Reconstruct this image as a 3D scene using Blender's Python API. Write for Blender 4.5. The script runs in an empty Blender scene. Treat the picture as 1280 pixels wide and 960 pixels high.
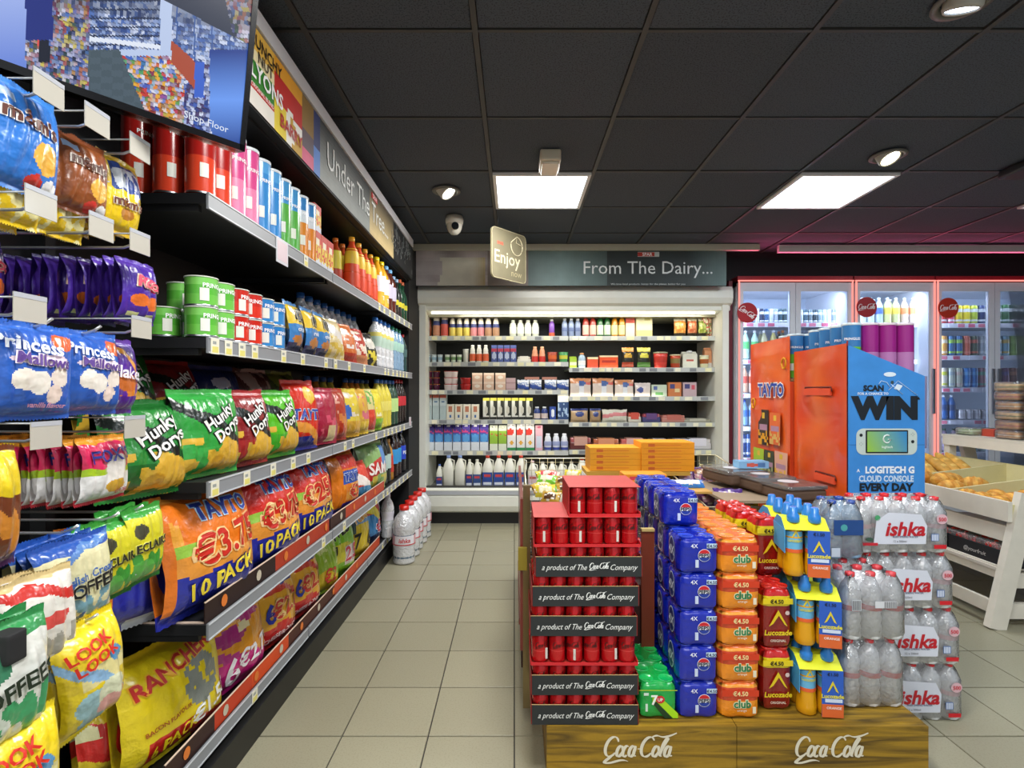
import bpy, math, random
from mathutils import Vector, Matrix, noise
random.seed(7)
sc = bpy.context.scene
col = sc.collection
# ------------------------------------------------------------------ camera
HC, F, CX, CY = 1.2, 662.0, 643.0, 489.0
cd = bpy.data.cameras.new('camera'); cam = bpy.data.objects.new('camera', cd); col.objects.link(cam)
cam.location = (0, 0, HC); cam.rotation_euler = (math.pi/2, 0, 0)
cd.sensor_width = 36; cd.lens = 36*F/1280; cd.shift_x = -3/1280; cd.shift_y = 9/1280; cd.clip_start = .02
sc.camera = cam
sc.view_settings.view_transform = 'Standard'; sc.view_settings.look = 'None'
sc.view_settings.gamma = 1; sc.view_settings.use_curve_mapping = False
sc.view_settings.exposure = 0.0
# ------------------------------------------------------------------ world: soft daylight through the open shop front
w = bpy.data.worlds.new('world'); sc.world = w; w.use_nodes = True
bg = w.node_tree.nodes['Background']; bg.inputs[0].default_value = (.86, .93, 1, 1); bg.inputs[1].default_value = .55

def area(name, loc, size, power, color=(1, 1, 1), rot=(0, 0, 0), sy=None, spread=None):
    l = bpy.data.lights.new(name, 'AREA'); l.energy = power; l.color = color
    l.shape = 'RECTANGLE'; l.size = size; l.size_y = sy or size
    if spread: l.spread = spread
    o = bpy.data.objects.new(name, l); o.location = loc; o.rotation_euler = rot; col.objects.link(o); return o
CEIL = 2.474
PANELS = [(.161, 3.37), (1.96, 3.37), (3.76, 3.37), (.161, .97), (1.96, .97), (3.76, .97), (.161, -1.43), (1.96, -1.43), (-.9, -.6)]
for px_, py_ in PANELS:
    area('panel_light', (px_, py_, CEIL-.03), .56, {.161: 37, 1.96: 17, 3.76: 6}.get(px_, 34)*(1 if py_ < 2 else .95), (1, .985, .95) if px_ < 1 else (.80, .90, 1))

def at(px, py, Y): return Vector(((px-CX)*Y/F, Y, HC-(py-CY)*Y/F))
def pX(px, Y): return (px-CX)*Y/F
def pH(py, Y): return HC-(py-CY)*Y/F
def pY(px, X): return F*X/(px-CX)
# ------------------------------------------------------------------ colour and materials
def lin(c):
    if isinstance(c, str):
        c = c.lstrip('#'); c = c if len(c) == 6 else ''.join(q*2 for q in c); c = [int(c[i:i+2], 16)/255 for i in (0, 2, 4)]
    return tuple((x/12.92 if x <= .04045 else ((x+.055)/1.055)**2.4) for x in c[:3])
def mix(a, b, t): return tuple(a[i]*(1-t)+b[i]*t for i in range(3))
def mat(name, rough=.5, metal=0, coat=0, attr=True, color=None, bump=0, bscale=30, spec=.5, emit=None, estr=0, noise_amt=.06, nscale=12, trans=0):
    m = bpy.data.materials.new(name); m.use_nodes = True; nt = m.node_tree; b = nt.nodes['Principled BSDF']
    b.inputs['Roughness'].default_value = rough; b.inputs['Metallic'].default_value = metal
    b.inputs['Coat Weight'].default_value = coat; b.inputs['Coat Roughness'].default_value = .12
    b.inputs['Specular IOR Level'].default_value = spec
    tc = nt.nodes.new('ShaderNodeTexCoord')
    nz = nt.nodes.new('ShaderNodeTexNoise'); nz.inputs['Scale'].default_value = nscale; nt.links.new(tc.outputs['Object'], nz.inputs['Vector'])
    mr = nt.nodes.new('ShaderNodeMapRange'); mr.inputs['From Min'].default_value = .3; mr.inputs['From Max'].default_value = .7
    mr.inputs['To Min'].default_value = 1-noise_amt; mr.inputs['To Max'].default_value = 1+noise_amt
    nt.links.new(nz.outputs['Fac'], mr.inputs['Value'])
    mx = nt.nodes.new('ShaderNodeMix'); mx.data_type = 'RGBA'; mx.blend_type = 'MULTIPLY'; mx.inputs[0].default_value = 1
    if attr:
        a = nt.nodes.new('ShaderNodeAttribute'); a.attribute_name = 'Col'; nt.links.new(a.outputs['Color'], mx.inputs[6])
    else: mx.inputs[6].default_value = (*lin(color), 1)
    nt.links.new(mr.outputs[0], mx.inputs[7]); nt.links.new(mx.outputs[2], b.inputs['Base Color'])
    if trans: b.inputs['Transmission Weight'].default_value = trans
    if emit is not None or estr:
        if emit is None: nt.links.new(mx.outputs[2], b.inputs['Emission Color'])
        else: b.inputs['Emission Color'].default_value = (*lin(emit), 1)
        b.inputs['Emission Strength'].default_value = estr
    if bump:
        n2 = nt.nodes.new('ShaderNodeTexNoise'); n2.inputs['Scale'].default_value = bscale; n2.inputs['Detail'].default_value = 3
        nt.links.new(tc.outputs['Object'], n2.inputs['Vector'])
        bp = nt.nodes.new('ShaderNodeBump'); bp.inputs['Strength'].default_value = bump; bp.inputs['Distance'].default_value = .01
        nt.links.new(n2.outputs['Fac'], bp.inputs['Height']); nt.links.new(bp.outputs[0], b.inputs['Normal'])
    return m
def film_mat(name, tint, opaque, gloss=.12, rough=.12, bump=.35, bscale=45):
    m = bpy.data.materials.new(name); m.use_nodes = True; nt = m.node_tree; nt.nodes.clear(); L = nt.links.new
    out = nt.nodes.new('ShaderNodeOutputMaterial'); tr = nt.nodes.new('ShaderNodeBsdfTransparent'); tr.inputs[0].default_value = (*lin(tint), 1)
    df = nt.nodes.new('ShaderNodeBsdfDiffuse'); df.inputs[0].default_value = (*lin(tint), 1)
    gl = nt.nodes.new('ShaderNodeBsdfGlossy'); gl.inputs['Roughness'].default_value = rough
    m1 = nt.nodes.new('ShaderNodeMixShader'); m1.inputs[0].default_value = opaque; L(tr.outputs[0], m1.inputs[1]); L(df.outputs[0], m1.inputs[2])
    fr = nt.nodes.new('ShaderNodeFresnel'); fr.inputs[0].default_value = 1.45
    ad = nt.nodes.new('ShaderNodeMath'); ad.operation = 'ADD'; ad.inputs[1].default_value = gloss; L(fr.outputs[0], ad.inputs[0])
    m2 = nt.nodes.new('ShaderNodeMixShader'); L(ad.outputs[0], m2.inputs[0]); L(m1.outputs[0], m2.inputs[1]); L(gl.outputs[0], m2.inputs[2]); L(m2.outputs[0], out.inputs[0])
    tc = nt.nodes.new('ShaderNodeTexCoord'); n2 = nt.nodes.new('ShaderNodeTexNoise'); n2.inputs['Scale'].default_value = bscale
    L(tc.outputs['Object'], n2.inputs['Vector']); bp = nt.nodes.new('ShaderNodeBump'); bp.inputs['Strength'].default_value = bump; bp.inputs['Distance'].default_value = .01
    L(n2.outputs['Fac'], bp.inputs['Height'])
    for n in (df, gl, fr): L(bp.outputs[0], n.inputs['Normal'])
    return m
FOIL = mat('foil_film', .3, 0, .5, bump=.8, bscale=26, noise_amt=.05)
PRINT = mat('printed_ink', .45, noise_amt=.02)
CARD = mat('printed_card', .55, bump=.05)
GLOSS = mat('glossy_plastic', .22, coat=.3, noise_amt=.02)
SHRINK = mat('shrink_film', .2, coat=.6, bump=.35, bscale=50, noise_amt=.05)
METAL = mat('brushed_metal', .3, 1, noise_amt=.03)
CANM = mat('painted_can', .25, .35, .4, noise_amt=.02)
PAINT = mat('painted_metal', .45, noise_amt=.02)
MATT = mat('matt_surface', .8, noise_amt=.08, bump=.1)
BREAD = mat('baked_crust', .6, noise_amt=.25, nscale=25, bump=.4, bscale=40)
WIRE = mat('wire_chrome', .35, .8, noise_amt=.02)
PET = film_mat('clear_bottle_plastic', '#fafcff', .8, .2, .12, .9, 55)
PETB = film_mat('blue_bottle_plastic', '#9cc4e4', .7, .1, .1, .5, 60)
WRAP = film_mat('clear_wrap', '#ffffff', .14, .10, .14, 1.0, 38)
TRAYC = film_mat('clear_tray_plastic', '#ffffff', .12, .06, .08, .2, 30)
GLASS = film_mat('door_glass', '#eef4ff', .04, -.03, .12, 0, 10)
EMC = mat('screen_light', .25, estr=1.0, noise_amt=0, spec=.3)
for l_ in list(EMC.node_tree.nodes['Principled BSDF'].inputs['Base Color'].links): EMC.node_tree.links.remove(l_)
EMC.node_tree.nodes['Principled BSDF'].inputs['Base Color'].default_value = (.01, .01, .01, 1)
def emissive(name, color, s):
    m = bpy.data.materials.new(name); m.use_nodes = True; nt = m.node_tree; nt.nodes.clear()
    o = nt.nodes.new('ShaderNodeOutputMaterial'); e = nt.nodes.new('ShaderNodeEmission'); e.inputs[0].default_value = (*lin(color), 1); e.inputs[1].default_value = s
    nt.links.new(e.outputs[0], o.inputs[0]); return m
PANEL_E = emissive('light_panel_glow', '#f2f8ff', 5)
LED_R = emissive('pink_led', '#ff8a80', 1.5)
LED_W = emissive('white_led', '#e4f0ff', 3)
SPOT_E = emissive('spot_lamp', '#fff2c8', 12)
# ------------------------------------------------------------------ mesh builder
class MB:
    def __init__(s): s.v = []; s.f = []; s.c = []; s.m = []; s.s = []
    def add(s, vs, fs, c, m=0, sm=False):
        o = len(s.v); s.v += [tuple(v) for v in vs]
        multi = isinstance(c, list)
        for i, f in enumerate(fs):
            s.f.append(tuple(o+k for k in f)); s.c.append(c[i] if multi else c); s.m.append(m); s.s.append(sm)
        return s
    def box(s, x0, x1, y0, y1, z0, z1, c, m=0):
        vs = [(x, y, z) for z in (z0, z1) for y in (y0, y1) for x in (x0, x1)]
        return s.add(vs, [(0, 2, 3, 1), (4, 5, 7, 6), (0, 1, 5, 4), (1, 3, 7, 5), (3, 2, 6, 7), (2, 0, 4, 6)], lin(c), m)
    def bar(s, a, b, wx, wz, c, m=0):     # a plank from a to b
        a, b = Vector(a), Vector(b); d = (b-a).normalized(); u = Vector((0, 0, 1)) if abs(d.z) < .9 else Vector((0, 1, 0))
        r = d.cross(u).normalized(); u = r.cross(d)
        vs = [p+r*sx*wx/2+u*sz*wz/2 for p in (a, b) for sz in (-1, 1) for sx in (-1, 1)]
        return s.add(vs, [(0, 2, 3, 1), (4, 5, 7, 6), (0, 1, 5, 4), (1, 3, 7, 5), (3, 2, 6, 7), (2, 0, 4, 6)], lin(c), m)
    def loft(s, rings, cf, m=0, sm=True, cap=True, closed=True):
        n = len(rings[0]); vs = [p for r in rings for p in r]; fs = []; cs = []
        for i in range(len(rings)-1):
            for j in range(n if closed else n-1):
                k = (j+1) % n; fs.append((i*n+j, i*n+k, (i+1)*n+k, (i+1)*n+j)); cs.append(cf(i, j) if callable(cf) else cf)
        s.add(vs, fs, cs, m, sm)
        if cap:
            o = len(s.v)-len(vs)
            for r, rv in ((0, True), (len(rings)-1, False)):
                f = [o+r*n+j for j in range(n)]; s.f.append(tuple(reversed(f) if rv else f)); s.c.append(cf(min(r, len(rings)-2), 0) if callable(cf) else cf); s.m.append(m); s.s.append(False)
        return s
    def lathe(s, prof, n, cf, m=0, cx=0, cy=0, cap=True, sm=True):   # cf(z, ang) or colour; ang 0 = facing -Y
        rings = [[(cx+r*math.sin(2*math.pi*j/n), cy-r*math.cos(2*math.pi*j/n), z) for j in range(n)] for r, z in prof]
        if callable(cf): g = lambda i, j: cf((prof[i][1]+prof[i+1][1])/2, ((j+.5)/n*2*math.pi+math.pi) % (2*math.pi)-math.pi)
        else:
            c = lin(cf) if isinstance(cf, str) else cf; g = lambda i, j: c
        return s.loft(rings, g, m, sm, cap)
    def tube(s, pts, r, c, n=6, m=0, sm=True):
        pts = [Vector(p) for p in pts]; rings = []
        for i, p in enumerate(pts):
            d = (pts[min(i+1, len(pts)-1)]-pts[max(i-1, 0)]).normalized(); u = Vector((0, 0, 1)) if abs(d.z) < .9 else Vector((1, 0, 0))
            a = d.cross(u).normalized(); b = d.cross(a)
            rings.append([p+(a*math.cos(2*math.pi*k/n)+b*math.sin(2*math.pi*k/n))*r for k in range(n)])
        return s.loft(rings, lin(c), m, sm)
    def grid(s, fn, nu, nv, cf, m=0, sm=True, flip=False):
        vs = [fn(i/nu, j/nv) for j in range(nv+1) for i in range(nu+1)]; fs = []; cs = []
        for j in range(nv):
            for i in range(nu):
                a = j*(nu+1)+i; q = (a, a+1, a+nu+2, a+nu+1); fs.append(q[::-1] if flip else q)
                cs.append(cf((i+.5)/nu, (j+.5)/nv) if callable(cf) else (lin(cf) if isinstance(cf, str) else cf))
        return s.add(vs, fs, cs, m, sm)
    def rbox(s, x0, x1, y0, y1, z0, z1, r, c, m=0, cf=None):   # rounded vertical corners + small top/bottom bevel
        def ring(ins, z):
            pts = []; rr = max(r-ins, .0005)
            for (cx, cy, a0) in ((x1-r, y0+r, -90), (x1-r, y1-r, 0), (x0+r, y1-r, 90), (x0+r, y0+r, 180)):
                for k in range(4):
                    a = math.radians(a0+k*30); pts.append((cx+rr*math.cos(a), cy+rr*math.sin(a), z))
            return pts
        b = min(r*.6, (z1-z0)*.25); L = lin(c) if isinstance(c, str) else c
        rings = [ring(b, z0), ring(b*.3, z0+b*.3), ring(0, z0+b)] + [ring(0, z0+b+(z1-z0-2*b)*k/6) for k in range(1, 6)] + [ring(0, z1-b), ring(b*.3, z1-b*.3), ring(b, z1)]
        g = (lambda i, j: cf((rings[i][0][2]+rings[i+1][0][2])/2-z0, j)) if cf else L
        return s.loft(rings, g, m, True)
    def text(s, t, h, c, fm=None, cx=0, cz=0, bold=0, shear=0, sx=1, m=0, rot=0):
        vs, fs, wd = text_geo(t, bold, shear)
        cr, sr = math.cos(rot), math.sin(rot); out = []
        for x, y in vs:
            X = (x-wd/2)*h*sx; Z = (y-.5)*h; X, Z = X*cr-Z*sr, X*sr+Z*cr
            out.append(fm(cx+X, cz+Z) if fm else (cx+X, 0, cz+Z))
        return s.add(out, fs, lin(c), m)
    def poly(s, pts2, c, fm, m=0):
        return s.add([fm(x, z) for x, z in pts2], [tuple(range(len(pts2)))], lin(c), m)
    def disc(s, cx, cz, rx, rz, c, fm, n=20, m=0):
        return s.add([fm(cx, cz)]+[fm(cx+rx*math.cos(2*math.pi*k/n), cz+rz*math.sin(2*math.pi*k/n)) for k in range(n)], [(0, 1+k, 1+(k+1) % n) for k in range(n)], lin(c), m)
    def mesh(s, name, mats):
        me = bpy.data.meshes.new(name); me.from_pydata(s.v, [], s.f)
        ca = me.color_attributes.new('Col', 'FLOAT_COLOR', 'CORNER'); buf = []
        for f, c in zip(s.f, s.c): buf += [c[0], c[1], c[2], 1.0]*len(f)
        ca.data.foreach_set('color', buf); me.polygons.foreach_set('material_index', s.m); me.polygons.foreach_set('use_smooth', s.s)
        for mm in (mats if isinstance(mats, (list, tuple)) else [mats]): me.materials.append(mm)
        me.update(); return me
_tx = {}
def text_geo(t, bold, shear):
    k = (t, bold, shear)
    if k in _tx: return _tx[k]
    cu = bpy.data.curves.new('lettering_curve', 'FONT'); cu.body = t; cu.resolution_u = 2; cu.offset = bold; cu.shear = shear; cu.size = 1
    o = bpy.data.objects.new('lettering_curve', cu); me = o.to_mesh()
    vs = [(v.co.x, v.co.y) for v in me.vertices]; fs = [tuple(p.vertices) for p in me.polygons]
    o.to_mesh_clear(); bpy.data.objects.remove(o); bpy.data.curves.remove(cu)
    x0 = min(v[0] for v in vs); x1 = max(v[0] for v in vs); y1 = .729
    vs = [((x-x0)/y1, y/y1) for x, y in vs]; _tx[k] = (vs, fs, (x1-x0)/y1); return _tx[k]
# flowing cola script, drawn with a slanted nib
def script_geo(nib=.075):
    st = []
    def ell(cx, cy, rx, ry, a0, a1, n=22): return [(cx+rx*math.cos(math.radians(a0+(a1-a0)*k/n))*1, cy+ry*math.sin(math.radians(a0+(a1-a0)*k/n))) for k in range(n+1)]
    def bez(p0, p1, p2, p3, n=14): return [tuple((1-t)**3*p0[i]+3*(1-t)**2*t*p1[i]+3*(1-t)*t*t*p2[i]+t**3*p3[i] for i in (0, 1)) for t in [k/n for k in range(n+1)]]
    st.append(ell(.36, .52, .30, .48, 30, 322)); st.append(bez((.52, .12), (.3, -.12), (.05, -.3), (.3, -.28))+bez((.3, -.28), (.7, -.3), (.9, -.02), (1.35, -.2)))
    st.append(ell(.80, .30, .13, .26, 0, 360)); st.append(ell(1.10, .30, .13, .26, 55, 315))
    st.append(ell(1.40, .30, .13, .26, 0, 360)); st.append(bez((1.53, .56), (1.5, .3), (1.48, .02), (1.66, .08)))
    st.append([(1.64, .42), (1.80, .42)])
    st.append(ell(2.12, .52, .30, .48, 40, 322)); st.append(bez((2.2, 1.0), (2.6, 1.25), (2.5, .75), (3.35, 1.2)))
    st.append(ell(2.56, .30, .13, .26, 0, 360)); st.append(bez((2.78, .3), (2.85, 1.0), (3.1, 1.1), (2.95, .8))+bez((2.95, .8), (2.85, .5), (2.7, .0), (2.92, .08)))
    st.append(ell(3.14, .30, .13, .26, 0, 360)); st.append(bez((3.27, .56), (3.24, .3), (3.22, .02), (3.42, .1)))
    vs = []; fs = []
    for q_, s_ in enumerate(st):
        P = []
        for x, y in s_:
            p = (x+y*.28, y)
            if not P or math.hypot(p[0]-P[-1][0], p[1]-P[-1][1]) > .012: P.append(p)
        o = len(vs); n = len(P)
        for i, (x, y) in enumerate(P):
            a, c = P[max(i-1, 0)], P[min(i+1, n-1)]; dx, dy = c[0]-a[0], c[1]-a[1]; L = math.hypot(dx, dy) or 1; dx /= L; dy /= L
            wd = nib*(.34+.75*abs(dy*.9+dx*.3)); e = min(i, n-1-i)/3; wd *= min(1, .5+.5*e)
            vs += [(x-dy*wd, y+dx*wd, q_+i*.05), (x+dy*wd, y-dx*wd, q_+i*.05)]
        for i in range(n-1): fs.append((o+2*i, o+2*i+1, o+2*i+3, o+2*i+2))
    return vs, fs
SCR = script_geo()
def add_script(mb, width, c, fm, cx=0, cz=0):
    k = width/3.75; out = []
    for x, y, q_ in SCR[0]:
        p = Vector(fm(cx+(x-1.85)*k, cz+(y-.4)*k)); out.append((p.x, p.y-.00012*q_ if q_ else p.y, p.z))
    mb.add(out, SCR[1], lin(c))
# ------------------------------------------------------------------ object tree
class Node:
    def __init__(s, name, mesh=None, kids=(), loc=(0, 0, 0), rot=(0, 0, 0), label=None, kind=None, scale=1):
        s.name = name; s.mesh = mesh; s.kids = list(kids); s.loc = loc; s.rot = rot; s.label = label; s.kind = kind; s.scale = scale
def inst(nd, parent=None):
    o = bpy.data.objects.new(nd.name, nd.mesh); col.objects.link(o); o.location = nd.loc; o.rotation_euler = nd.rot
    if nd.scale != 1: o.scale = (nd.scale,)*3
    if parent is not None: o.parent = parent
    if nd.label: o['label'] = nd.label
    if nd.kind: o['kind'] = nd.kind
    for k in nd.kids: inst(k, o)
    return o
LABELS = {}
def place(nd, loc, label, cat, group=None, rz=0, rx=0, ry=0, scale=None):
    o = inst(nd); o.location = loc; o.rotation_euler = (rx, ry, rz)
    if scale is not None: o.scale = scale if isinstance(scale, tuple) else (scale,)*3
    o['label'] = label; o['category'] = cat
    if group: o['group'] = group
    LABELS.setdefault(label, []).append(o.name)
    return o
def solo(name, mb, mats, label=None, cat=None, group=None, kids=(), kind=None, loc=(0, 0, 0), rz=0):
    o = inst(Node(name, mb.mesh(name, mats) if mb else None, kids, loc, (0, 0, rz), kind=kind))
    if label: o['label'] = label; LABELS.setdefault(label, []).append(o.name)
    if cat: o['category'] = cat
    if group: o['group'] = group
    return o
ORD = ['first', 'second', 'third', 'fourth', 'fifth', 'sixth', 'seventh', 'eighth', 'ninth', 'tenth', 'eleventh', 'twelfth', 'thirteenth', 'fourteenth', 'fifteenth']
def name_row(items, where, frm='from the left', group=None):
    """items: (node, loc, rz, desc, cat[, scale]) in viewing order; alike descriptions get an ordinal"""
    cnt = {}
    for it in items: cnt[it[3]] = cnt.get(it[3], 0)+1
    seen = {}
    for it in items:
        d = it[3]; i = seen.get(d, 0); seen[d] = i+1
        lab = f'{d} {where}' if cnt[d] == 1 else f'{ORD[i]} {d} {frm} {where}'
        if len(lab.split()) > 16: lab = lab.replace('from the left ', 'from left ').replace('from the near end ', 'along ')
        if len(lab.split()) > 16: lab = lab.replace(' of the ', ' of ').replace(' on the ', ' on ', 1).replace(' in the ', ' in ', 1)
        g = group or f'{d}s {where}'
        place(it[0], it[1], lab, it[4], g if (cnt[d] > 1 or group) else None, rz=it[2], scale=it[5] if len(it) > 5 else None)
# ================================================================== SETTING
def node_tile_mat(name, c1, c2, rough, scale, bump, spec=.5):
    m = mat(name, rough, attr=False, color=c1, spec=spec, bump=bump, bscale=scale*3, noise_amt=.1, nscale=4)
    nt = m.node_tree; b = nt.nodes['Principled BSDF']; mxl = b.inputs['Base Color'].links[0].from_socket
    oi = nt.nodes.new('ShaderNodeObjectInfo'); sp = nt.nodes.new('ShaderNodeTexNoise'); sp.inputs['Scale'].default_value = scale
    tc = nt.nodes.new('ShaderNodeTexCoord'); nt.links.new(tc.outputs['Object'], sp.inputs['Vector'])
    cr = nt.nodes.new('ShaderNodeValToRGB'); cr.color_ramp.elements[0].position = .35; cr.color_ramp.elements[0].color = (*lin(c2), 1)
    cr.color_ramp.elements[1].position = .48; cr.color_ramp.elements[1].color = (*lin(c1), 1); nt.links.new(sp.outputs['Fac'], cr.inputs[0])
    hv = nt.nodes.new('ShaderNodeMapRange'); hv.inputs['To Min'].default_value = .93; hv.inputs['To Max'].default_value = 1.07; nt.links.new(oi.outputs['Random'], hv.inputs[0])
    m2 = nt.nodes.new('ShaderNodeMix'); m2.data_type = 'RGBA'; m2.blend_type = 'MULTIPLY'; m2.inputs[0].default_value = 1
    nt.links.new(cr.outputs[0], m2.inputs[6]); nt.links.new(hv.outputs[0], m2.inputs[7]); nt.links.new(m2.outputs[2], b.inputs['Base Color']); return m
TILE = node_tile_mat('floor_tile_glaze', '#9f9a82', '#97927a', .33, 160, .03)
CTILE = node_tile_mat('ceiling_tile_fissured', '#555c66', '#3c4149', .9, 170, .5, .2)
GROUT = mat('floor_grout', .9, attr=False, color='#3c3a36')
BLACKW = mat('black_wall_paint', .7, attr=False, color='#0e0e10')
# floor
fl = MB().box(-1.3, 6.2, -2.6, 5.7, -.06, -.006, '#3c3a36').mesh('floor', GROUT)
floor = inst(Node('floor', fl, kind='structure'))
T = .3; g = .0022
tm = MB().loft([[(-T/2+g+i, -T/2+g+i, z), (T/2-g-i, -T/2+g+i, z), (T/2-g-i, T/2-g-i, z), (-T/2+g+i, T/2-g-i, z)] for i, z in ((0, -.006), (0, -.0012), (.0012, 0))], lin('#8f8a7d'), sm=False).mesh('tile', TILE)
ty = .2995; nt_ = 0; rest = MB()
for j in range(-15, 14):
    yc = 1.843+.303*(j+.5)
    if yc > 5.6: continue
    for i in range(-4, 20):
        xc = T*(i+.5)
        x0p = abs(xc)/max(yc, .1)
        vis = yc > 1.55 and -.95 < xc and x0p < 1.02 and (xc < .05 or yc > 4.6 or xc > 1.2+.0*yc) and yc < 5.2
        if vis and not (.6 < xc < 1.3 and yc < 2.3):
            t = inst(Node('tile', tm, loc=(xc, yc, 0)), floor); nt_ += 1
        else: rest.box(xc-T/2+g, xc+T/2-g, yc-.1515+g, yc+.1515-g, -.006, 0, '#8f8a7d')
inst(Node('tile_field', rest.mesh('tile_field', TILE), kind='stuff'), floor)
print('floor tiles', nt_)
# ceiling: T-bar grid and lay-in tiles
ceiling = inst(Node('ceiling', MB().box(-1.4, 6.2, -2.6, 5.7, CEIL+.03, CEIL+.06, '#101010').mesh('ceiling', BLACKW), kind='structure'))
LX = [-.139+.6*k for k in range(-3, 11)]; LY = [1.272+.6*k for k in range(-7, 8)]
tbar = mat('ceiling_grid_paint', .5, attr=False, color='#3d3c3c')
for x in LX: inst(Node('grid_bar', MB().box(x-.010, x+.010, -2.6, 5.6, CEIL-.004, CEIL+.02, '#555').mesh('grid_bar', tbar)), ceiling)
for y in LY: inst(Node('grid_bar', MB().box(-1.4, 6.1, y-.007, y+.007, CEIL-.002, CEIL+.02, '#555').mesh('grid_bar', tbar)), ceiling)
ct = MB().box(-.287, .287, -.287, .287, 0, .015, '#3b3b3d').mesh('ceiling_tile', CTILE)
pan = set()
def panel_cell(x, y): return any(abs(x-a) < .2 and abs(y-b) < .2 for a, b in PANELS)
for x in LX[:-1]:
    for y in LY[:-1]:
        if not panel_cell(x+.3, y+.3): inst(Node('ceiling_tile', ct, loc=(x+.3, y+.3, CEIL+.002+random.uniform(-.001, .002)), rot=(random.uniform(-.002, .002), random.uniform(-.002, .002), 0)), ceiling)
pf = MB(); 
for a, b, c_, d in ((-.288, .288, -.288, -.268), (-.288, .288, .268, .288), (-.288, -.268, -.268, .268), (.268, .288, -.268, .268)): pf.box(a, b, c_, d, -.012, .004, '#e8e8e8')
pfm = pf.mesh('panel_frame', PAINT); pdm = MB().box(-.268, .268, -.268, .268, -.006, .004, '#ffffff').mesh('diffuser', PANEL_E)
nm = {(.161, 3.37): 'square white ceiling light panel above the dairy cooler aisle', (1.96, 3.37): 'square white ceiling light panel right of the aisle, beside the warm downlight'}
for p in PANELS:
    x = min(LX, key=lambda q: abs(q+.3-p[0]))+.3; y = min(LY, key=lambda q: abs(q+.3-p[1]))+.3
    place(Node('ceiling_light', None, [Node('frame', pfm), Node('diffuser', pdm)]), (x, y, CEIL-.004), nm.get(p) or f'ceiling light panel {"over the far fridges" if p[1] > 3 else "overhead at the camera" if p[1] > 0 else "behind the camera"}, {"leftmost" if p[0] < 0 else "left" if p[0] < 1 else "centre" if p[0] < 3 else "right"}', 'light')
# walls
solo('wall_left', MB().box(-1.36, -1.30, -2.6, 5.7, 0, CEIL+.03, '#111'), BLACKW, kind='structure')
solo('wall_back', MB().box(-1.36, 6.2, 5.64, 5.72, 0, CEIL+.03, '#111'), BLACKW, kind='structure')
solo('wall_right', MB().box(6.1, 6.2, -2.6, 5.7, 0, CEIL+.03, '#111'), mat('grey_wall_paint', .7, attr=False, color='#77777c'), kind='structure')
bul = MB().box(1.93, 6.1, 4.86, 5.64, 2.21, CEIL, '#0c0b0d'); solo('trim_1', bul, BLACKW, kind='structure')
# aisle-end black panel between the shelving and the cooler
solo('trim_2', MB().box(-1.3, -.83, 4.16, 4.22, 0, 2.42, '#0e0e10').box(-.90, -.86, 4.22, 5.6, 0, 2.40, '#0e0e10'), BLACKW, kind='structure')

# ================================================================== LEFT SHELVING RUN
GX = -.80
SH = {1: 1.723, 2: 1.345, 3: .965, 4: .592, 5: .165}
rack = Node('shelving_run', None, [])
blk = '#17181a'
mb = MB().box(-1.27, -1.24, -.2, 4.15, 0, 2.40, '#131416')
rack.kids.append(Node('back_panel', mb.mesh('back_panel', PAINT)))
for y in (.45, 1.37, 2.31, 3.25, 4.13):
    rack.kids.append(Node('upright', MB().box(-1.24, -1.20, y-.015, y+.015, 0, 2.07, '#1b1c1e').mesh('upright', PAINT)))
rack.kids.append(Node('plinth', MB().box(-1.24, -.886, .2, 3.86, 0, .10, '#141414').mesh('plinth', PAINT)))
SHN = {}
bays = [(1.385, 2.325), (2.335, 3.265), (3.275, 4.14)]
for k, H in SH.items():
    for bi, (y0, y1) in enumerate(bays):
        fx = -.905 if k == 5 else GX
        if k == 5 and bi == 2: y1 = 3.88
        m = MB().box(-1.24, fx-.006, y0, y1, H-.032, H-.004, '#1d1e20').box(-1.2, fx-.03, y0+.005, y0+.02, H-.05, H-.032, '#1a1b1d').box(-1.2, fx-.03, y1-.02, y1-.005, H-.05, H-.032, '#1a1b1d')
        st = MB().box(fx-.006, fx, y0, y1, H-.045, H-.002, '#8d9094').box(fx, fx+.002, y0, y1, H-.045, H-.041, '#c8ccd0').box(fx, fx+.002, y0, y1, H-.006, H-.002, '#c8ccd0')
        kids = [Node('price_rail', st.mesh('price_rail', PAINT))]
        SHN[(k, bi)] = Node('wall_shelf', None, [Node('shelf_plate', m.mesh('shelf_plate', PAINT))]+kids)
# bottom deck and side gable of the peg bay
rack.kids.append(Node('base_deck', MB().box(-1.24, -.90, .2, 1.375, .10, .155, '#17181a').box(-.90, -.895, .2, 1.375, .11, .155, '#8d9094').mesh('base_deck', PAINT)))
# peg rails (horizontal back bars)
ROWH = [1.70, 1.50, 1.325, 1.115, .945, .80, .62]
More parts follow.
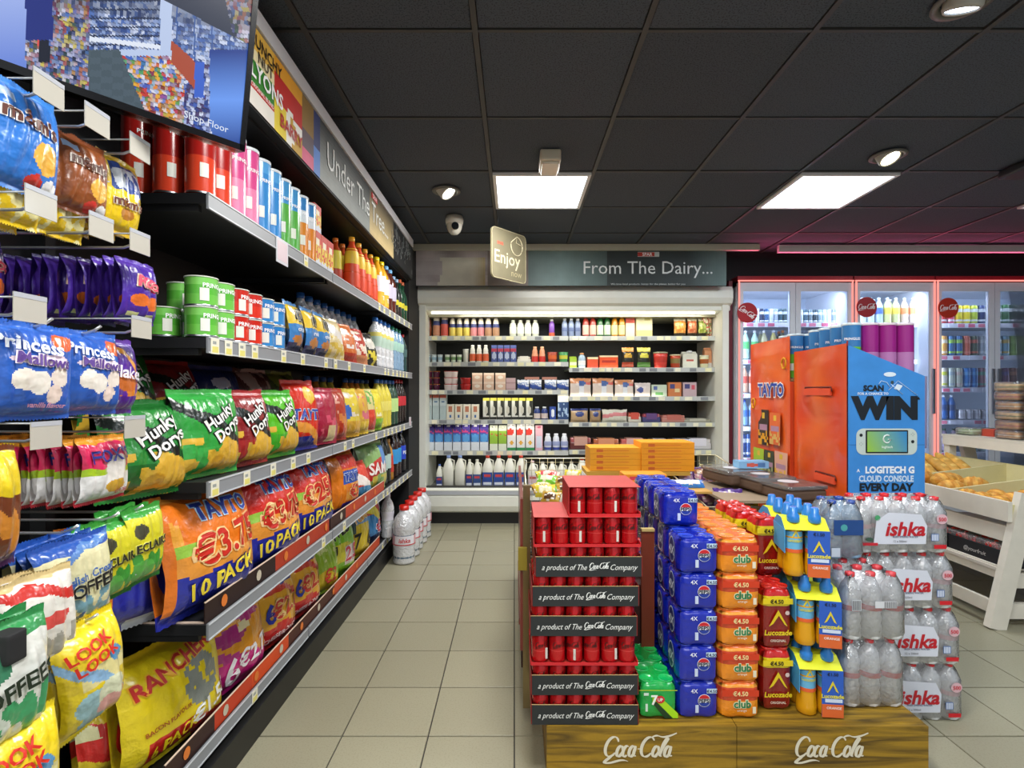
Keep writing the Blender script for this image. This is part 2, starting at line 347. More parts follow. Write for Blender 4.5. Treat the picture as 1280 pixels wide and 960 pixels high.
# header board
def hdr_col(u, v):
    Y = 1.385+u*2.765; p = CX+F*GX/Y     # the picture column this stretch stands at
    wv = noise.noise(Vector((Y*9, v*3, 2)))
    if Y < 1.42: return lin('#3b7a2a')
    if p < 342:
        return lin('#e8b84a') if v > .72 else lin('#efe0b0') if v > .60 else lin('#2f7f23') if v > .28 else lin('#c9301f') if v > .2 else lin('#e9e4da')
    if p < 378:
        if v > .8: return lin('#e9a424')
        if v > .5-wv*.2: return lin('#c21d12')
        return lin('#e8d031') if (p < 358 and v < .45) else lin('#f1efe6') if wv > 0 else lin('#c59b26')
    if p < 392: return lin('#8d6d2e') if v > .5 else lin('#d4577c') if v < .2 else lin('#5b4a55')
    if p < 400: return lin('#23306b') if v > .4 else lin('#4a7fcf')
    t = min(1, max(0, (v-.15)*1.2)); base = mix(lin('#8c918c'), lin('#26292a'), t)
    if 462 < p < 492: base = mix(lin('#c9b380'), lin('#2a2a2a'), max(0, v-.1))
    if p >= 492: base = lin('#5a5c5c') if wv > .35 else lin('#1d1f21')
    return base
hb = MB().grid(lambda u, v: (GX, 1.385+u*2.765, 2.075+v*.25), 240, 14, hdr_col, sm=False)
hb.box(-.84, GX-.004, 1.385, 4.15, 2.07, 2.33, '#0f0f10')
f = lambda x, z: (GX+.003, x, z)
ht = MB().text('Under The Tree...', .115, '#e9ece8', f, 2.80, 2.215, sx=.95)
ht.text('SPAR', .028, '#ffffff', lambda x, z: (GX+.005, x, z), 3.02, 2.3); ht.box(GX, GX+.003, 2.96, 3.08, 2.285, 2.315, '#c33')
ht.text('LYONS', .052, '#ffffff', f, 1.715, 2.19, bold=.02).text('CRUNCHY', .038, '#1b1712', f, 1.69, 2.285, bold=.01).text('NUT', .036, '#1b1712', f, 1.70, 2.243, bold=.01)
ht.text('BARRY', .045, '#b3201a', f, 1.90, 2.13, bold=.02).text('ORIGINAL BLEND', .014, '#fff', f, 1.68, 2.139)
for i in range(14):
    y = 3.45+i*.045; z_ = random.uniform(2.11, 2.24); ht.tube([(GX+.003, y+.012*math.sin(q_*1.9+i), z_+q_*.012) for q_ in range(8)], .0022, '#8f9290', 4)
HDK = []
HDK.append(Node('header_board', hb.mesh('header_board', CARD), [Node('lettering', ht.mesh('lettering', PRINT))]))
HDK.append(Node('header_rail', MB().box(-.85, GX+.006, 1.385, 4.16, 2.33, 2.385, '#d9d9dc').mesh('header_rail', PAINT)))
HDK.append(Node('canopy', MB().box(-1.24, -.84, 1.385, 4.15, 2.06, 2.09, '#101012').mesh('canopy', PAINT)))
# red and brown printed risers standing behind the price rail of the two lowest shelves
RIS = []
for H, fx, yy in ((SH[4], GX-.012, [(1.39, 1.80, '#2a1712'), (1.80, 2.32, '#b5381a'), (2.34, 2.55, '#3a1c14'), (2.55, 3.3, '#bd4020')]), (SH[5], -.917, [(1.39, 1.62, '#33160f'), (1.62, 1.85, '#c63a12'), (1.85, 2.15, '#d8480f'), (2.15, 2.7, '#4a2014'), (2.7, 3.6, '#c84a22')])):
    m = MB()
    for a, b, c_ in yy: m.box(fx-.003, fx, a, b, H-.004, H+.052, c_); m.box(fx-.003, fx+.001, a, b, H+.050, H+.053, '#e6cdb8')
    for k in range(9):
        y = 1.48+k*.2
        m.disc(y, H+.024, .016, .017, '#c9bfa8' if k % 2 else '#e07a2c', lambda x, z: (fx+.002, x, z), 10)
    m.box(-1.2, fx-.003, 1.392, 1.398, H-.004, H+.0, '#e6cdb8')
    RIS.append(m.mesh('printed_riser', CARD))
for i_, me_ in enumerate(RIS): place(Node('printed_riser', me_), (0, 0, 0), ['red and brown printed card strip along the fourth wall shelf', 'orange and brown printed card strip along the bottom wall shelf'][i_], 'card strip')
# price tags on the rails
tagm = MB().box(0, .0015, -.019, .019, -.022, .020, '#e8e4cf').box(.0014, .002, -.014, .014, -.018, -.002, '#e0d675').box(.0014, .002, -.012, .004, .004, .012, '#9aa09a').mesh('price_tag', CARD)
def tags(k, pxs, fx=GX):
    for p in pxs:
        y = pY(p, fx); bi = min(range(3), key=lambda q: abs(sum(bays[q])/2-y)); SHN[(k, bi)].kids.append(Node('price_tag', tagm, loc=(fx+.001, y, SH[k]-.024)))
tags(1, [382, 474, 480, 487, 493, 499, 505, 511]); tags(2, [268, 285, 302, 318, 354, 378, 407, 419, 436, 455, 481, 485, 491, 496, 500, 504, 508])
tags(3, [268, 308, 341, 366, 385, 431, 441, 470, 480, 485, 490, 495, 500, 505]); tags(4, [404, 430, 470, 479, 484, 489, 494, 499, 504, 509]); tags(5, [318, 478, 484, 488], -.905)
big = MB().box(0, .002, -.045, .045, -.075, .01, '#d3d3d8').box(.002, .0025, -.038, .038, -.065, 0, '#dcc6cc').mesh('ticket_holder', PAINT)
SHN[(1, 0)].kids.append(Node('ticket_holder', big, loc=(GX+.001, pY(352, GX), SH[1]-.012)))
SHN[(3, 2)].kids.append(Node('ticket_holder', big, loc=(GX+.003, pY(512, GX), SH[3]+.03), scale=.8))
# peg hooks with ticket plates. (row height, x tip, y, plate?)
def hook(y, H, tip, plate=True, tilt=0):
    m = MB().tube([(-1.24, y, H), (tip-.03, y, H), (tip-.012, y, H+.006), (tip, y, H+.014)], .0028, '#c9ccd0')
    ks = []
    if plate:
        m.tube([(-1.24, y, H+.03), (tip+.005, y, H+.03)], .0018, '#b9bcc0')
        pl = MB().box(tip+.004, tip+.0055, y-.03, y+.03, H-.012, H+.034, '#b9b5aa').box(tip+.0055, tip+.006, y-.03, y+.03, H+.026, H+.034, '#b0b3ba')
        ks = [Node('ticket_plate', pl.mesh('ticket_plate', GLOSS))]
    HOOKS.append((H, y, tip, Node('peg_hook', m.mesh('peg_hook', WIRE), ks)))
HOOKS = []
for H, tip, ys, pl in ((1.705, -.80, [.905, 1.01, 1.125], True), (1.505, -.80, [.89, 1.02, 1.125], True), (1.325, -.80, [.87, 1.13], True), (1.315, -.82, [.94, 1.05], False), (1.115, -.80, [.90, 1.11], True), (.94, -.80, [.97, 1.07, 1.14], False), (.80, -.80, [1.0, 1.12], False), (.79, -.74, [.76, .94], False)):
    for y in ys: hook(y, H, tip, pl)
place(rack, (0, 0, 0), 'black wall shelving frame down the left side of the aisle', 'shelving')
place(Node('header', None, HDK), (0, 0, 0), 'long printed header board with white rail above the left wall shelving', 'sign')
for (k, bi), nd_ in SHN.items(): place(nd_, (0, 0, 0), f'black wall shelf with grey price rail, {["top", "second", "third", "fourth", "bottom"][k-1]} level, {["near", "middle", "far"][bi]} bay', 'shelf')
hr_ = {}
for H, y, tip, nd_ in HOOKS:
    lv = ['top', 'second', 'third', 'third', 'fourth', 'fifth', 'sixth', 'sixth'][[1.705, 1.505, 1.325, 1.315, 1.115, .94, .80, .79].index(H)]; hr_.setdefault(lv, []).append((y, nd_))
for lv, L_ in hr_.items():
    for i, (y, nd_) in enumerate(sorted(L_, key=lambda q: q[0])): place(nd_, (0, 0, 0), f'chrome peg hook, {ORD[i]} from the left in the {lv} peg row', 'hook', 'chrome peg hooks')

# ================================================================== DAIRY COOLER (open multideck)
FY = 4.75; DX0, DX1 = pX(524, FY), pX(911, FY)
WHT = '#ecede2'
dk = []
dk.append(Node('side_panel', MB().box(DX0, DX0+.055, FY, 5.55, .1, 1.98, WHT).mesh('side_panel', PAINT)))
dk.append(Node('side_panel', MB().box(DX1-.055, DX1, FY, 5.55, .1, 1.98, WHT).mesh('side_panel', PAINT)))
dk.append(Node('back_panel', MB().box(DX0+.05, DX1-.05, 5.42, 5.45, .3, 2.0, '#22231d').mesh('back_panel', PAINT)))
cp = MB(); cp.loft([[(DX0-.02, FY+dy, z), (DX1+.02, FY+dy, z)] for dy, z in ((.1, 2.14), (-.02, 2.135), (-.045, 2.10), (-.05, 2.03), (-.03, 1.985), (.02, 1.965), (.02, 1.93), (.16, 1.90))], lin(WHT), closed=False, cap=False, sm=False)
cp.box(DX0-.02, DX1+.02, FY+.1, 5.55, 2.05, 2.14, WHT).box(DX0+.05, DX1-.05, FY+.15, 5.5, 1.89, 1.9, '#b5b29a')
dk.append(Node('canopy', cp.mesh('canopy', PAINT), [Node('strip_lamp', MB().box(DX0+.1, DX1-.1, FY+.06, FY+.08, 1.905, 1.918, '#fff').mesh('strip_lamp', emissive('cooler_tube', '#fff8dc', 4)))]))
bs = MB(); bs.loft([[(DX0, FY+dy, z), (DX1, FY+dy, z)] for dy, z in ((.06, .10), (.01, .12), (-.01, .17), (-.01, .255), (.0, .265), (0, .30), (-.006, .31), (.02, .325), (.05, .325))], lin(WHT), closed=False, cap=False, sm=False)
bs.box(DX0, DX1, FY+.05, 5.5, .1, .30, '#8d8f88').box(DX0+.05, DX1-.3, FY-.012, FY-.008, .272, .305, '#b9bcc2')
dk.append(Node('base_tank', bs.mesh('base_tank', PAINT)))
dk.append(Node('kick_plate', MB().box(DX0+.01, DX1-.01, FY+.06, FY+.08, 0, .10, '#0f0f10').mesh('kick_plate', PAINT)))
SYF = 4.93; MIDX = pX(711, SYF)
DL = {1: 420.5, 2: 453, 3: 488, 4: 525, 5: 564}; DR = {1: 420.5, 2: 460, 3: 496, 4: 528.5, 5: 563}
def dshelf(x0, x1, ypx):
    H = pH(ypx, SYF); m = MB().box(x0, x1, SYF+.01, 5.42, H-.02, H, '#8a8c84').box(x0, x1, SYF, SYF+.012, H-.038, H+.004, '#c3c6c2')
    t = MB(); x = x0+.03
    while x < x1-.06:
        wd = random.choice([.05, .06, .07])
        if random.random() < .62: t.box(x, x+wd, SYF-.003, SYF, H-.034, H, random.choice(['#ece7c4', '#e9e4b8', '#f0ecd2']))
        else: t.box(x, x+wd, SYF-.002, SYF, H-.032, H-.002, '#82868a')
        x += wd+random.uniform(.01, .09)
    dk.append(Node('shelf', m.mesh('shelf', PAINT), [Node('price_tickets', t.mesh('price_tickets', CARD), kind='stuff')]))
    return H
HL = {k: dshelf(DX0+.055, MIDX-.004, v) for k, v in DL.items()}; HR = {k: dshelf(MIDX+.004, DX1-.055, v) for k, v in DR.items()}
HL[6] = HR[6] = .305
for z in (.35,): dk.append(Node('grille', MB().box(DX0+.055, DX1-.055, FY+.05, FY+.09, .325, .34, '#3a3a38').mesh('grille', PAINT)))
place(Node('dairy_cooler', None, dk), (0, 0, 0), 'open white dairy cooler with lit shelves across the back of the aisle', 'refrigerator')
for i, (x, w_) in enumerate(((.0, .9), (1.05, .9))): area('cooler_lamp', (x-.35+.45, FY+.10, 1.90), 1.2, 2.3, (1, .97, .86), (math.radians(22), 0, 0), .05)
for k, H in list(HL.items())[:5]: area('shelf_lamp', (.45, SYF+.02, H-.045), 1.9, 1.3, (1, .96, .82), (math.radians(35), 0, 0), .02)
# header over the cooler
def dh(u, v):
    p = 520+u*388; n_ = noise.noise(Vector((u*14, v*3, 5)))
    if p < 610:
        if 545+8*math.sin(v*3) < p < 608 and v < .8: return mix(lin('#bdb9a8'), lin('#a89465'), max(0, (p-592)/16))
        return mix(lin('#8f8684'), lin('#b5acab'), .5+n_)
    if p < 660: return lin('#7c7168')
    a = lin('#6f8785'); b = lin('#2c3534')
    t = 1-abs((p-700))/90 if p < 760 else (p-860)/60
    return mix(b, a, max(0, min(1, t)))
HY = 4.60; X0, X1 = pX(520, HY), pX(908, HY); Z0, Z1 = pH(357, HY), pH(313, HY)
hm = MB().grid(lambda u, v: (X0+u*(X1-X0), HY, Z0+v*(Z1-Z0)), 130, 10, dh, sm=False).box(X0, X1, HY+.001, HY+.03, Z0, Z1, '#222')
f = lambda x, z: (x, HY-.003, z)
hl = MB().text('From The Dairy...', .115, '#e8ecea', f, pX(810, HY), pH(334, HY), sx=1.0)
hl.box(pX(797, HY), pX(824, HY), HY-.003, HY-.001, pH(321, HY), pH(315, HY), '#c8d0cc').box(pX(797, HY), pX(818, HY), HY-.004, HY-.001, pH(320.5, HY), pH(315.5, HY), '#c33a2c').text('SPAR', .028, '#fff', lambda x, z: (x, HY-.006, z), pX(809, HY), pH(318, HY), bold=.02)
hl.text('We love local products, better for the planet, better for you', .016, '#cfd6d4', f, pX(810, HY), pH(355, HY), sx=1.2)
solo('header_sign', hm, CARD, 'dark dairy header sign with milk picture above the open cooler', 'sign', kids=[Node('lettering', hl.mesh('lettering', PRINT))])
cr = MB().box(pX(515, HY), pX(948, HY), HY-.03, HY+.01, pH(313.5, HY), pH(306, HY), '#c7c6b4')
solo('sign_rail', cr, PAINT, 'cream hanging rail above the dairy header sign', 'rail')
cr = MB().box(pX(972, HY), pX(1400, HY), HY-.03, HY+.01, pH(316, HY), pH(307.5, HY), '#cfcdcb')
solo('sign_rail', cr, PAINT, 'cream hanging rail in front of the black bulkhead above the drinks fridges', 'rail')
for i_, xx in enumerate((536, 688, 896, 985, 1166)): solo('rail_hanger', MB().tube([(pX(xx, HY), HY-.01, pH(306, HY)), (pX(xx, HY), HY-.01, CEIL)], .003, '#888'), METAL, f'{ORD[i_]} thin metal hanger from the left on the cream sign rails', 'hanger', 'rail hangers')
# hanging Enjoy sign
def rr(w_, h_, r):
    pts = []
    for cx, cy, a0 in ((w_-r, -h_+r, -90), (w_-r, h_-r, 0), (-w_+r, h_-r, 90), (-w_+r, -h_+r, 180)):
        for k in range(5): a = math.radians(a0+k*22.5); pts.append((cx+r*math.cos(a), cy+r*math.sin(a)))
    return pts
sm_ = MB(); P = rr(.185, .178, .03)
sm_.loft([[(x, -.006, z) for x, z in P], [(x, .006, z) for x, z in P]], lin('#5f5944'), sm=False)
bd = MB()
for s_, c_ in ((1, '#e2dab8'),):
    Q = rr(.188, .181, .033); bd.loft([[(x, -.008, z) for x, z in Q], [(x, .008, z) for x, z in Q], [(x, .008, z) for x, z in P], [(x, -.008, z) for x, z in P], [(x, -.008, z) for x, z in Q]], lin('#a59c7c'), sm=False, cap=False)
tx = MB(); f = lambda x, z: (x, -.0075, z)
tx.text('Enjoy', .095, '#b9b092', f, -.02, -.02, bold=.005).text('now', .05, '#958c6c', f, .08, -.12).text('SPAR', .022, '#c2402e', f, -.10, .075, bold=.02)
tx.tube([(.08+.065*math.cos(a), -.008, .085+.07*math.sin(a)) for a in [math.radians(75-k*16) for k in range(-1, 18)]]+[(.08, -.008, .155), (.075, -.008, .11), (.145, -.008, .095)], .0035, '#b9b092', 5)
EP = at(636, 320, 3.9)
solo('hanging_sign', sm_, CARD, 'beige rounded hanging sign reading Enjoy in front of the dairy header', 'sign', kids=[Node('rim', bd.mesh('rim', PAINT)), Node('lettering', tx.mesh('lettering', PRINT)), Node('hanging_wire', MB().tube([(-.12, 0, .2), (-.12, 0, CEIL-EP.z)], .0015, '#777').tube([(.12, 0, .2), (.12, 0, CEIL-EP.z)], .0015, '#777').mesh('hanging_wire', WIRE))], loc=EP, rz=math.radians(49))
# emergency light, camera, spotlights
EL = at(685, 190, 3.0)
m = MB().rbox(-.055, .055, -.09, .09, -.03, .03, .012, '#cfc8b4'); m2 = MB().rbox(-.045, .045, -.075, .075, -.045, -.03, .01, '#e9e4d2')
solo('emergency_light', None, None, 'cream box emergency light on the ceiling before the left light panel', 'light', kids=[Node('housing', m.mesh('housing', PAINT)), Node('lens', m2.mesh('lens', GLOSS))], loc=(EL.x, 2.86, CEIL-.034))
cc = at(568, 272, 3.85)
dome = MB().lathe([(.06, 0), (.066, -.03), (.062, -.06)], 20, '#cfcbbd'); ball = MB().lathe([(.001, -.135), (.025, -.13), (.045, -.11), (.055, -.085), (.058, -.06), (.05, -.03)], 20, '#d8d5c8')
eye = MB().lathe([(.001, -.012), (.018, -.008), (.026, 0), (.026, .02)], 18, '#15181c')
solo('security_camera', None, None, 'white dome security camera on the ceiling above the aisle', 'camera', kids=[Node('mount', dome.mesh('mount', PAINT)), Node('ball', ball.mesh('ball', GLOSS)), Node('lens', eye.mesh('lens', GLOSS), loc=(.012, -.045, -.085), rot=(math.radians(115)-math.pi/2+math.radians(65), 0, 0))], loc=(cc.x, 3.85, CEIL-.004))
def spot(loc, label, col_, tilt, rz, power, e):
    ring = MB().lathe([(.085, 0), (.09, -.008), (.07, -.012), (.062, .01)], 24, '#6a6862', cap=False)
    head = MB().lathe([(.055, .05), (.056, -.02), (.05, -.032), (.046, -.028)], 20, '#b9b7b0', cap=False); lamp = MB().lathe([(.001, -.024), (.046, -.024)], 20, '#fff', cap=False)
    o = place(Node('spotlight', None, [Node('trim_ring', ring.mesh('trim_ring', PAINT)), Node('head', head.mesh('head', PAINT), [Node('lamp', lamp.mesh('lamp', e))], rot=(tilt, 0, rz))]), loc, label, 'light')
    l = bpy.data.lights.new('spot_lamp', 'SPOT'); l.energy = power; l.color = col_; l.spot_size = math.radians(80); l.spot_blend = .6; l.shadow_soft_size = .04
    q = bpy.data.objects.new('spot_lamp', l); q.location = (loc[0], loc[1], loc[2]-.06); q.rotation_euler = (tilt, 0, rz); col.objects.link(q)
s1 = at(1110, 193, 2.85); spot((s1.x, 2.85, CEIL-.004), 'warm ceiling spotlight above the right light panel', (1, .86, .62), math.radians(28), math.radians(200), 16, SPOT_E)
s2 = at(558, 238, 3.35); spot((s2.x, 3.35, CEIL-.004), 'tilted ceiling spotlight left of the aisle light panel, above the security camera', (1, .95, .8), math.radians(38), math.radians(250), 6, emissive('spot_lamp_white', '#fffbe8', 10))
s3 = at(1205, 0, 1.72); spot((s3.x, 1.72, CEIL-.004), 'cool white ceiling spotlight cut by the top edge on the right', (.85, .93, 1), math.radians(20), 0, 10, emissive('spot_lamp_cool', '#dceaff', 10))
sp_ = at(1274, 205, 2.95); solo('ceiling_speaker', MB().rbox(-.02, .2, -.12, .12, -.05, .0, .02, '#2a2a2c'), PAINT, 'dark square ceiling unit at the right edge of the picture', 'vent', loc=(sp_.x, 2.95, CEIL-.004))
# ================================================================== PRODUCT LIBRARY (front faces -Y, base at z = 0)
def prof(kind, h, r):
    if kind == 'soda': P = [(.82, 0), (.98, .02), (1, .05), (.96, .22), (1, .27), (1, .60), (.9, .70), (.55, .82), (.36, .88), (.34, .93)]
    elif kind == 'water': P = [(.8, 0), (.97, .02), (1, .05), (.93, .12), (1, .18), (.93, .25), (1, .32), (.86, .44), (1, .56), (1, .68), (.78, .80), (.45, .88), (.38, .93)]
    elif kind == 'squash': P = [(.85, 0), (1, .02), (1, .35), (.86, .45), (.9, .6), (.75, .75), (.4, .85), (.33, .93)]
    elif kind == 'wine': P = [(.9, 0), (1, .02), (1, .55), (.85, .65), (.36, .78), (.34, .93)]
    elif kind == 'shake': P = [(.85, 0), (1, .03), (1, .5), (.82, .62), (.86, .72), (.6, .86), (.5, .92)]
    elif kind == 'smooth': P = [(.92, 0), (1, .03), (1, .68), (.8, .8), (.5, .88), (.5, .92)]
    elif kind == 'sport': P = [(.85, 0), (.98, .03), (1, .12), (.86, .4), (.9, .62), (.8, .72), (.5, .8), (.42, .84)]
    return [(r*a, h*b) for a, b in P]
_N = {}
def bottle(kind, h, r, body, cap, bands=(), clear=None, text=None, n=16, tcol='#fff'):
    """bands: (z0, z1, colour) fractions of height"""
    key = ('b', kind, h, r, body, cap, bands, clear, text)
    if key in _N: return _N[key]
    P = prof(kind, h, r); top = P[-1][1]; m = MB()
    bl = lin(body)
    m.lathe(P, n, bl); ks = []
    c = MB().lathe([(P[-1][0]*1.15, top-.004), (P[-1][0]*1.18, top+.004), (P[-1][0]*1.12, h)], 12, cap); ks.append(Node('cap', c.mesh('cap', GLOSS)))
    def rad(z):
        for (r0, z0), (r1, z1) in zip(P, P[1:]):
            if z0 <= z <= z1: return r0+(r1-r0)*(z-z0)/(z1-z0+1e-9)
        return P[-1][0]
    if bands:
        l = MB()
        for z0, z1, cc_ in bands:
            l.lathe([(rad(h*(z0+(z1-z0)*k/4))+.0012, h*(z0+(z1-z0)*k/4)) for k in range(5)], n, cc_, cap=False)
        ks.append(Node('label', l.mesh('label', PRINT)))
    if text:
        t = MB(); z0 = (bands[0][0]+bands[0][1])/2*h
        t.text(text, r*.55, tcol, lambda x, z: ((rad(z)+.0025)*math.sin(max(-1.4, min(1.4, x/rad(z)))), -(rad(z)+.0025)*math.cos(max(-1.4, min(1.4, x/rad(z)))), z), 0, z0, bold=.02)
        ks.append(Node('lettering', t.mesh('lettering', PRINT)))
    if clear: 
        nd = Node('bottle', None, [Node('body', m.mesh('body', clear))]+ks)
    else: nd = Node('bottle', None, [Node('body', m.mesh('body', GLOSS))]+ks)
    _N[key] = nd; return nd
def can(h=.145, r=.029, body='#c22', bands=(), name='can', n=14, text=None, tcol='#fff'):
    key = ('c', h, r, body, bands, text)
    if key in _N: return _N[key]
    def cf(z, a):
        for z0, z1, c_ in bands:
            if z0*h <= z <= z1*h: return lin(c_)
        return lin(body)
    zs = sorted(set([.03, .1, .5, .9]+[q for b in bands for q in b[:2]]))
    P = [(r*.78, 0), (r*.8, .002)]+[(r, h*max(.05, min(.93, z))) for z in zs]+[(r*.82, h*.985), (r*.82, h)]
    m = MB().lathe(P, n, cf, cap=False); l = MB().lathe([(r*.74, h-.004), (.0001, h-.004)], n, '#b9bcc0', cap=False).lathe([(r*.82, h), (r*.76, h+.001), (r*.74, h-.004)], n, '#c9ccd0', cap=False)
    ks = [Node('body', m.mesh('body', CANM)), Node('lid', l.mesh('lid', METAL))]
    nd = Node(name, None, ks)
    if text:
        t = MB(); t.text(text, r*.5, tcol, lambda x, z: ((r+.001)*math.sin(x/r), -(r+.001)*math.cos(x/r), z), 0, h*.55, bold=.02, rot=math.pi/2); ks.append(Node('lettering', t.mesh('lettering', PRINT)))
    nd.kids = ks
    _N[key] = nd; return nd
def tallcan(h, r, cols, lid, text=None, n=22, tcol='#fff'):
    """crisp tube: cols bands bottom to top (fraction end, colour)"""
    key = ('t', h, r, cols, lid, text)
    if key in _N: return _N[key]
    def cf(z, a):
        for e, c_ in cols:
            if z/h <= e: return lin(c_)
        return lin(cols[-1][1])
    zs = [0, .004]+[h*e for e, _ in cols[:-1]]+[h*.97]; zs = sorted(zs)
    m = MB().lathe([(r, z) for z in zs], n, cf, cap=False)
    l = MB().lathe([(r*1.02, h*.955), (r*1.04, h*.96), (r*1.04, h*.995), (r*.97, h), (.0005, h-.001)], n, lid, cap=False); rim = MB().lathe([(r*1.015, 0), (r*1.02, .003), (r, .005)], n, '#b9bcc0', cap=False)
    ks = [Node('body', m.mesh('body', GLOSS)), Node('lid', l.mesh('lid', GLOSS)), Node('rim', rim.mesh('rim', METAL))]
    t = MB(); fm = lambda x, z: ((r+.0012)*math.sin(x/r), -(r+.0012)*math.cos(x/r), z)
    if text:
        t.text(text, r*.30, tcol, fm, 0, h*.70, bold=.02); t.grid(lambda u, v: fm(-r*1.05+u*r*.55, h*.18+v*h*(.42 if h < .12 else .16)), 4, 3, '#e8e8de', sm=False)
        ks.append(Node('lettering', t.mesh('lettering', PRINT)))
    nd = Node('crisp_tube', None, ks); _N[key] = nd; return nd
def paint(layers):
    L = [(k[0],)+tuple(k[1:-1])+(lin(k[-1]),) for k in layers]
    def f(u, v):
        c = L[0][-1]
        for k in L[1:]:
            t = k[0]
            if t == 'band' and k[1] <= v <= k[2]: c = k[-1]
            elif t == 'wave' and k[1] <= v+k[3]*(u-.5)+.03*math.sin(u*9) <= k[2]: c = k[-1]
            elif t == 'rect' and k[1] <= u <= k[2] and k[3] <= v <= k[4]: c = k[-1]
            elif t == 'ell' and ((u-k[1])/k[3])**2+((v-k[2])/k[4])**2 <= 1: c = k[-1]
            elif t == 'ring' and .55 <= ((u-k[1])/k[3])**2+((v-k[2])/k[4])**2 <= 1: c = k[-1]
            elif t == 'noise' and k[1] <= v <= k[2] and noise.noise(Vector((u*k[3], v*k[3]*1.3, 3.7))) > k[4]: c = k[-1]
        return c
    return f
def bag(w_, h, t, layers, texts=(), seed=0, flat=0, name='bag', slump=0, mat_=None, nu=52, nv=62, seal=.06):
    """pillow pack; texts (string, height, colour, x, z, outline colour or None[, rot])  x,z in metres from centre-bottom"""
    rnd = random.Random(seed); pc = paint(layers); sd = rnd.uniform(0, 90)
    def S(x, z, o=0):
        u = max(-1, min(1, 2*x/w_)); v = max(0, min(1, z/h)); vv = max(0, min(1, (v-seal)/(1-2*seal)))
        a = max(0, 1-abs(u)**2.4)**.6*max(0, 1-abs(2*vv-1)**2.6)**.55
        y = -t*a*(1+.25*(.5-v)*slump)-.10*t*noise.noise(Vector((x*22+sd, z*16, 1)))*a
        y -= .012*abs(noise.noise(Vector((x*40+sd, z*7, 4))))*min(1, 4*(1-abs(2*v-1)))*min(1, a*3+.2)
        return (x, y-o, z)
    def E(u, v):
        vv = abs(2*v-1); k = 1-.07*(1-vv**3)+.012*noise.noise(Vector((v*7, sd, u)))
        x = (u-.5)*w_*k; z = v*h+.006*noise.noise(Vector((u*6, sd, v*2)))*(1 if v > .5 else .3)
        if v > .93 or v < .07: z += .0016*(-1)**round(u*nu)*(1 if v > .98 or v < .02 else 0)
        return S(x, z)
    m = MB().grid(E, nu, nv, pc)
    def B(u, v):
        x, y, z = E(u, v); return (x, -y*.55+.001, z)
    m.grid(B, 8, 10, lambda u, v: pc(1-u, v) if False else mix(pc(.05, v), (.02, .02, .02), .15), flip=True)
    nd = Node(name, None, [Node('pouch', m.mesh('pouch', mat_ or FOIL))])
    if texts:
        T_ = MB()
        for tx_ in texts:
            s_, hh, c_, x, z, oc = tx_[:6]; rot = tx_[6] if len(tx_) > 6 else 0
            if oc: T_.text(s_, hh, oc, lambda a, b: S(a, b, .003), x, z, bold=.07, rot=rot)
            T_.text(s_, hh, c_, lambda a, b: S(a, b, .0045), x, z, bold=.025, rot=rot)
        nd.kids.append(Node('lettering', T_.mesh('lettering', PRINT)))
    return nd
def carton(w_, d, h, layers, cap=None, gable=True, text=None, tcol='#fff', name='carton'):
    key = ('k', w_, d, h, tuple(layers), cap, gable, text)
    if key in _N: return _N[key]
    pc = paint(layers); m = MB(); hb = h*.84 if gable else h
    m.box(-w_/2, w_/2, 0, d, 0, hb, layers[0][-1]); m.grid(lambda u, v: ((u-.5)*w_, -.0006, v*hb), 8, 16, pc, sm=False)
    if gable:
        m.add([(-w_/2, 0, hb), (w_/2, 0, hb), (w_/2, d/2, h*.97), (-w_/2, d/2, h*.97), (-w_/2, d, hb), (w_/2, d, hb)], [(0, 1, 2, 3), (3, 2, 5, 4), (0, 3, 4), (1, 5, 2)], pc(.5, .99)); m.box(-w_/2, w_/2, d/2-.003, d/2+.003, h*.95, h, layers[0][-1])
    ks = [Node('box', m.mesh('box', CARD))]
    if cap: ks.append(Node('cap', MB().lathe([(w_*.22, 0), (w_*.22, .018)], 12, cap).mesh('cap', GLOSS), loc=(0, d*.25, h*.88), rot=(math.radians(-25) if gable else 0, 0, 0)))
    if text:
        t = MB(); t.text(text, w_*.22, tcol, lambda x, z: (x, -.002, z), 0, h*.6, bold=.02); ks.append(Node('lettering', t.mesh('lettering', PRINT)))
    nd = Node(name, None, ks); _N[key] = nd; return nd
def pot(r, h, body, lid, n=14, band=None):
    key = ('p', r, h, body, lid, band)
    if key in _N: return _N[key]
    m = MB().lathe([(r*.8, 0), (r*.84, .003), (r*.9, h*.35), (r*.96, h*.7), (r, h*.93)], n, (lambda z, a: lin(band) if band and .3*h < z < .75*h else lin(body)))
    l = MB().lathe([(r*1.03, h*.92), (r*1.05, h*.94), (r*1.04, h), (.001, h)], n, lid, cap=False)
    nd = Node('pot', None, [Node('body', m.mesh('body', GLOSS)), Node('lid', l.mesh('lid', GLOSS))]); _N[key] = nd; return nd
def tray_pack(w_, d, h, base, meat, label, stripes=True):
    key = ('y', w_, d, h, base, meat, label)
    if key in _N: return _N[key]
    m = MB().rbox(-w_/2, w_/2, 0, d, 0, h*.55, .012, base); mt = MB()
    mt.rbox(-w_/2+.006, w_/2-.006, .006, d-.006, h*.5, h*.86, .012, meat, cf=lambda z, j: mix(lin(meat), lin('#f3d9c8'), .5 if (j % 4 == 0 and stripes) else 0))
    lb = MB().box(-w_*.3, w_*.3, -.002, d*.6, h*.87, h*.93, label).box(-w_*.3, w_*.3, -.0025, 0, h*.3, h*.93, label)
    nd = Node('tray_pack', None, [Node('tray', m.mesh('tray', GLOSS)), Node('contents', mt.mesh('contents', SHRINK)), Node('label', lb.mesh('label', PRINT))]); _N[key] = nd; return nd
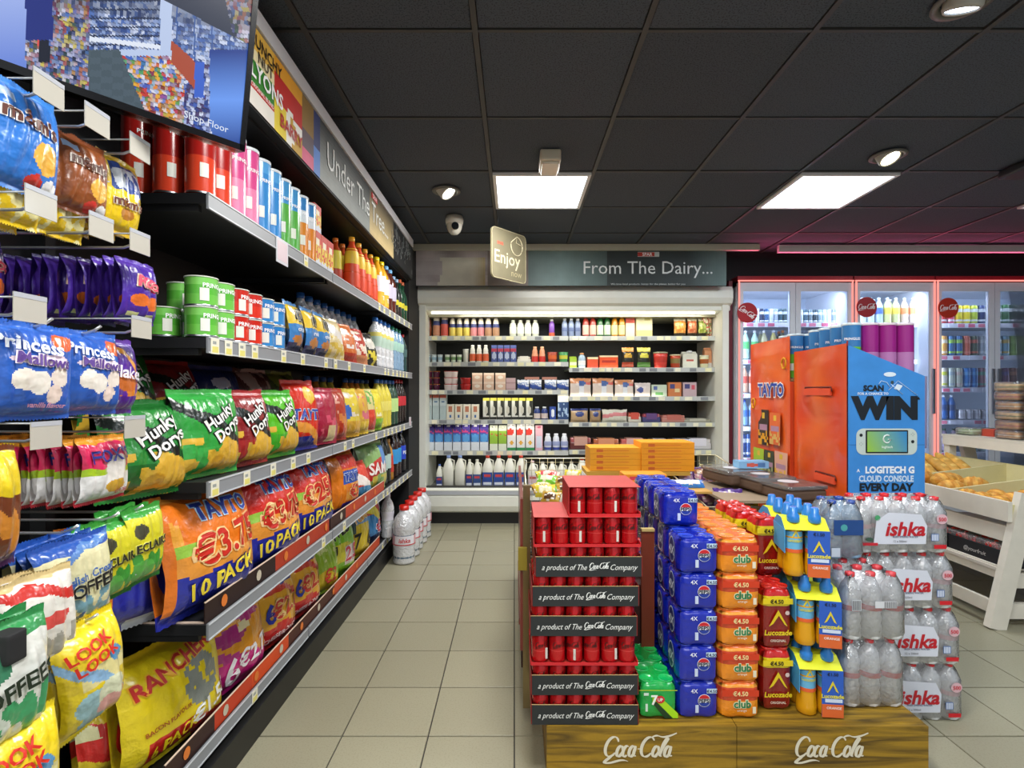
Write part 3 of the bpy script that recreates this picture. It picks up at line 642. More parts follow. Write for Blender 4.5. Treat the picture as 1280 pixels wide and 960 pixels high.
def jug(w_, d, h, cap, label=None):
    key = ('j', w_, d, h, cap, label)
    if key in _N: return _N[key]
    m = MB(); rings = []
    for ins, z in ((.006, 0), (0, .006), (0, h*.45), (0, h*.62), (w_*.12, h*.76), (w_*.28, h*.87), (w_*.34, h*.93)):
        rings.append([((w_/2-ins)*a, d/2+(d/2-ins)*b, z) for a, b in ((-1, -.7), (-.7, -1), (.7, -1), (1, -.7), (1, .7), (.7, 1), (-.7, 1), (-1, .7))])
    m.loft(rings, lin('#e9e8da'))
    ks = [Node('body', m.mesh('body', GLOSS), [Node('handle', MB().tube([(w_*.2, d*.5, h*.88), (w_*.52, d*.5, h*.84), (w_*.53, d*.5, h*.6), (w_*.46, d*.5, h*.52)], .007, '#e4e3d4').mesh('handle', GLOSS))]),
          Node('cap', MB().lathe([(w_*.2, h*.92), (w_*.2, h)], 14, cap, cx=0, cy=d/2).mesh('cap', GLOSS))]
    if label:
        l = MB().box(-w_/2*.97, w_/2*.97, -.002, .001, h*.1, h*.5, label).box(-w_*.32, w_*.32, -.003, -.001, h*.36, h*.44, '#c8434a').box(-w_*.4, w_*.4, -.003, -.001, h*.12, h*.2, '#e8eef5'); ks.append(Node('label', l.mesh('label', PRINT)))
    nd = Node('milk_jug', None, ks); _N[key] = nd; return nd
def bread(L_, r, c1='#c8892e', c2='#e0b05a', bend=0, segs=12, lumps=0, name='bread_roll'):
    m = MB(); rings = []
    for i in range(segs+1):
        t = i/segs; rr_ = r*math.sin(math.pi*min(.985, max(.015, t)))**.45; x = (t-.5)*L_; y = bend*(1-(2*t-1)**2)
        if lumps: rr_ *= 1+.16*abs(math.sin(t*lumps*math.pi))
        rings.append([(x, y+rr_*math.cos(2*math.pi*k/12), r*.8+rr_*.8*math.sin(2*math.pi*k/12)) for k in range(12)])
    m.loft(rings, lambda i, j: mix(lin(c1), lin(c2), .5+.5*math.sin(i*1.7+j)) if lumps else mix(lin(c1), lin(c2), (.8 if j in (2, 3, 4) and i % 3 == 1 else .2)))
    return Node(name, m.mesh(name, BREAD))

# ================================================================== DAIRY COOLER CONTENTS
def row(specs, H, where, Y=5.0, seed=0):
    """specs: (px0, px1, px_height, desc, category, maker) placed on height H at depth Y"""
    items = []
    for p0, p1, ph, desc, cat, mk in specs:
        w_ = (p1-p0)*Y/F; sh_ = max(0, pX(p1, Y)-(DX1-.06))*F/Y; p0 -= sh_; p1 -= sh_; h = ph*Y/F; nd = mk(w_, h); items.append((nd, (pX((p0+p1)/2, Y), Y, H), random.uniform(-.06, .06), desc, cat))
    name_row(items, where)
def q(v): return round(v, 3)
def mb_(kind, body, cap, bands=(), clear=None): return lambda w_, h: bottle(kind, q(h), q(w_*.48), body, cap, bands, clear, n=12)
def mc_(layers, cap=None, gable=True, d=.07): return lambda w_, h: carton(q(w_*.95), d, q(h), layers, cap, gable)
def mp_(body, lid, band=None): return lambda w_, h: pot(q(w_*.47), q(h), body, lid, 14, band)
def mt_(base, meat, label): return lambda w_, h: tray_pack(q(w_*.97), .2, q(h), base, meat, label)
def mg_(layers, t=.03): return lambda w_, h: bag(w_, h, t, layers, nu=12, nv=14, seed=int(h*1000))
def mj_(cap, label): return lambda w_, h: jug(q(w_*.96), .09, q(h), cap, label)
def rep(x, stepw, n, h, desc, cat, mk): return [(x+i*stepw, x+(i+1)*stepw-.6, h, desc, cat, mk) for i in range(n)]
yz = lambda c1: mb_('shake', '#efe6d2', '#2a3a86', ((.05, .45, c1), (.45, .62, '#34417e')))
row([(533, 540, 26, 'brown shake bottle', 'bottle', mb_('shake', '#8a4a2c', '#8a4a2c'))]
    + rep(541, 10, 1, 32, 'tall white shake bottle with dark blue cap', 'bottle', yz('#c98a6a'))+rep(551, 10, 1, 32, 'tall red and white shake bottle', 'bottle', mb_('shake', '#f0e0d0', '#a03038', ((.05, .5, '#d2574a'), (.5, .66, '#38407a'))))
    + rep(561.5, 8.8, 3, 26, 'yellow shake bottle with blue cap', 'bottle', yz('#e6cf5e'))+rep(588, 9, 2, 26, 'pink shake bottle with blue cap', 'bottle', yz('#df8f92'))+rep(606, 9.5, 2, 26, 'tan shake bottle with blue cap', 'bottle', yz('#b98c6a'))
    + rep(637, 9.3, 4, 21, 'small white milk drink bottle', 'bottle', mb_('smooth', '#d8dccb', '#eef0e6', ((.2, .6, '#eef0e4'),)))+rep(686, 8, 1, 22, 'purple milk drink bottle', 'bottle', mb_('smooth', '#7a4aa8', '#e8e6e0', ((.02, .25, '#c85a3c'),)))
    + rep(702, 8.2, 3, 23, 'grey blue protein drink bottle with white cap', 'bottle', mb_('smooth', '#8492b0', '#e8ebee', ((.3, .5, '#5a6890'),)))
    + rep(728, 9, 2, 27, 'red smoothie bottle with pink label', 'bottle', mb_('smooth', '#a8342a', '#d8c8b8', ((.1, .55, '#efb8a8'),)))+rep(746, 9, 2, 27, 'green smoothie bottle with pale label', 'bottle', mb_('smooth', '#1f5a2a', '#2f7a3a', ((.1, .55, '#cfe6c0'),)))
    + rep(764, 9, 2, 27, 'orange smoothie bottle with yellow label', 'bottle', mb_('smooth', '#c8861c', '#d8c8b8', ((.1, .55, '#f2e29a'),)))
    + [(782, 793.5, 28, 'pink juice carton', 'carton', mc_([('bg', '#f0d2c0'), ('band', .75, 1, '#d85a4a')], '#d85a3a')), (795, 816, 28, 'wide pale yellow juice carton', 'carton', mc_([('bg', '#eee6b8'), ('band', 0, .3, '#e8d48a'), ('ell', .7, .8, .2, .08, '#c9c070')], None, False, .09)),
       (842, 857, 23, 'bag of orange fruit pieces', 'bag', mg_([('bg', '#d88a3a'), ('noise', 0, .8, 9, .1, '#f0b45a'), ('band', .86, 1, '#e6e0c0'), ('band', 0, .18, '#3a3020')])), (859, 871, 23, 'bag of red fruit pieces', 'bag', mg_([('bg', '#c8643c'), ('noise', 0, .8, 9, .1, '#e09a6a'), ('band', .86, 1, '#e6e0c0'), ('band', 0, .2, '#3a3020')])),
       (872.5, 884, 23, 'bag of green fruit pieces', 'bag', mg_([('bg', '#8a9a3a'), ('noise', 0, .8, 9, .1, '#c3c86a'), ('band', .86, 1, '#e6e0c0'), ('band', 0, .2, '#3a3020')])), (886, 899, 30, 'tall mixed salad bag', 'bag', mg_([('bg', '#b8553c'), ('noise', 0, 1, 7, .0, '#e8d8b0'), ('noise', 0, .6, 9, .1, '#5a7a34')]))], HL[1], 'on the top dairy cooler shelf')
W2 = 'on second dairy shelf, left half'
row(rep(532, 7.4, 3, 10, 'pale blue yoghurt pot', 'pot', mp_('#c8d8dc', '#dfe8e8', '#9ab8c8'))+rep(556, 7.4, 3, 10, 'green and white yoghurt pot', 'pot', mp_('#d8e2cc', '#e8ebe0', '#7aa06a'))+[(578.5, 586, 17, 'tall pale yoghurt pot', 'pot', mp_('#d8d8cc', '#e8e8e0'))]
    + rep(587, 8.2, 3, 22, 'white bottle with orange flame label', 'bottle', mb_('shake', '#ecebe0', '#f0ece0', ((.1, .5, '#e0653c'),)))+rep(614, 8, 4, 22, 'slim blue and red drink carton', 'carton', mc_([('bg', '#4a5a98'), ('band', .62, .8, '#a8324a'), ('ell', .5, .4, .4, .2, '#b8c4dc')], None, False, .05))
    + [(646, 664, 9, 'low white cheese pack', 'pack', mt_('#ece8d8', '#e9e4d4', '#f0ecdc'))]+rep(664.5, 9, 2, 20, 'peach drink bottle with red base', 'bottle', mb_('shake', '#e6a07a', '#e8b08a', ((.02, .4, '#c8342c'),)))
    + [(684, 697, 13, 'round tub with red lid', 'pot', mp_('#b04a34', '#a8453a', '#d86a3a')), (698, 710.5, 13, 'round tub with green lid', 'pot', mp_('#4a9a5a', '#4a9a5e', '#c8c84a'))], HL[2], W2)
W2 = 'on second dairy shelf, right half'
row([(712, 721, 15, 'lime juice carton', 'carton', mc_([('bg', '#a8c83a'), ('band', .3, .6, '#e6e8c0')])), (722.5, 732, 19, 'pale blue bottle with orange cap', 'bottle', mb_('smooth', '#a8c0d4', '#e0a06a', ((.2, .5, '#e6e8e8'),))), (734, 748, 14, 'small orange box', 'box', mc_([('bg', '#d8502a'), ('band', .0, .3, '#c83c1c'), ('band', .82, 1, '#ecdcb0')], None, False, .08)),
     (749, 773, 16, 'wide orange box with pale lid', 'box', mc_([('bg', '#e0501c'), ('rect', .1, .9, .45, .62, '#a82c14'), ('band', .85, 1, '#ecdcb0')], None, False, .08)), (777, 792, 26, 'orange and black soup pouch', 'bag', mg_([('bg', '#26211a'), ('band', .78, 1, '#e0963a'), ('band', .05, .3, '#a8402a'), ('ell', .5, .6, .35, .12, '#d8a83a')])),
     (796, 813, 26, 'green and black soup pouch', 'bag', mg_([('bg', '#23291c'), ('band', .78, 1, '#ccc04a'), ('band', .05, .3, '#4a7a34'), ('ell', .5, .6, .35, .12, '#dcd44a')])), (816, 835, 20, 'red soup tub', 'pot', mp_('#d8463c', '#9a9678', '#c23a30')), (837, 851, 17, 'brown and cream soup tub', 'pot', mp_('#b8482c', '#d8d0a8', '#8a7a48')),
     (853, 872, 21, 'white cream cheese box', 'box', mc_([('bg', '#ecebd8'), ('ell', .5, .55, .3, .06, '#c85a4a')], '#eee', True, .08)), (874, 886, 16, 'low tub with brown label', 'pot', mp_('#dcd8b0', '#dedcc0', '#a85a2a')), (892, 901, 26, 'orange carton at the end', 'carton', mc_([('bg', '#e09a6a'), ('band', 0, .3, '#e6e2d8')]))], HR[2], W2)
W3 = 'on third dairy shelf, left half'
its = []
for i, (x, cA, cB) in enumerate(((532, '#c87a34', '#5a1e3c'), (541, '#d8803a', '#5a1e3c'), (556, '#c8302a', '#e6d8d0'), (563, '#d84034', '#ece0d8'))):
    for k in range(3 if i < 3 else 3): its.append((pot(.034 if i < 2 else .038, .06, cB, cA), (pX(x+4, 5.0), 5.0+.03*(i % 2), HL[3]+k*.061), 0, 'dark pot with orange lid' if i < 2 else 'white and red pot', 'pot'))
for k in range(2): its.append((pot(.05, .058, '#b01c1c', '#d02420'), (pX(582, 5.0), 5.0, HL[3]+k*.06), 0, 'flat red tub', 'pot'))
for i in range(3):
    for k in range(2): its.append((carton(.096, .09, .082, [('bg', '#d8b49a'), ('band', .75, 1, '#e4cdb8'), ('ell', .5, .5, .3, .2, '#e8dccc')], None, False), (pX(596.5+i*14.5, 5.0), 5.0, HL[3]+k*.083), 0, 'beige butter tub', 'tub'))
for k in range(2): its.append((carton(.09, .09, .058, [('bg', '#bfa0a0'), ('band', .1, .3, '#a88888')], None, False), (pX(638.5, 5.0), 5.0, HL[3]+k*.059), 0, 'grey pink butter block', 'box'))
for i in range(4): its.append((bag(.115, .10, .03, [('bg', '#dfe2e6'), ('wave', .1, .5, .3, '#3a58a8'), ('noise', .5, .8, 8, .1, '#8aa0c8'), ('band', .9, 1, '#b8c0d0')], nu=12, nv=14, seed=i), (pX(654+i*15.5+(3 if i > 1 else 0), 5.0), 5.0, HL[3]), 0, 'white cheese bag with blue print', 'bag'))
for i in range(2): its.append((carton(.14, .06, .025, [('bg', '#c88a78')], None, False), (pX(665+i*22, 5.1), 5.1, HL[3]+.105), 0, 'peach block behind cheese bags', 'box'))
name_row(its, W3)
W3 = 'on third dairy shelf, right half'
ham = lambda a: mg_([('bg', a), ('band', .75, 1, '#cf8a5a'), ('ell', .55, .72, .17, .14, '#3a5a9a'), ('rect', .38, .7, .1, .6, '#e4e6ea'), ('ell', .9, .72, .12, .1, '#d8685a')], .02)
row([(712, 739, 23, 'orange topped sliced ham pack', 'pack', ham('#d8c8bc')), (740, 767, 23, 'orange topped sliced ham pack', 'pack', ham('#dccabc')), (768, 792, 21, 'pale sliced turkey pack', 'pack', ham('#e3d4c8')), (793, 813, 17, 'leaning white sliced meat pack', 'pack', mg_([('bg', '#e6d8d0'), ('ell', .3, .5, .2, .2, '#4a5a9a')])),
     (814, 834, 15, 'pale green meat box', 'box', mc_([('bg', '#ccd8c0'), ('rect', .1, .4, .55, .85, '#5a6aa0'), ('rect', .2, .8, .1, .4, '#6aa860')], None, False, .05)), (835, 852, 18, 'orange meat box', 'box', mc_([('bg', '#d8824a'), ('rect', .1, .5, .55, .85, '#4a4a80'), ('rect', .5, .9, .3, .55, '#ecd8a0')], None, False, .05)),
     (853.5, 871, 18, 'pinkish meat box', 'box', mc_([('bg', '#ccb0b4'), ('rect', .1, .5, .55, .85, '#4a4a80'), ('rect', .6, .9, .5, .8, '#d85a6a')], None, False, .05))], HR[3], W3)
W4 = 'on fourth dairy shelf, left half'
row(rep(531.5, 9, 3, 31, 'white milk carton with orange top edge', 'carton', mc_([('bg', '#cfdadb'), ('band', .0, .55, '#bccccc'), ('rect', .2, .8, .68, .74, '#5a7a9a'), ('band', .9, 1, '#c8604a')], None, False, .07))
    + rep(558, 10.4, 4, 19, 'low milk carton with blue cap', 'carton', mc_([('bg', '#e6e0cc'), ('rect', .2, .8, .5, .85, '#c07a5a'), ('rect', .4, .6, .1, .3, '#4a70a8')], '#2c4a90', False, .07))
    + rep(603.5, 9, 7, 27, 'black cream carton with yellow top', 'carton', mc_([('bg', '#d8d8cc'), ('band', .0, .12, '#23251f'), ('rect', .5, 1, .2, .9, '#2c2e26'), ('ell', .5, .45, .25, .2, '#c8c4b4'), ('band', .9, 1, '#d8cc4a')], None, False, .07))
    + rep(667, 9.2, 2, 16, 'small cream bottle with blue cap', 'bottle', mb_('smooth', '#2a3c78', '#e8ecee', ((.1, .5, '#d8c8c0'),)))+[(687, 695, 16, 'blue and white cream pack', 'box', mc_([('bg', '#2a4898'), ('ell', .5, .5, .3, .3, '#e6eaf0')], None, False)), (697, 711, 35, 'tall dark blue milk carton', 'carton', mc_([('bg', '#2a4878'), ('noise', .1, .7, 5, .1, '#a8c0d8'), ('band', .72, 1, '#e8e6dc')], '#eee'))], HL[4], W4)
W4 = 'on fourth dairy shelf, right half'
row([(713, 735, 17, 'large tan and blue bread bag', 'bag', mg_([('bg', '#c8a880'), ('band', .88, 1, '#2a3a78'), ('ell', .5, .6, .25, .2, '#3a4a88')])), (737, 751, 17, 'small tan and blue bread bag', 'bag', mg_([('bg', '#b89870'), ('band', .88, 1, '#2a3a78'), ('ell', .5, .6, .25, .2, '#3a4a88')])), (752, 784, 16, 'white sausage roll bag with pink writing', 'bag', mg_([('bg', '#e0dcc8'), ('wave', .45, .75, -.2, '#e08a8a')])),
     (785, 802, 13, 'red and cream pack', 'pack', mt_('#dcd4c0', '#d8604a', '#d85a48')), (803, 826, 12, 'blue and red pudding pack', 'pack', mt_('#4a4a78', '#a84050', '#6a4a80')), (827, 858, 10, 'long pink sausage pack', 'pack', mt_('#c88878', '#cc8070', '#c87060')), (860, 895, 5, 'flat pale pack', 'pack', mt_('#a8a490', '#9a9884', '#c8c4b0'))], HR[4], W4)
W5 = 'on fifth dairy shelf, left half'
bl = lambda a: mc_([('bg', '#dfe4ea'), ('band', .35, .75, a), ('ell', .5, .55, .4, .18, '#5aa0dc'), ('band', .78, 1, '#4a3a90'), ('wave', .8, .88, .1, '#c83c7a')], '#e6e4e8')
row(rep(532, 11.3, 7, 33, 'blue and purple topped milk carton', 'carton', bl('#3a78c0'))+rep(612, 11, 2, 31, 'green milk carton', 'carton', mc_([('bg', '#dfe4d0'), ('band', .3, .92, '#8fb83a'), ('wave', .76, .8, .1, '#c85a3a')], '#e6e4d8'))
    + rep(634, 11.6, 3, 33, 'carton with red heart and green base', 'carton', mc_([('bg', '#e4e2e0'), ('band', 0, .12, '#2a8a4a'), ('ell', .35, .82, .42, .16, '#d8382c'), ('ell', .5, .35, .2, .08, '#e0a83a')], '#eceaea'))+[(669, 678.5, 31, 'pink milk carton', 'carton', mc_([('bg', '#e0b0bc'), ('rect', .1, .9, .1, .7, '#d0d4e4')], '#d8708a'))]
    + rep(680, 10.3, 3, 21, 'white kids milk bottle with blue label', 'bottle', mb_('shake', '#dfe2ea', '#e8eaf2', ((.05, .2, '#3a4a98'), (.3, .55, '#9aa4cc')))), HL[5], W5)
W5 = 'on fifth dairy shelf, right half'
row([(712, 740, 17, 'dark red beef pack', 'pack', mt_('#6a3a38', '#a8585a', '#c89a8a')), (741, 775, 15, 'orange bacon pack', 'pack', mt_('#8a4a34', '#c8704a', '#d8906a')), (776, 811, 15, 'pink bacon pack', 'pack', mt_('#b87068', '#d06a64', '#d8a8a0')), (813, 838, 14, 'white purple printed chicken pack', 'pack', mt_('#d8d4d4', '#e0dcdc', '#e8e4ec')), (839, 866, 14, 'white purple printed chicken pack', 'pack', mt_('#d8d4d4', '#e0dcdc', '#e8e4ec')), (867, 900, 15, 'white purple printed chicken pack', 'pack', mt_('#d8d4d4', '#e0dcdc', '#e8e4ec'))], HR[5], W5)
W6 = 'in the dairy cooler well'
row([(545, 553, 30, 'small blue capped milk jug', 'jug', mj_('#5a7ac8', '#2a3e80')), (553.5, 567, 41, 'large milk jug with blue cap', 'jug', mj_('#8aa4dc', None)), (568, 581.5, 41, 'large milk jug with blue cap', 'jug', mj_('#8aa4dc', None)), (582, 590.5, 36, 'slim milk jug with navy label', 'jug', mj_('#e8e6da', '#2a3e80')), (591, 601.5, 36, 'cream jug with navy and red label', 'jug', mj_('#e8e6da', '#30508a'))]
    + rep(602.5, 14, 4, 41, 'milk jug with red cap and blue label', 'jug', mj_('#d0402c', '#2c4c98'))+[(660, 672, 34, 'pale pink milk jug', 'jug', mj_('#e8c8cc', '#d8c0c4'))]+rep(673, 12, 4, 33, 'milk jug behind the wire basket', 'jug', mj_('#e0d8cc', '#c8b8b0'))+[(722, 735, 38, 'milk jug with red cap beside the orange boxes', 'jug', mj_('#d0402c', '#e0d8d0'))]
    + rep(872, 14, 2, 30, 'cream coloured juice jug', 'jug', mj_('#d8c88a', '#cfc49a')), HL[6], W6, Y=4.86)

# ================================================================== DRINKS FRIDGES
FRW = '#d8dce4'
def fridge(x0, x1, doors, shelfpx, label, ind, Yf=4.75):
    top = 2.175; ks = []
    ks.append(Node('cabinet', MB().box(x0, x0+.04, Yf, 5.5, .05, top, FRW).box(x1-.04, x1, Yf, 5.5, .05, top, FRW).box(x0, x1, 5.4, 5.44, .05, top, '#c9d6e6').box(x0, x1, Yf, 5.5, top-.04, top, FRW).box(x0, x1, Yf, 5.5, .05, .35, FRW).mesh('cabinet', PAINT)))
    n = doors; dw = (x1-x0)/n
    for i in range(n):
        a, b = x0+i*dw+.003, x0+(i+1)*dw-.003; fw = .045
        d = MB().box(a, a+fw, Yf-.04, Yf-.005, .36, top-.01, '#d4d8e0').box(b-fw, b, Yf-.04, Yf-.005, .36, top-.01, '#d4d8e0').box(a+fw, b-fw, Yf-.04, Yf-.005, top-.085, top-.01, '#d4d8e0').box(a+fw, b-fw, Yf-.04, Yf-.005, .36, .42, '#d4d8e0')
        kk = [Node('pane', MB().box(a+fw, b-fw, Yf-.03, Yf-.026, .42, top-.085, '#fff').mesh('pane', GLASS)), Node('handle', MB().box(b-fw*.7 if i % 2 == 0 else a+fw*.3, b-fw*.3 if i % 2 == 0 else a+fw*.7, Yf-.065, Yf-.05, 1.0, 1.4, '#c0c4cc').mesh('handle', METAL))]
        ks.append(Node('door', d.mesh('door', PAINT), kk))
    for p in shelfpx:
        H = pH(p, 4.9); s = MB().box(x0+.04, x1-.04, 4.88, 5.38, H-.012, H, '#c4ccd8').box(x0+.04, x1-.04, 4.865, 4.88, H-.04, H+.002, '#e4e6ee')
        x = x0+.06; t = MB()
        while x < x1-.1: t.box(x, x+.06, 4.862, 4.865, H-.034, H-.004, random.choice(['#c85a78', '#e0e0ea', '#d87a90', '#dcdce6'])); x += random.uniform(.07, .13)
        ks.append(Node('shelf', s.mesh('shelf', PAINT), [Node('price_tickets', t.mesh('price_tickets', CARD), kind='stuff')]))
    led = MB().box(x0+.004, x0+.014, Yf-.052, Yf-.042, .3, top, '#f88').box(x1-.014, x1-.004, Yf-.052, Yf-.042, .3, top, '#f88').box(x0, x1, Yf-.052, Yf-.042, top, top+.012, '#f88')
    ks.append(Node('light_strip', led.mesh('light_strip', LED_R)))
    ks.append(Node('lamp_tube', MB().box(x0+.08, x1-.08, Yf+.04, Yf+.055, top-.07, top-.05, '#fff').mesh('lamp_tube', LED_W)))
    ks.append(Node('top_trim', MB().box(x0, x1, Yf-.035, 5.3, top+.012, top+.05, '#8a1420').mesh('top_trim', PAINT)))
    place(Node('drinks_fridge', None, ks), (0, 0, 0), label, 'refrigerator')
    area('fridge_lamp', ((x0+x1)/2, Yf+.05, top-.08), x1-x0-.15, 4.5 if doors > 1 else 3, (.86, .93, 1), (math.radians(25), 0, 0), .05)
    area('fridge_lamp', (x1-.07, Yf+.06, 1.3), 1.5, 3.0, (.86, .93, 1), (0, math.radians(90), math.radians(-40)), .04)
    area('fridge_lamp', (x0+.07, Yf+.06, 1.3), 1.5, 3.0, (.86, .93, 1), (0, math.radians(-90), math.radians(40)), .04)
RX = pX
fx = [(RX(920, 4.75), RX(1063, 4.75), 2), (RX(1065, 4.75), RX(1164.5, 4.75), 1), (RX(1166, 4.75), RX(1166, 4.75)+1.56, 3)]
fridge(*fx[0], [404, 450, 492, 533, 572], 'double door drinks fridge beside the dairy cooler, left of the three', 0)
fridge(*fx[1], [404, 450, 492, 533, 572], 'single door drinks fridge, middle one behind the tube display', 1)
fridge(*fx[2], [405, 445, 485, 525, 565], 'wide drinks fridge at the right edge behind the bakery stand', 2)
solo('trim_3', MB().box(DX1+.02, RX(920, 4.75)-.01, 4.80, 5.5, .0, 2.2, '#6a1424'), PAINT, kind='structure')
area('red_glow', (3.6, 4.62, 2.30), 3.4, 7, (1, .12, .28), (math.radians(205), 0, 0), .06)
for (p, z, rz_, k) in ((934, 391, -40, 1), (1083, 384, 0, 2), (1185, 385, 0, 3)):
    dm = MB(); pos = at(p, z, 4.695); r = .09
    dm.loft([[(r*math.cos(a), 0, r*math.sin(a)) for a in [2*math.pi*i/32 for i in range(32)]], [(r*math.cos(a), .006, r*math.sin(a)) for a in [2*math.pi*i/32 for i in range(32)]]], lin('#a8141f' if k < 3 else '#b8301a'), sm=False)
    t = MB(); ro = math.radians(rz_); c_, s_ = math.cos(ro), math.sin(ro)
    add_script(t, .165, '#f3e8e8', lambda x, zz: (x*c_-zz*s_, -.002, x*s_+zz*c_))
    solo('door_sticker', dm, PRINT, ['round red sticker with tilted white script on the left fridge door', 'round red sticker with white script on the middle fridge door', 'round red sticker with white script on the right fridge door'][k-1], 'sticker', kids=[Node('lettering', t.mesh('lettering', PRINT))], loc=(pos.x, pos.y-.006, pos.z))
def cans(p0, p1, shelf, hpx, colors, where, kind='can', Y=4.92, step=None):
    H = pH(shelf, 4.9)+.001; h = hpx*Y/F; its = []; n = len(colors)
    for i, c_ in enumerate(colors):
        x = pX(p0+(p1-p0)*(i+.5)/n, Y); r = min(.033, (p1-p0)/n*Y/F*.47)
        cc_ = c_ if isinstance(c_, tuple) else (c_, '#d8dce0')
        if kind == 'can': nd = can(q(h), round(r, 4), cc_[0], ((.62, .8, cc_[1]), (.1, .2, cc_[1])), n=12); d = 'drink can'; ct_ = 'can'
        else: nd = bottle('soda', q(h), round(r, 4), cc_[0], cc_[1], ((.35, .6, cc_[2] if len(cc_) > 2 else '#e8e8e8'),), n=12); d = 'drink bottle'; ct_ = 'bottle'
        its.append((nd, (x, Y, H), 0, cname(cc_[0])+' '+d, ct_)); 
        if i % 2 == 0:
            its.append((nd, (x+.01, Y+.09, H), 0, cname(cc_[0])+' '+d, ct_))
    name_row(its, where)
def cname(h):
    h = h.lstrip('#'); r, g, b = [int(h[i:i+2], 16) for i in (0, 2, 4)]; mx_, mn = max(r, g, b), min(r, g, b)
    if mx_-mn < 28: return 'dark grey' if mx_ < 80 else 'silver grey' if mx_ < 190 else 'white'
    l = 'dark ' if mx_ < 110 else 'pale ' if mn > 130 else ''
    if r == mx_: n_ = ('yellow' if g > .78*r else 'orange' if g > .42*r else 'purple red' if b > .55*r else 'red') if g >= b else ('magenta' if b > .5*r else 'pink')
    elif g == mx_: n_ = 'olive' if r > .8*g and b < .6*g else 'teal' if b > .75*g else 'green'
    else: n_ = 'purple' if r > .6*b and g < .75*r else 'blue'
    return l+n_
cans(926, 984, 404, 18, ['#c04a5a', '#30466e', '#1c3a70', '#d8dce4', '#1a2a50', '#2a5a8a', '#c8d0dc', '#9aa8b8', '#204a5a', '#304a50'], 'on top shelf of left drinks fridge')
cans(992, 1045, 404, 17, ['#c8304a', '#b8c4d0', '#3a5a6a', '#6a7a80', '#2a4048', '#8aa0a8', '#b8ccd8', '#d8e4ec', '#8a98a0'], 'on top shelf, right door of left fridge')
cans(926, 984, 449, 36, [('#bfe0d0', '#eee', '#58b868'), ('#bfe0d0', '#eee', '#58b868'), ('#d8d0a0', '#eee', '#c8b84a'), ('#e0cf7a', '#eee', '#d8c058'), ('#5a5a3a', '#d87a2a', '#c85a2a')], 'on second shelf of left drinks fridge', 'bottle')
cans(926, 944, 491, 34, [('#d8a88a', '#e8e8e8', '#c84a3a'), ('#e0c8b8', '#e8e8e8', '#d86a4a')], 'on third shelf of left drinks fridge', 'bottle')
cans(926, 944, 532, 32, [('#7aa0c8', '#2a4a9a', '#3a68b8'), ('#b8c8dc', '#2a4a9a', '#5a88c8')], 'on fourth shelf of left drinks fridge', 'bottle')
cans(926, 944, 571, 28, ['#2c4a8a', '#3a5aa0', '#8a98b8'], 'on fifth shelf of left drinks fridge')
cans(992, 1045, 449, 22, ['#c83a5a', '#8ab83a', '#7a1c2c', '#c8d8e0', '#a02c3c', '#c82a3a'], 'on second shelf, right door of left fridge')
cans(1072, 1146, 404, 32, [('#c8d8d0', '#d8e4ec', '#5aa84a'), ('#c8d4d4', '#d8e4ec', '#c85a6a'), ('#b8ccdc', '#d8e4ec', '#4a6ab8'), ('#d8d890', '#d8e4ec', '#e0c84a'), ('#d0d098', '#d8e4ec', '#d8c850'), ('#d8c0b0', '#d8e4ec', '#e08a5a'), ('#d8ccc0', '#d8e4ec', '#e8a06a')], 'on top shelf of middle drinks fridge', 'bottle')
cans(1173, 1231, 404, 22, ['#c83a3a', '#d8506a', '#d8c41c', '#dcc818', '#a8b82c', '#2c3c6a'], 'on top shelf of right drinks fridge')
cans(1241, 1300, 404, 23, ['#2a5a44', '#2f6a3c', '#244c3c', '#20403c', '#2c5a40', '#203c38'], 'on top shelf, right door of right fridge')
cans(1174, 1231, 444, 24, [('#e0a04a', '#e8e0c8'), ('#3a6a9a', '#9ac84a'), ('#3a6aa0', '#9ac850'), ('#c8604a', '#d8806a'), ('#4a5a44', '#c8604a'), ('#a8b4bc', '#d0d8dc')], 'on second shelf of right drinks fridge')
cans(1241, 1300, 444, 24, [('#4a8aa0', '#e0e4e4'), ('#7aa8b8', '#d8b04a'), ('#8ab04a', '#a8c86a'), ('#8ab44c', '#a8c86a'), ('#8ab04e', '#c0d88a'), ('#98b858', '#c0d88a')], 'on second shelf, right door of right fridge')
cans(1174, 1231, 484, 24, [('#d8d0c0', '#c0c83a'), ('#b8c0b0', '#98a8b0'), ('#b8bca8', '#c0a8a0'), ('#2f78b8', '#6aa0d0'), ('#2a70b0', '#5a98cc'), ('#a87a84', '#6aa890')], 'on third shelf of right drinks fridge')
cans(1241, 1300, 484, 24, [('#5a4a78', '#8a8ab0'), ('#7a4a6a', '#6a5a90'), ('#8a5048', '#c88a6a'), ('#c8c0c8', '#d8d0d8'), ('#6a5aa0', '#a898c8'), ('#8a7ab0', '#b8a8c8')], 'on third shelf, right door of right fridge')
cans(1174, 1194, 524, 30, [('#2a5a98', '#dfe6f0', '#18386a'), ('#2a5a98', '#dfe6f0', '#18386a')], 'on fourth shelf of right drinks fridge', 'bottle')
cans(1196, 1234, 524, 12, ['#c8c4c8', '#c4c0c6', '#ccc8cc', '#c0bcc4'], 'on fourth shelf of right drinks fridge, lower ones')
cans(1174, 1234, 564, 28, [('#7a6a80', '#2a4a3a', '#a8a0b0'), ('#8a7a88', '#2a3a30', '#b0a8b8'), ('#b8d0c8', '#2a5a44', '#d8e4dc'), ('#a8c0b8', '#2a5a44', '#e0e8e4'), ('#c0d0cc', '#2a5a44', '#d8e4dc')], 'on fifth shelf of right drinks fridge', 'bottle')
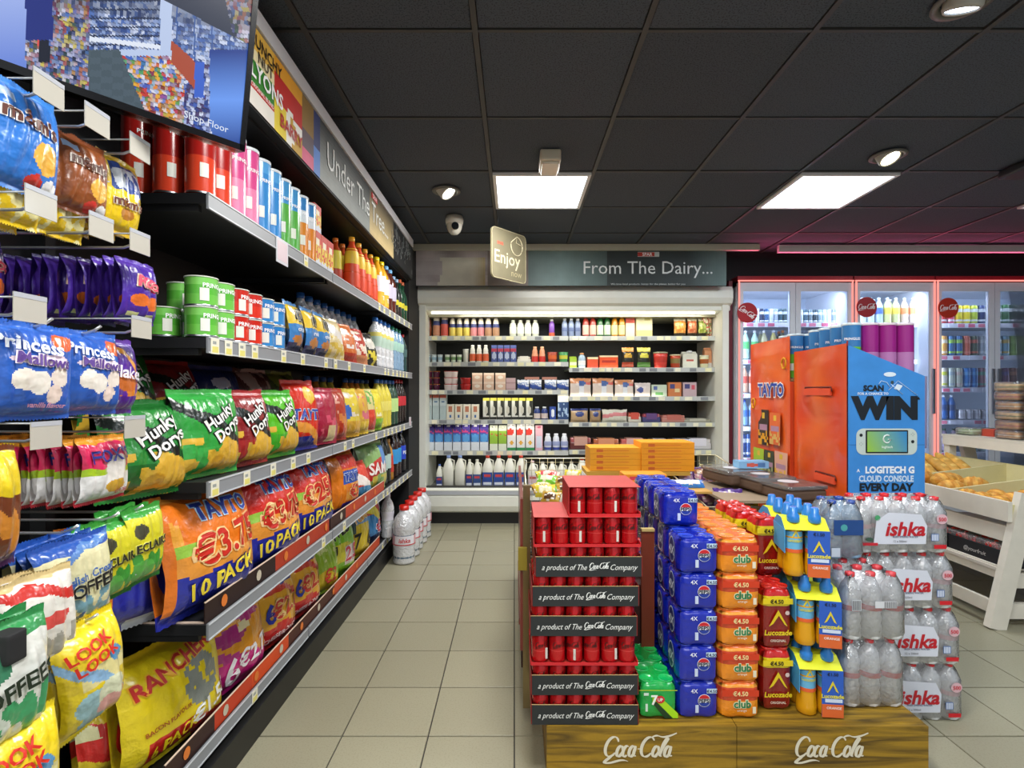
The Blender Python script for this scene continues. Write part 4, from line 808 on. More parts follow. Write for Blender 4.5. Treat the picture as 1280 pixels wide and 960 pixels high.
cans(1174, 1200, 590, 18, ['#3048a8', '#c04a5a', '#2c44a0'], 'at the bottom of the right drinks fridge')
# ================================================================== STOCK ON THE LEFT SHELVES (front turned to the aisle)
R90 = math.pi/2
def gy(p, X): return pY(p, X)
where1 = 'on the top wall shelf'
# crisp tubes, three deep
PR = {'red': ((.42, '#d8452a'), (1, '#a8201c')), 'pink': ((.45, '#e889b0'), (1, '#d8508f')), 'blue': ((.8, '#3f8fd2'), (1, '#58a4de')), 'gb': ((.62, '#5cb24a'), (1, '#4a98d0')), 'ob': ((.55, '#e08a2c'), (.75, '#d8dfe4'), (1, '#3f86c4'))}
its = []
seq = ['red', 'red', 'pink', 'pink', 'blue', 'blue', 'gb', 'gb', 'ob', 'ob']
nmz = {'red': 'red crisp tube', 'pink': 'pink crisp tube', 'blue': 'blue crisp tube', 'gb': 'green and blue crisp tube', 'ob': 'orange and blue crisp tube'}
for r_ in range(3):
    for i, c_ in enumerate(seq):
        if r_ and i > 5: continue
        cc_ = c_ if r_ == 0 or i < 2 else seq[i]
        nd = tallcan(.235, .0375, PR['red' if (r_ and i < 3) else cc_], '#dfe6ea', 'PRINGLES')
        its.append((nd, (-.845-.085*r_, 1.425+.0805*i, SH[1]), R90+random.uniform(-.3, .1), nmz['red' if (r_ and i < 3) else cc_], 'crisp tube', ['front', 'middle', 'back'][r_]))
for r_ in range(3):
    name_row([i_[:5] for i_ in its if i_[5] == ['front', 'middle', 'back'][r_]], f'in the {["front", "middle", "back"][r_]} row, top wall shelf', 'from the near end')
box_l = [('bg', '#d8452c'), ('band', 0, .22, '#d8dcea'), ('noise', .2, .7, 9, -.05, '#e6c83c'), ('band', .8, 1, '#c83a2c'), ('ell', .5, .72, .3, .1, '#f0e6c8')]
its = [(carton(.075, .12, .15, box_l, None, False), (-.83, 2.235+i*.078, SH[1]), R90, 'orange soup box', 'box') for i in range(3)]
its += [(carton(.075, .12, .11, box_l, None, False), (-.83, 2.235+i*.078, SH[1]+.151), R90, 'red box lying on the orange soup boxes', 'box') for i in range(1)]
name_row(its, where1, 'from the near end')
its = []
B = bottle
sq_o = B('squash', .29, .043, '#d8502a', '#e0a030', ((.08, .5, '#e2481f'), (.5, .78, '#f0c83c'))); sq_y = B('squash', .27, .04, '#a8401c', '#c86a2a', ((.08, .4, '#b83a1c'), (.4, .75, '#e0cf3a')))
ty_ = B('soda', .31, .048, '#e8a41c', '#f2d21c', ((.06, .3, '#f0b428'), (.3, .62, '#e6e6ee')), None, 'TK'); db = B('soda', .31, .045, '#5a2418', '#7ab2e0', ((.3, .6, '#c8c0d4'),)); gw = B('wine', .31, .038, '#1f4a34', '#c8603c', ((.3, .42, '#d8cc2c'),)); gw2 = B('wine', .29, .038, '#2a2c2c', '#98b8d8', ((.3, .42, '#d8cc2c'), ))
amb = B('wine', .25, .036, '#4a2c14', '#6a2a20', ((.2, .5, '#a89a2c'),))
for y in [2.47, 2.57, 2.67]: its.append((amb, (-.98, y, SH[1]), R90, 'dark sauce bottle with olive label', 'bottle'))
for y in [2.75, 2.86]: its.append((sq_y, (-.93, y, SH[1]), R90, 'yellow topped red squash bottle', 'bottle'))
for y in [2.80, 2.92, 3.04, 3.16]: its.append((sq_o, (-.86, y, SH[1]), R90, 'orange red squash bottle', 'bottle'))
for y in [3.30, 3.42]: its.append((ty_, (-.86, y, SH[1]), R90, 'big yellow drink bottle with white label', 'bottle'))
for y in [3.54, 3.65]: its.append((db, (-.86, y, SH[1]), R90, 'brown drink bottle with pale blue cap', 'bottle'))
for y in [3.76, 3.86]: its.append((gw2, (-.86, y, SH[1]), R90, 'dark bottle with yellow neck label', 'bottle'))
for y in [3.96, 4.06]: its.append((gw, (-.86, y, SH[1]), R90, 'green bottle with red cap', 'bottle'))
for y in [3.0, 3.12, 3.25]: its.append((B('squash', .29, .04, '#8a7a24', '#4a4a20', ((.1, .5, '#c8a82c'),)), (-.98, y, SH[1]), R90, 'olive bottle behind the orange squash', 'bottle'))
name_row(its, where1, 'from the near end')
# shelf 2: small tubs
its = []
TB = {'g': ((.4, '#6cc04a'), (.7, '#5ab43c'), (1, '#7ac85a')), 'r': ((.5, '#d8331f'), (1, '#c8281a')), 'b': ((.5, '#3a8cd0'), (1, '#2f7fc4'))}
nmt = {'g': 'green crisp tub', 'r': 'red crisp tub', 'b': 'blue crisp tub'}
for lv in range(2):
    its = []
    for i, c_ in enumerate('ggrrbb'): its.append((tallcan(.08, .04, TB[c_], '#d8ddd0', 'PRINGLES', 24), (-.845, 1.43+.084*i, SH[2]+.0805*lv), R90+random.uniform(-.5, .3), nmt[c_], 'crisp tub'))
    for i, c_ in enumerate('ggrrb'):
        if lv == 0 or i: its.append((tallcan(.08, .04, TB[c_], '#d8ddd0', 'PRINGLES', 24), (-.947, 1.43+.084*i, SH[2]+.0805*lv), R90, nmt[c_]+' of the rear row', 'crisp tub'))
    name_row(its, ['in bottom layer, second wall shelf', 'in top layer, second wall shelf'][lv], 'from the near end')
def gb(nd, p0, p1, X, z, label, lean=-.1, turn=0, grp_=None, sc_=None):
    y0, y1 = gy(p0, X), gy(p1, X); return place(nd, (X, (y0+y1)/2, z), label, 'bag', grp_, rz=R90+turn, rx=lean, scale=sc_)
pm = lambda s: bag(.135, .19, .035, [('bg', '#3d86c8'), ('band', .55, .92, '#ecc83a'), ('band', 0, .16, '#2a2c5a'), ('ell', .5, .25, .35, .1, '#c8803a'), ('ring', .55, .72, .3, .14, '#1f1f24')], [('KP', .035, '#17171c', .005, .137, '#f2e9d0'), ('crunch', .016, '#f0f0f0', 0, .085, None)], seed=s, nu=16, nv=22)
for i, y in enumerate((1.99, 2.14, 2.275)): place(pm(i), (-.835, y, SH[2]), ORD[i]+' blue and yellow snack bag from the near end on the second wall shelf', 'bag', 'blue and yellow snack bags', rz=R90+.05, rx=-.06)
for i, y in enumerate((2.05, 2.2)): place(pm(i+5), (-.93, y, SH[2]), ORD[i]+' blue and yellow snack bag behind the front ones on the second wall shelf', 'bag', 'blue and yellow snack bags', rz=R90, rx=-.04)
cr_ = lambda L, s, t=(): bag(.19, .2, .04, L, t, seed=s, nu=16, nv=20)
CB = [([('bg', '#e2cf9a'), ('noise', 0, .6, 7, 0, '#d8b84a'), ('wave', .5, .8, .4, '#e6e0d8')], 'cream and yellow crisp bag'), ([('bg', '#d87434'), ('noise', .3, .8, 6, .0, '#efe6e0'), ('band', 0, .2, '#b8341c')], 'orange crisp bag with white print'), ([('bg', '#b8382a'), ('noise', .1, .9, 5, .0, '#ecdcc8'), ('band', 0, .2, '#d88a5a')], 'red and white crisp bag'), ([('bg', '#221f1a'), ('ell', .6, .6, .3, .14, '#d8d4c8'), ('noise', 0, .4, 6, 0, '#d8c83c')], 'black crisp bag with yellow crisps')]
for i, (L, nm_) in enumerate(CB): place(cr_(L, i+20), (-.84, 2.43+.2*i, SH[2]), nm_+' leaning on the second wall shelf', 'bag', rz=R90-.35, rx=-.25)
its = []
wb = B('water', .31, .043, '#d8e6f0', '#2f6fc0', ((.42, .62, '#b8d0c0'), (.62, .7, '#d8cc6a')), PET); wy = B('water', .31, .043, '#c8c88a', '#2f6fc0', ((.42, .66, '#cfcf5a'),), PET); wg = B('water', .31, .04, '#b8d8cc', '#2a8a6a', ((.45, .65, '#a8cfc0'),), PETB)
for i in range(9): its.append((wy if i < 5 else wb, (-.99, 2.45+.1*i, SH[2]), R90, 'yellowish flavoured water bottle' if i < 5 else 'clear water bottle with blue cap', 'bottle'))
for i in range(4): its.append((wb, (-.86, 3.27+.105*i, SH[2]), R90, 'clear water bottle with blue cap at the front', 'bottle'))
for i in range(3): its.append((wg, (-.86, 3.71+.11*i, SH[2]), R90, 'clear water bottle with green cap', 'bottle'))
its.append((B('soda', .29, .036, '#2c4c4c', '#a8303a', ((.4, .6, '#4a6a6a'),)), (-.86, 4.06, SH[2]), R90, 'dark bottle with red cap', 'bottle'))
name_row(its, 'on the second wall shelf', 'from the near end')
# shelf 3: big crisp bags
hd = lambda g, g2, s: bag(.225, .24, .05, [('bg', g), ('wave', .02, .30, .25, g2), ('noise', .05, .45, 5, .12, '#e0b43a'), ('wave', .52, .66, .5, '#17201a'), ('ell', .72, .22, .26, .17, '#e2b23c'), ('ell', .52, .16, .12, .08, '#d8a22c'), ('band', .88, 1, g2)], [('Hunky', .033, '#f2f2ec', .012, .165, '#101010', .5), ('Dorys', .033, '#f2f2ec', .035, .13, '#101010', .5)], seed=s, slump=1)
G3 = SH[3]
HDB = {'g': hd('#2c8a38', '#1f6a2a', 1), 'g2': hd('#2f9a3c', '#3aa848', 5), 'm': hd('#8a1f22', '#a82a2a', 3), 'l': hd('#5ac022', '#3fae2a', 4)}
place(HDB['g'], (-.91, 1.30, G3-.025), 'green crisp bag hanging over the near end of the third wall shelf', 'bag', rz=R90-.35, rx=-.10)
place(HDB['g2'], (-.855, 1.47, G3), 'green crisp bag standing second on the third wall shelf', 'bag', rz=R90-.25, rx=-.08)
place(HDB['m'], (-.85, 1.665, G3), 'maroon crisp bag between the green and the lime bags', 'bag', rz=R90-.2, rx=-.1)
place(HDB['l'], (-.85, 1.89, G3), 'lime green crisp bag on the third wall shelf', 'bag', rz=R90-.2, rx=-.1)
place(HDB['g'], (-1.04, 1.40, G3+.12), 'green crisp bag lying on top behind the near green bags', 'bag', rz=R90-.3, rx=-.30)
place(HDB['m'], (-1.03, 1.62, G3+.10), 'maroon crisp bag lying on top behind, in the shade', 'bag', rz=R90-.2, rx=-.30)
place(bag(.24, .28, .05, [('bg', '#8a1a20'), ('band', .6, 1, '#1f2f6a'), ('ell', .5, .75, .2, .08, '#c8c8d8')], seed=9), (-1.03, 1.86, G3+.05), 'dark blue and red crisp bag behind the lime bag', 'bag', rz=R90-.2, rx=-.2)
place(bag(.24, .28, .05, [('bg', '#5a2620'), ('noise', .5, 1, 6, .1, '#c8a89a')], seed=10), (-1.02, 2.1, G3+.05), 'dark brown crisp bag behind the red one', 'bag', rz=R90-.2, rx=-.2)
place(bag(.24, .28, .05, [('bg', '#4a5a1a'), ('noise', .5, 1, 6, .1, '#8a9a3a')], seed=11), (-1.02, 2.36, G3+.05), 'olive crisp bag behind the crimson one', 'bag', rz=R90-.2, rx=-.2)
tay = lambda s: bag(.2, .28, .045, [('bg', '#d8321c'), ('band', 0, .2, '#23308a'), ('wave', .2, .34, .3, '#e89a3a'), ('ell', .6, .78, .16, .13, '#f0c84a'), ('band', .92, 1, '#c8281a')], [('TAYTO', .042, '#2a50b0', .01, .14, '#f0f0f0', -.05)], seed=s)
place(tay(1), (-.85, 2.12, G3), 'red crisp bag with blue lettering on the third wall shelf', 'bag', rz=R90-.25, rx=-.1)
CR3 = [(2.32, .2, [('bg', '#a81a3c'), ('noise', .1, .9, 5, .22, '#d8506a'), ('rect', .55, .85, .05, .3, '#e0c890')], 'crimson crisp bag', ()), (2.49, .17, [('bg', '#b0341c'), ('noise', .1, .5, 5, .05, '#d8823a'), ('noise', .5, .9, 6, .15, '#d8a08a')], 'rust red crisp bag', ()),
       (2.68, .2, [('bg', '#dcc43a'), ('ell', .3, .5, .22, .16, '#3a68b8'), ('noise', .4, .9, 5, .1, '#e6dcc8'), ('band', 0, .3, '#dca82c')], 'yellow crisp bag with blue patch', ()), (2.86, .19, [('bg', '#d8a83a'), ('noise', .3, .8, 5, .05, '#d86a7a'), ('band', 0, .25, '#e8c43a')], 'yellow and pink crisp bag', ()), (3.02, .17, [('bg', '#d8cc8a'), ('band', .05, .5, '#d8402c'), ('noise', .6, .95, 6, .0, '#6aa84a')], 'red based crisp bag', ()),
       (3.18, .17, [('bg', '#e2d03a'), ('band', 0, .25, '#8ac02c'), ('noise', .3, .7, 6, .15, '#efe6c0')], 'bright yellow crisp bag', ())]
for y, w_, L, nm_, t in CR3: place(bag(w_+.03, .25, .045, L, t, seed=int(y*100), nu=16, nv=22), (-.85, y, G3), nm_+' on the third wall shelf', 'bag', rz=R90-.3, rx=-.12)
its = []
ora = B('soda', .31, .045, '#e08a2c', '#3a6ab0', ((.35, .55, '#e89a3c'),)); yel = B('soda', .31, .045, '#d8c84a', '#3a6ab0', ((.35, .55, '#e0d46a'),)); ltm = B('soda', .31, .045, '#2a4a3a', '#3a6ab0', ((.3, .6, '#b8d88a'),)); cok = B('soda', .32, .04, '#241c1c', '#a82028', ((.4, .62, '#c8303a'),))
for i in range(4): its.append((ora if i < 2 else yel, (-1.02, 2.6+.11*i, G3), R90, ('orange' if i < 2 else 'yellow')+' drink bottle in the rear row', 'bottle'))
for i in range(5): its.append((ora if i < 3 else yel, (-.98, 3.06+.11*i, G3), R90, ('orange' if i < 3 else 'yellow')+' drink bottle behind the crisp bags', 'bottle'))
for i in range(3): its.append((yel, (-.87, 3.34+.105*i, G3), R90, 'yellow drink bottle', 'bottle'))
for i in range(2): its.append((ltm, (-.87, 3.66+.1*i, G3), R90, 'dark bottle with pale green label', 'bottle'))
for i in range(3): its.append((cok, (-.87, 3.87+.09*i, G3), R90, 'dark cola bottle with red label', 'bottle'))
name_row(its, 'on the third wall shelf', 'from the near end')
# shelf 4: multipacks
G4 = SH[4]
def mp(c1, price, s, w_=.355, h=.335, c0=None):
    return bag(w_, h, .075, [('bg', c1), ('noise', .25, .8, 5, .25, c0 or '#efa63a'), ('wave', .25, .50, .15, '#ec9a3c'), ('wave', -.1, .32, .12, '#28309a'), ('ell', .15, .55, .16, .04, '#9ac84a'), ('band', .94, 1, '#e8963c' if c0 is None else c1), ('rect', 0, .07, .1, .95, c1)],
               [('TAYTO', .047, '#2440a0', .03, .275, '#bfe0f4', -.02), (price, .078, '#c8281a', .02, .185, '#f3c98a', .12), ('10 PACK', .046, '#f0d83c', .0, .09, '#1c2278', .14)], seed=s, slump=1.2, nu=30, nv=34)
TO = mp('#e8781c', '€3.75', 3); TR = mp('#d0281c', '€3.75', 6, c0='#d8382a'); TR2 = mp('#d0281c', '€2.50', 8, c0='#d8382a')
place(TO, (-.868, 1.505, G4), 'large orange multipack bag at the near end of the fourth wall shelf', 'bag', rz=R90-.18, rx=-.12)
place(TR, (-.865, 1.868, G4), 'large red multipack bag next to the orange multipack', 'bag', rz=R90-.15, rx=-.14)
place(TR2, (-.865, 2.228, G4), 'second large red multipack bag along the fourth wall shelf', 'bag', rz=R90-.15, rx=-.14)
bt = mp('#e07a20', '', 11, .3, .24) if False else bag(.3, .26, .06, [('bg', '#e27a24'), ('rect', .3, .8, .0, .55, '#2a2f9a'), ('noise', .6, 1, 5, .1, '#f0a04a'), ('rect', .45, .75, 0, .1, '#dfe4f0')], seed=12)
for i, (x, y, z, t) in enumerate(((-1.03, 1.42, G4, -.7), (-.99, 1.36, G4, -.5))): place(bt, (x, y, z), ['orange and blue multipack behind the toffee bags', 'orange and blue multipack left of the large orange one'][i], 'bag', rz=R90+t, rx=-.2)
place(bag(.2, .30, .06, [('bg', '#22294a'), ('band', .2, .5, '#d8782a')], [('6', .05, '#efe6c0', .03, .1, None)], seed=13), (-.93, 2.49, G4), 'dark blue bag squeezed between the red and orange packs', 'bag', rz=R90-.2, rx=-.1)
place(bag(.27, .31, .06, [('bg', '#e07c1e'), ('noise', .2, .6, 5, .1, '#e8a03c'), ('band', .45, .66, '#2a56b0'), ('band', .7, .92, '#c8342a'), ('band', 0, .16, '#3a2a8a'), ('rect', 0, .25, .1, .9, '#e07c1e')], [('TAYTO', .04, '#2448a8', .03, .175, '#e8eef4'), ('€2', .06, '#c8382a', .03, .1, '#f0cf9a')], seed=14), (-.865, 2.68, G4), 'orange multipack with blue lettering, third large one along', 'bag', rz=R90-.2, rx=-.12)
place(bag(.22, .22, .05, [('bg', '#d8402f'), ('wave', .3, .6, .4, '#efe4da'), ('band', 0, .3, '#4a8ab0')], seed=15), (-.865, 2.95, G4), 'small red and white bag leaning on the fourth wall shelf', 'bag', rz=R90-.4, rx=-.3)
place(bag(.30, .30, .06, [('bg', '#8ab06a'), ('wave', .3, .62, -.2, '#c8302a'), ('noise', 0, .3, 5, 0, '#d8c84a'), ('rect', .7, 1, .5, .9, '#5a8ac8')], [('SAM', .07, '#f0e6e0', .0, .14, None)], seed=16), (-.865, 3.22, G4), 'green and red bag at the end of the printed riser', 'bag', rz=R90-.3, rx=-.12)
its = []
pb = B('soda', .32, .045, '#2c1a18', '#a8aab0', ((.3, .62, '#3a98d8'),)); pp = B('soda', .32, .045, '#1c1a20', '#2a3a9a', ((.3, .62, '#2a48c8'),), None, 'PEPSI'); lu = B('squash', .28, .04, '#c88a2a', '#d8a86a', ((.2, .6, '#c8382a'),)); dk_ = B('soda', .32, .045, '#262a26', '#2a4a3a', ((.3, .6, '#b8d0c8'),))
for i in range(3): its.append((dk_, (-.99, 3.1+.11*i, G4), R90, 'dark bottle with pale label in the rear row', 'bottle'))
for i in range(2): its.append((dk_, (-.87, 3.44+.1*i, G4), R90, 'dark bottle with pale label', 'bottle'))
for i in range(1): its.append((lu, (-.87, 3.64, G4), R90, 'orange bottle with red label', 'bottle'))
for i in range(2): its.append((pb, (-.87, 3.76+.1*i, G4), R90, 'cola bottle with light blue label', 'bottle'))
its.append((pp, (-.87, 4.02, G4), R90, 'cola bottle with dark blue label', 'bottle'))
name_row(its, 'on the fourth wall shelf', 'from the near end')
# bottom shelf
G5 = SH[5]
place(bag(.36, .315, .07, [('bg', '#ecd21c'), ('band', .93, 1, '#e8c818'), ('ell', .68, .56, .2, .22, '#8a9088'), ('noise', .3, .8, 9, .3, '#ecd21c'), ('wave', -.05, .25, .18, '#d02a22'), ('wave', -.2, .03, .15, '#e8cc1c'), ('rect', 0, .16, 0, 1, '#e8cf1c')],
          [('RANCHERS', .042, '#c02a20', .0, .255, '#f0b42c', .18), ('BACON FLAVOUR', .012, '#a8521c', -.06, .12, None, .1), ('6 PACK', .032, '#efd61c', -.04, .065, '#c02a20', .12), ('€1.50', .05, '#f2f2ee', .09, .095, None, .2)], seed=21, slump=1.2, nu=34, nv=36), (-.99, 1.535, G5), 'large yellow multipack with red lettering at the near end of the bottom shelf', 'bag', rz=R90-.22, rx=-.12)
place(bag(.26, .2, .06, [('bg', '#dcc02a'), ('wave', .15, .65, .5, '#c82a22'), ('noise', .6, 1, 5, 0, '#d8d4a0'), ('band', 0, .12, '#2c3a6a')], [('6', .06, '#f0d83c', .02, .08, None)], seed=22), (-1.07, 1.47, G5), 'small yellow and red bag behind the large yellow multipack', 'bag', rz=R90-.5, rx=-.2)
place(bag(.31, .32, .07, [('bg', '#ec9e2c'), ('wave', .25, .36, .5, '#c03a8a'), ('wave', -.05, .36, .1, '#d8288a'), ('ell', .3, .62, .22, .09, '#a82f7a'), ('ell', .62, .78, .2, .08, '#b8347f'), ('ell', .5, .66, .1, .05, '#f0e2b0')], [('6', .09, '#f6f2f4', -.06, .085, None, .12), ('€2.75', .06, '#f6f2f4', .06, .115, None, .12)], seed=23, nu=30, nv=32), (-.985, 1.85, G5), 'orange and magenta multipack on the bottom shelf', 'bag', rz=R90-.2, rx=-.12)
yb = lambda s: bag(.28, .32, .07, [('bg', '#ecae34'), ('band', .78, .9, '#2a3a86'), ('wave', .68, .76, .2, '#d8402a'), ('wave', -.05, .30, .08, '#d82c2c'), ('band', .92, 1, '#e07a2a')], [('TAYTO', .045, '#2440a0', .0, .285, '#f0d8c0'), ('6', .075, '#24349a', -.07, .155, None, .1), ('€2.75', .07, '#c8382a', .05, .165, '#f4d08a', .1), ('CHEESE & ONION', .018, '#f4dcd8', 0, .06, None, .08)], seed=s, nu=28, nv=30)
place(yb(24), (-.985, 2.15, G5), 'yellow multipack with red base next to the magenta one', 'bag', rz=R90-.2, rx=-.12)
place(yb(25), (-.985, 2.43, G5), 'second yellow multipack with red base along the bottom shelf', 'bag', rz=R90-.2, rx=-.12)
place(bag(.28, .32, .06, [('bg', '#9ac03a'), ('noise', .4, .9, 6, .1, '#d0dc8a'), ('wave', .05, .35, .2, '#e0c42c')], [('€2', .07, '#c8382a', .03, .09, None)], seed=26), (-.985, 2.69, G5), 'green and yellow multipack on the bottom shelf', 'bag', rz=R90-.3, rx=-.15)
place(bag(.32, .34, .07, [('bg', '#86c82c'), ('wave', .25, .55, .1, '#e0d83c'), ('rect', 0, .2, .5, 1, '#1f3a1c'), ('rect', .55, .95, .2, .5, '#e8dcd0')], [('WEDG', .06, '#1c1c1a', .02, .27, '#b8dc6a', .2), ('7', .11, '#1a1a1a', -.07, .15, None), ('2.5', .08, '#c83a4a', .07, .13, '#f2e8e8')], seed=27, nu=28, nv=30), (-.985, 2.93, G5), 'lime green multipack with black lettering on the bottom shelf', 'bag', rz=R90-.3, rx=-.12)
place(bag(.30, .33, .07, [('bg', '#e0c42c'), ('band', .65, .95, '#6a9ac8'), ('rect', 0, .3, .5, 1, '#2a4a50')], [('Tubes', .055, '#e8a02c', .02, .26, '#f2e6b8', .15), ('7  6', .09, '#1c1a1a', .02, .12, None)], seed=28), (-.985, 3.27, G5), 'yellow and pale blue multipack on the bottom shelf', 'bag', rz=R90-.3, rx=-.12)
place(bag(.28, .34, .07, [('bg', '#3a8ac8'), ('band', .6, .95, '#c83028'), ('wave', .55, .8, .5, '#e6d83c'), ('band', 0, .2, '#2a3a6a')], [('€', .08, '#c8304a', .05, .12, '#e8e8f0')], seed=29), (-.985, 3.56, G5), 'blue multipack with red and yellow top on the bottom shelf', 'bag', rz=R90-.3, rx=-.12)
its = [(B('water', .31, .045, '#d8e6f0', '#d8d8e0', ((.4, .6, '#e0dce8'),), PET, ), (-1.0+.1*j, 3.76+.1*i, G5 if i == 0 else G5), R90, 'clear water bottle', 'bottle') for i in range(1) for j in range(2)]
name_row(its, 'at the far end of the bottom shelf', 'from the wall')
# five litre water bottles on the floor
WH = B('water', .40, .078, '#dfeaf4', '#d8281e', (), PET)
its = []
big_ = []
lab = MB()
for z in range(1): 
    lab.lathe([(.0795, .14), (.0795, .165), (.0795, .20)], 20, lambda z, a: lin('#ece9ee') if abs(a) < 1.0 else lin('#d8a0a8'), cap=False); lab.lathe([(.0798, .135), (.0798, .142)], 20, '#c8303a', cap=False)
    lab.text('ishka', .03, '#c8242c', lambda x, z: (.081*math.sin(x/.08), -.081*math.cos(x/.08), z), 0, .17, bold=.02, shear=.15)
WH5 = Node('bottle', None, WH.kids+[Node('label', lab.mesh('label', PRINT)), Node('water', MB().lathe([(.06, .004), (.072, .01), (.074, .06), (.069, .09), (.073, .13), (.07, .17), (.073, .2), (.069, .25), (.05, .285)], 18, '#9fb8cc').mesh('water', film_mat('water_body', '#a8c4dc', .25, .05, .05, .6, 35)))])
for i, (x, y) in enumerate(((-.775, 3.72), (-.77, 3.885), (-.775, 4.05), (-.77, 4.215), (-.765, 4.38))): its.append((WH5, (x, y, 0), .25, 'large clear water bottle with red cap', 'bottle'))
name_row(its, 'on the floor past the shelving', 'from the front')
its = [(B('soda', .34, .05, '#a81a22', '#d8281e', ((.3, .6, '#c8242c'),)), (-.86, 4.0+.11*i, G5-.165 if False else .165), R90, 'red drink bottle', 'bottle') for i in range(0)]

# ================================================================== BAGS ON THE PEGS (near end)
def hang(nd, Hrod, X, y, h, label, cat='bag', grp_=None, tilt=0, roll=0, turn=0):
    return place(nd, (X, y, Hrod-h), label, cat, grp_, rz=R90+turn, rx=tilt, ry=roll)
def hang_row(nd, nback, Hrod, X, y, h, desc, where, dx=.026, turn=0, first=0, **k):
    for i in range(nback):
        where_ = where
        lab_ = (f'frontmost {desc} {where}' if i == 0 else f'{ORD[i]} {desc} back along its hook {where}')
        hang(nd, Hrod+random.uniform(-.004, .004), X-dx*i, y+random.uniform(-.006, .006), h, lab_, 'bag', desc+'s '+where, turn=turn+random.uniform(-.08, .08), **k)
mm = lambda c, c2, s: [('bg', c), ('band', .9, 1, c2), ('ell', .72, .36, .2, .15, '#e0a83c'), ('ell', .6, .12, .12, .07, '#c8342c'), ('ell', .85, .12, .12, .07, '#e8e8e8'), ('rect', .08, .3, .78, .86, '#a8c0e0')]
M1 = bag(.14, .185, .028, mm('#2f74c8', '#3a80d0', 1), [("m&m's", .026, '#5a2a1a', .0, .122, '#f4f0ea', -.05)], seed=31)
M2 = bag(.115, .15, .026, mm('#8a4a22', '#7a3e1c', 2), [("m&m's", .021, '#4a2214', .0, .098, '#f0e4d8', -.05)], seed=32)
M3 = bag(.108, .165, .026, [('bg', '#ecc81c'), ('rect', .12, .88, .55, .88, '#2c4a98'), ('noise', .56, .86, 7, .1, '#d8e0ea'), ('ell', .5, .25, .2, .07, '#b87a2c'), ('band', 0, .05, '#e0b818')], [("m&m's", .020, '#6a3018', .0, .066, '#f6ecd8')], seed=33)
hang_row(M1, 3, 1.725, -.855, .915, .185, 'blue sweet pouch', 'on the top pegs', turn=-.12)
hang_row(M2, 4, 1.70, -.862, 1.045, .15, 'brown sweet pouch', 'on the top pegs', turn=-.1)
hang_row(M3, 5, 1.712, -.87, 1.155, .165, 'yellow sweet pouch', 'on the top pegs', turn=-.1)
M4 = bag(.13, .16, .026, [('bg', '#e8c41c'), ('band', .4, .8, '#d8a81c'), ('noise', 0, .5, 7, .1, '#e8e0a0')], seed=34)
hang_row(M4, 2, 1.665, -.90, 1.03, .16, 'low yellow pouch behind brown ones', 'on the top pegs')
hang_row(M4, 2, 1.655, -.89, .92, .16, 'low yellow pouch under blue one', 'on the top pegs', dx=.04)
PU = bag(.115, .14, .026, [('bg', '#4a2a9a'), ('band', .86, 1, '#5a3aae'), ('ell', .65, .62, .28, .1, '#d8406a'), ('ell', .35, .35, .2, .1, '#e0702c'), ('ell', .72, .32, .26, .11, '#e0702c'), ('band', 0, .06, '#3a2080'), ('rect', .15, .4, .1, .16, '#d8dc9a'), ('rect', .6, .85, .08, .14, '#d8dc9a')], [('Roos', .026, '#e8506a', .01, .09, '#f4dcc8', -.1)], seed=35)
hang_row(PU, 12, 1.497, -.862, 1.205, .14, 'purple sweet pouch', 'on the second peg row', dx=.030, turn=-.05)
hang_row(PU, 4, 1.495, -1.02, 1.0, .14, 'near purple sweet pouch', 'on the second peg row', dx=.035)
PC = [('bg', '#2a5cb8'), ('band', .92, 1, '#3468c4'), ('ell', .86, .82, .16, .09, '#e0602c'), ('ell', .36, .42, .15, .11, '#efe6da'), ('ell', .52, .38, .14, .12, '#f3ece2'), ('ell', .78, .44, .13, .10, '#efe2d6'), ('ell', .72, .26, .1, .1, '#ecd8cc'), ('ell', .55, .62, .36, .05, '#e8d4e0')]
PB = bag(.15, .17, .03, PC, [('Princess', .024, '#eef2fa', -.01, .132, None, -.12), ('Mallows', .02, '#5a3a8a', .01, .105, '#f4e6ee', -.1), ('vanilla flavour', .009, '#e8a8c0', .02, .026, None, -.05)], seed=36)
hang_row(PB, 3, 1.323, -.855, .925, .17, 'blue marshmallow bag', 'on the third peg row', turn=-.15)
PB2 = bag(.14, .165, .03, PC, [('Princess', .022, '#eef2fa', -.01, .128, None, -.12), ('Mallows', .019, '#5a3a8a', .01, .102, '#f4e6ee', -.1)], seed=37)
hang_row(PB2, 3, 1.318, -.856, 1.055, .165, 'right blue marshmallow bag', 'on the third peg row', turn=-.15)
FL = bag(.10, .16, .03, [('bg', '#5a2a9c'), ('noise', .25, .6, 6, .1, '#d8822c'), ('ell', .5, .42, .34, .12, '#c86a2a'), ('wave', .72, .82, .6, '#e8a03c'), ('rect', .1, .3, .1, .2, '#c8c0e8')], [('Flakes', .026, '#f2ecf6', .0, .09, None, -.1)], seed=38)
hang_row(FL, 3, 1.31, -.86, 1.145, .16, 'purple chocolate flakes bag', 'on the third peg row')
FX = bag(.125, .135, .026, [('bg', '#e6e4e2'), ('band', .52, 1, '#d8285a'), ('band', .44, .54, '#a8c828'), ('band', .9, 1, '#e0982c'), ('ell', .62, .5, .25, .2, '#e8e2da'), ('ell', .62, .24, .24, .1, '#d8a83a'), ('band', 0, .05, '#b8303c')], [("FOX'S", .026, '#28308a', .0, .098, None, .05), ('GLACIER', .008, '#c8304a', .03, .02, None)], seed=39)
hang_row(FX, 9, 1.103, -.86, 1.105, .135, 'pink and white sweet bag', 'on the fourth peg row', dx=.028, turn=-.08)
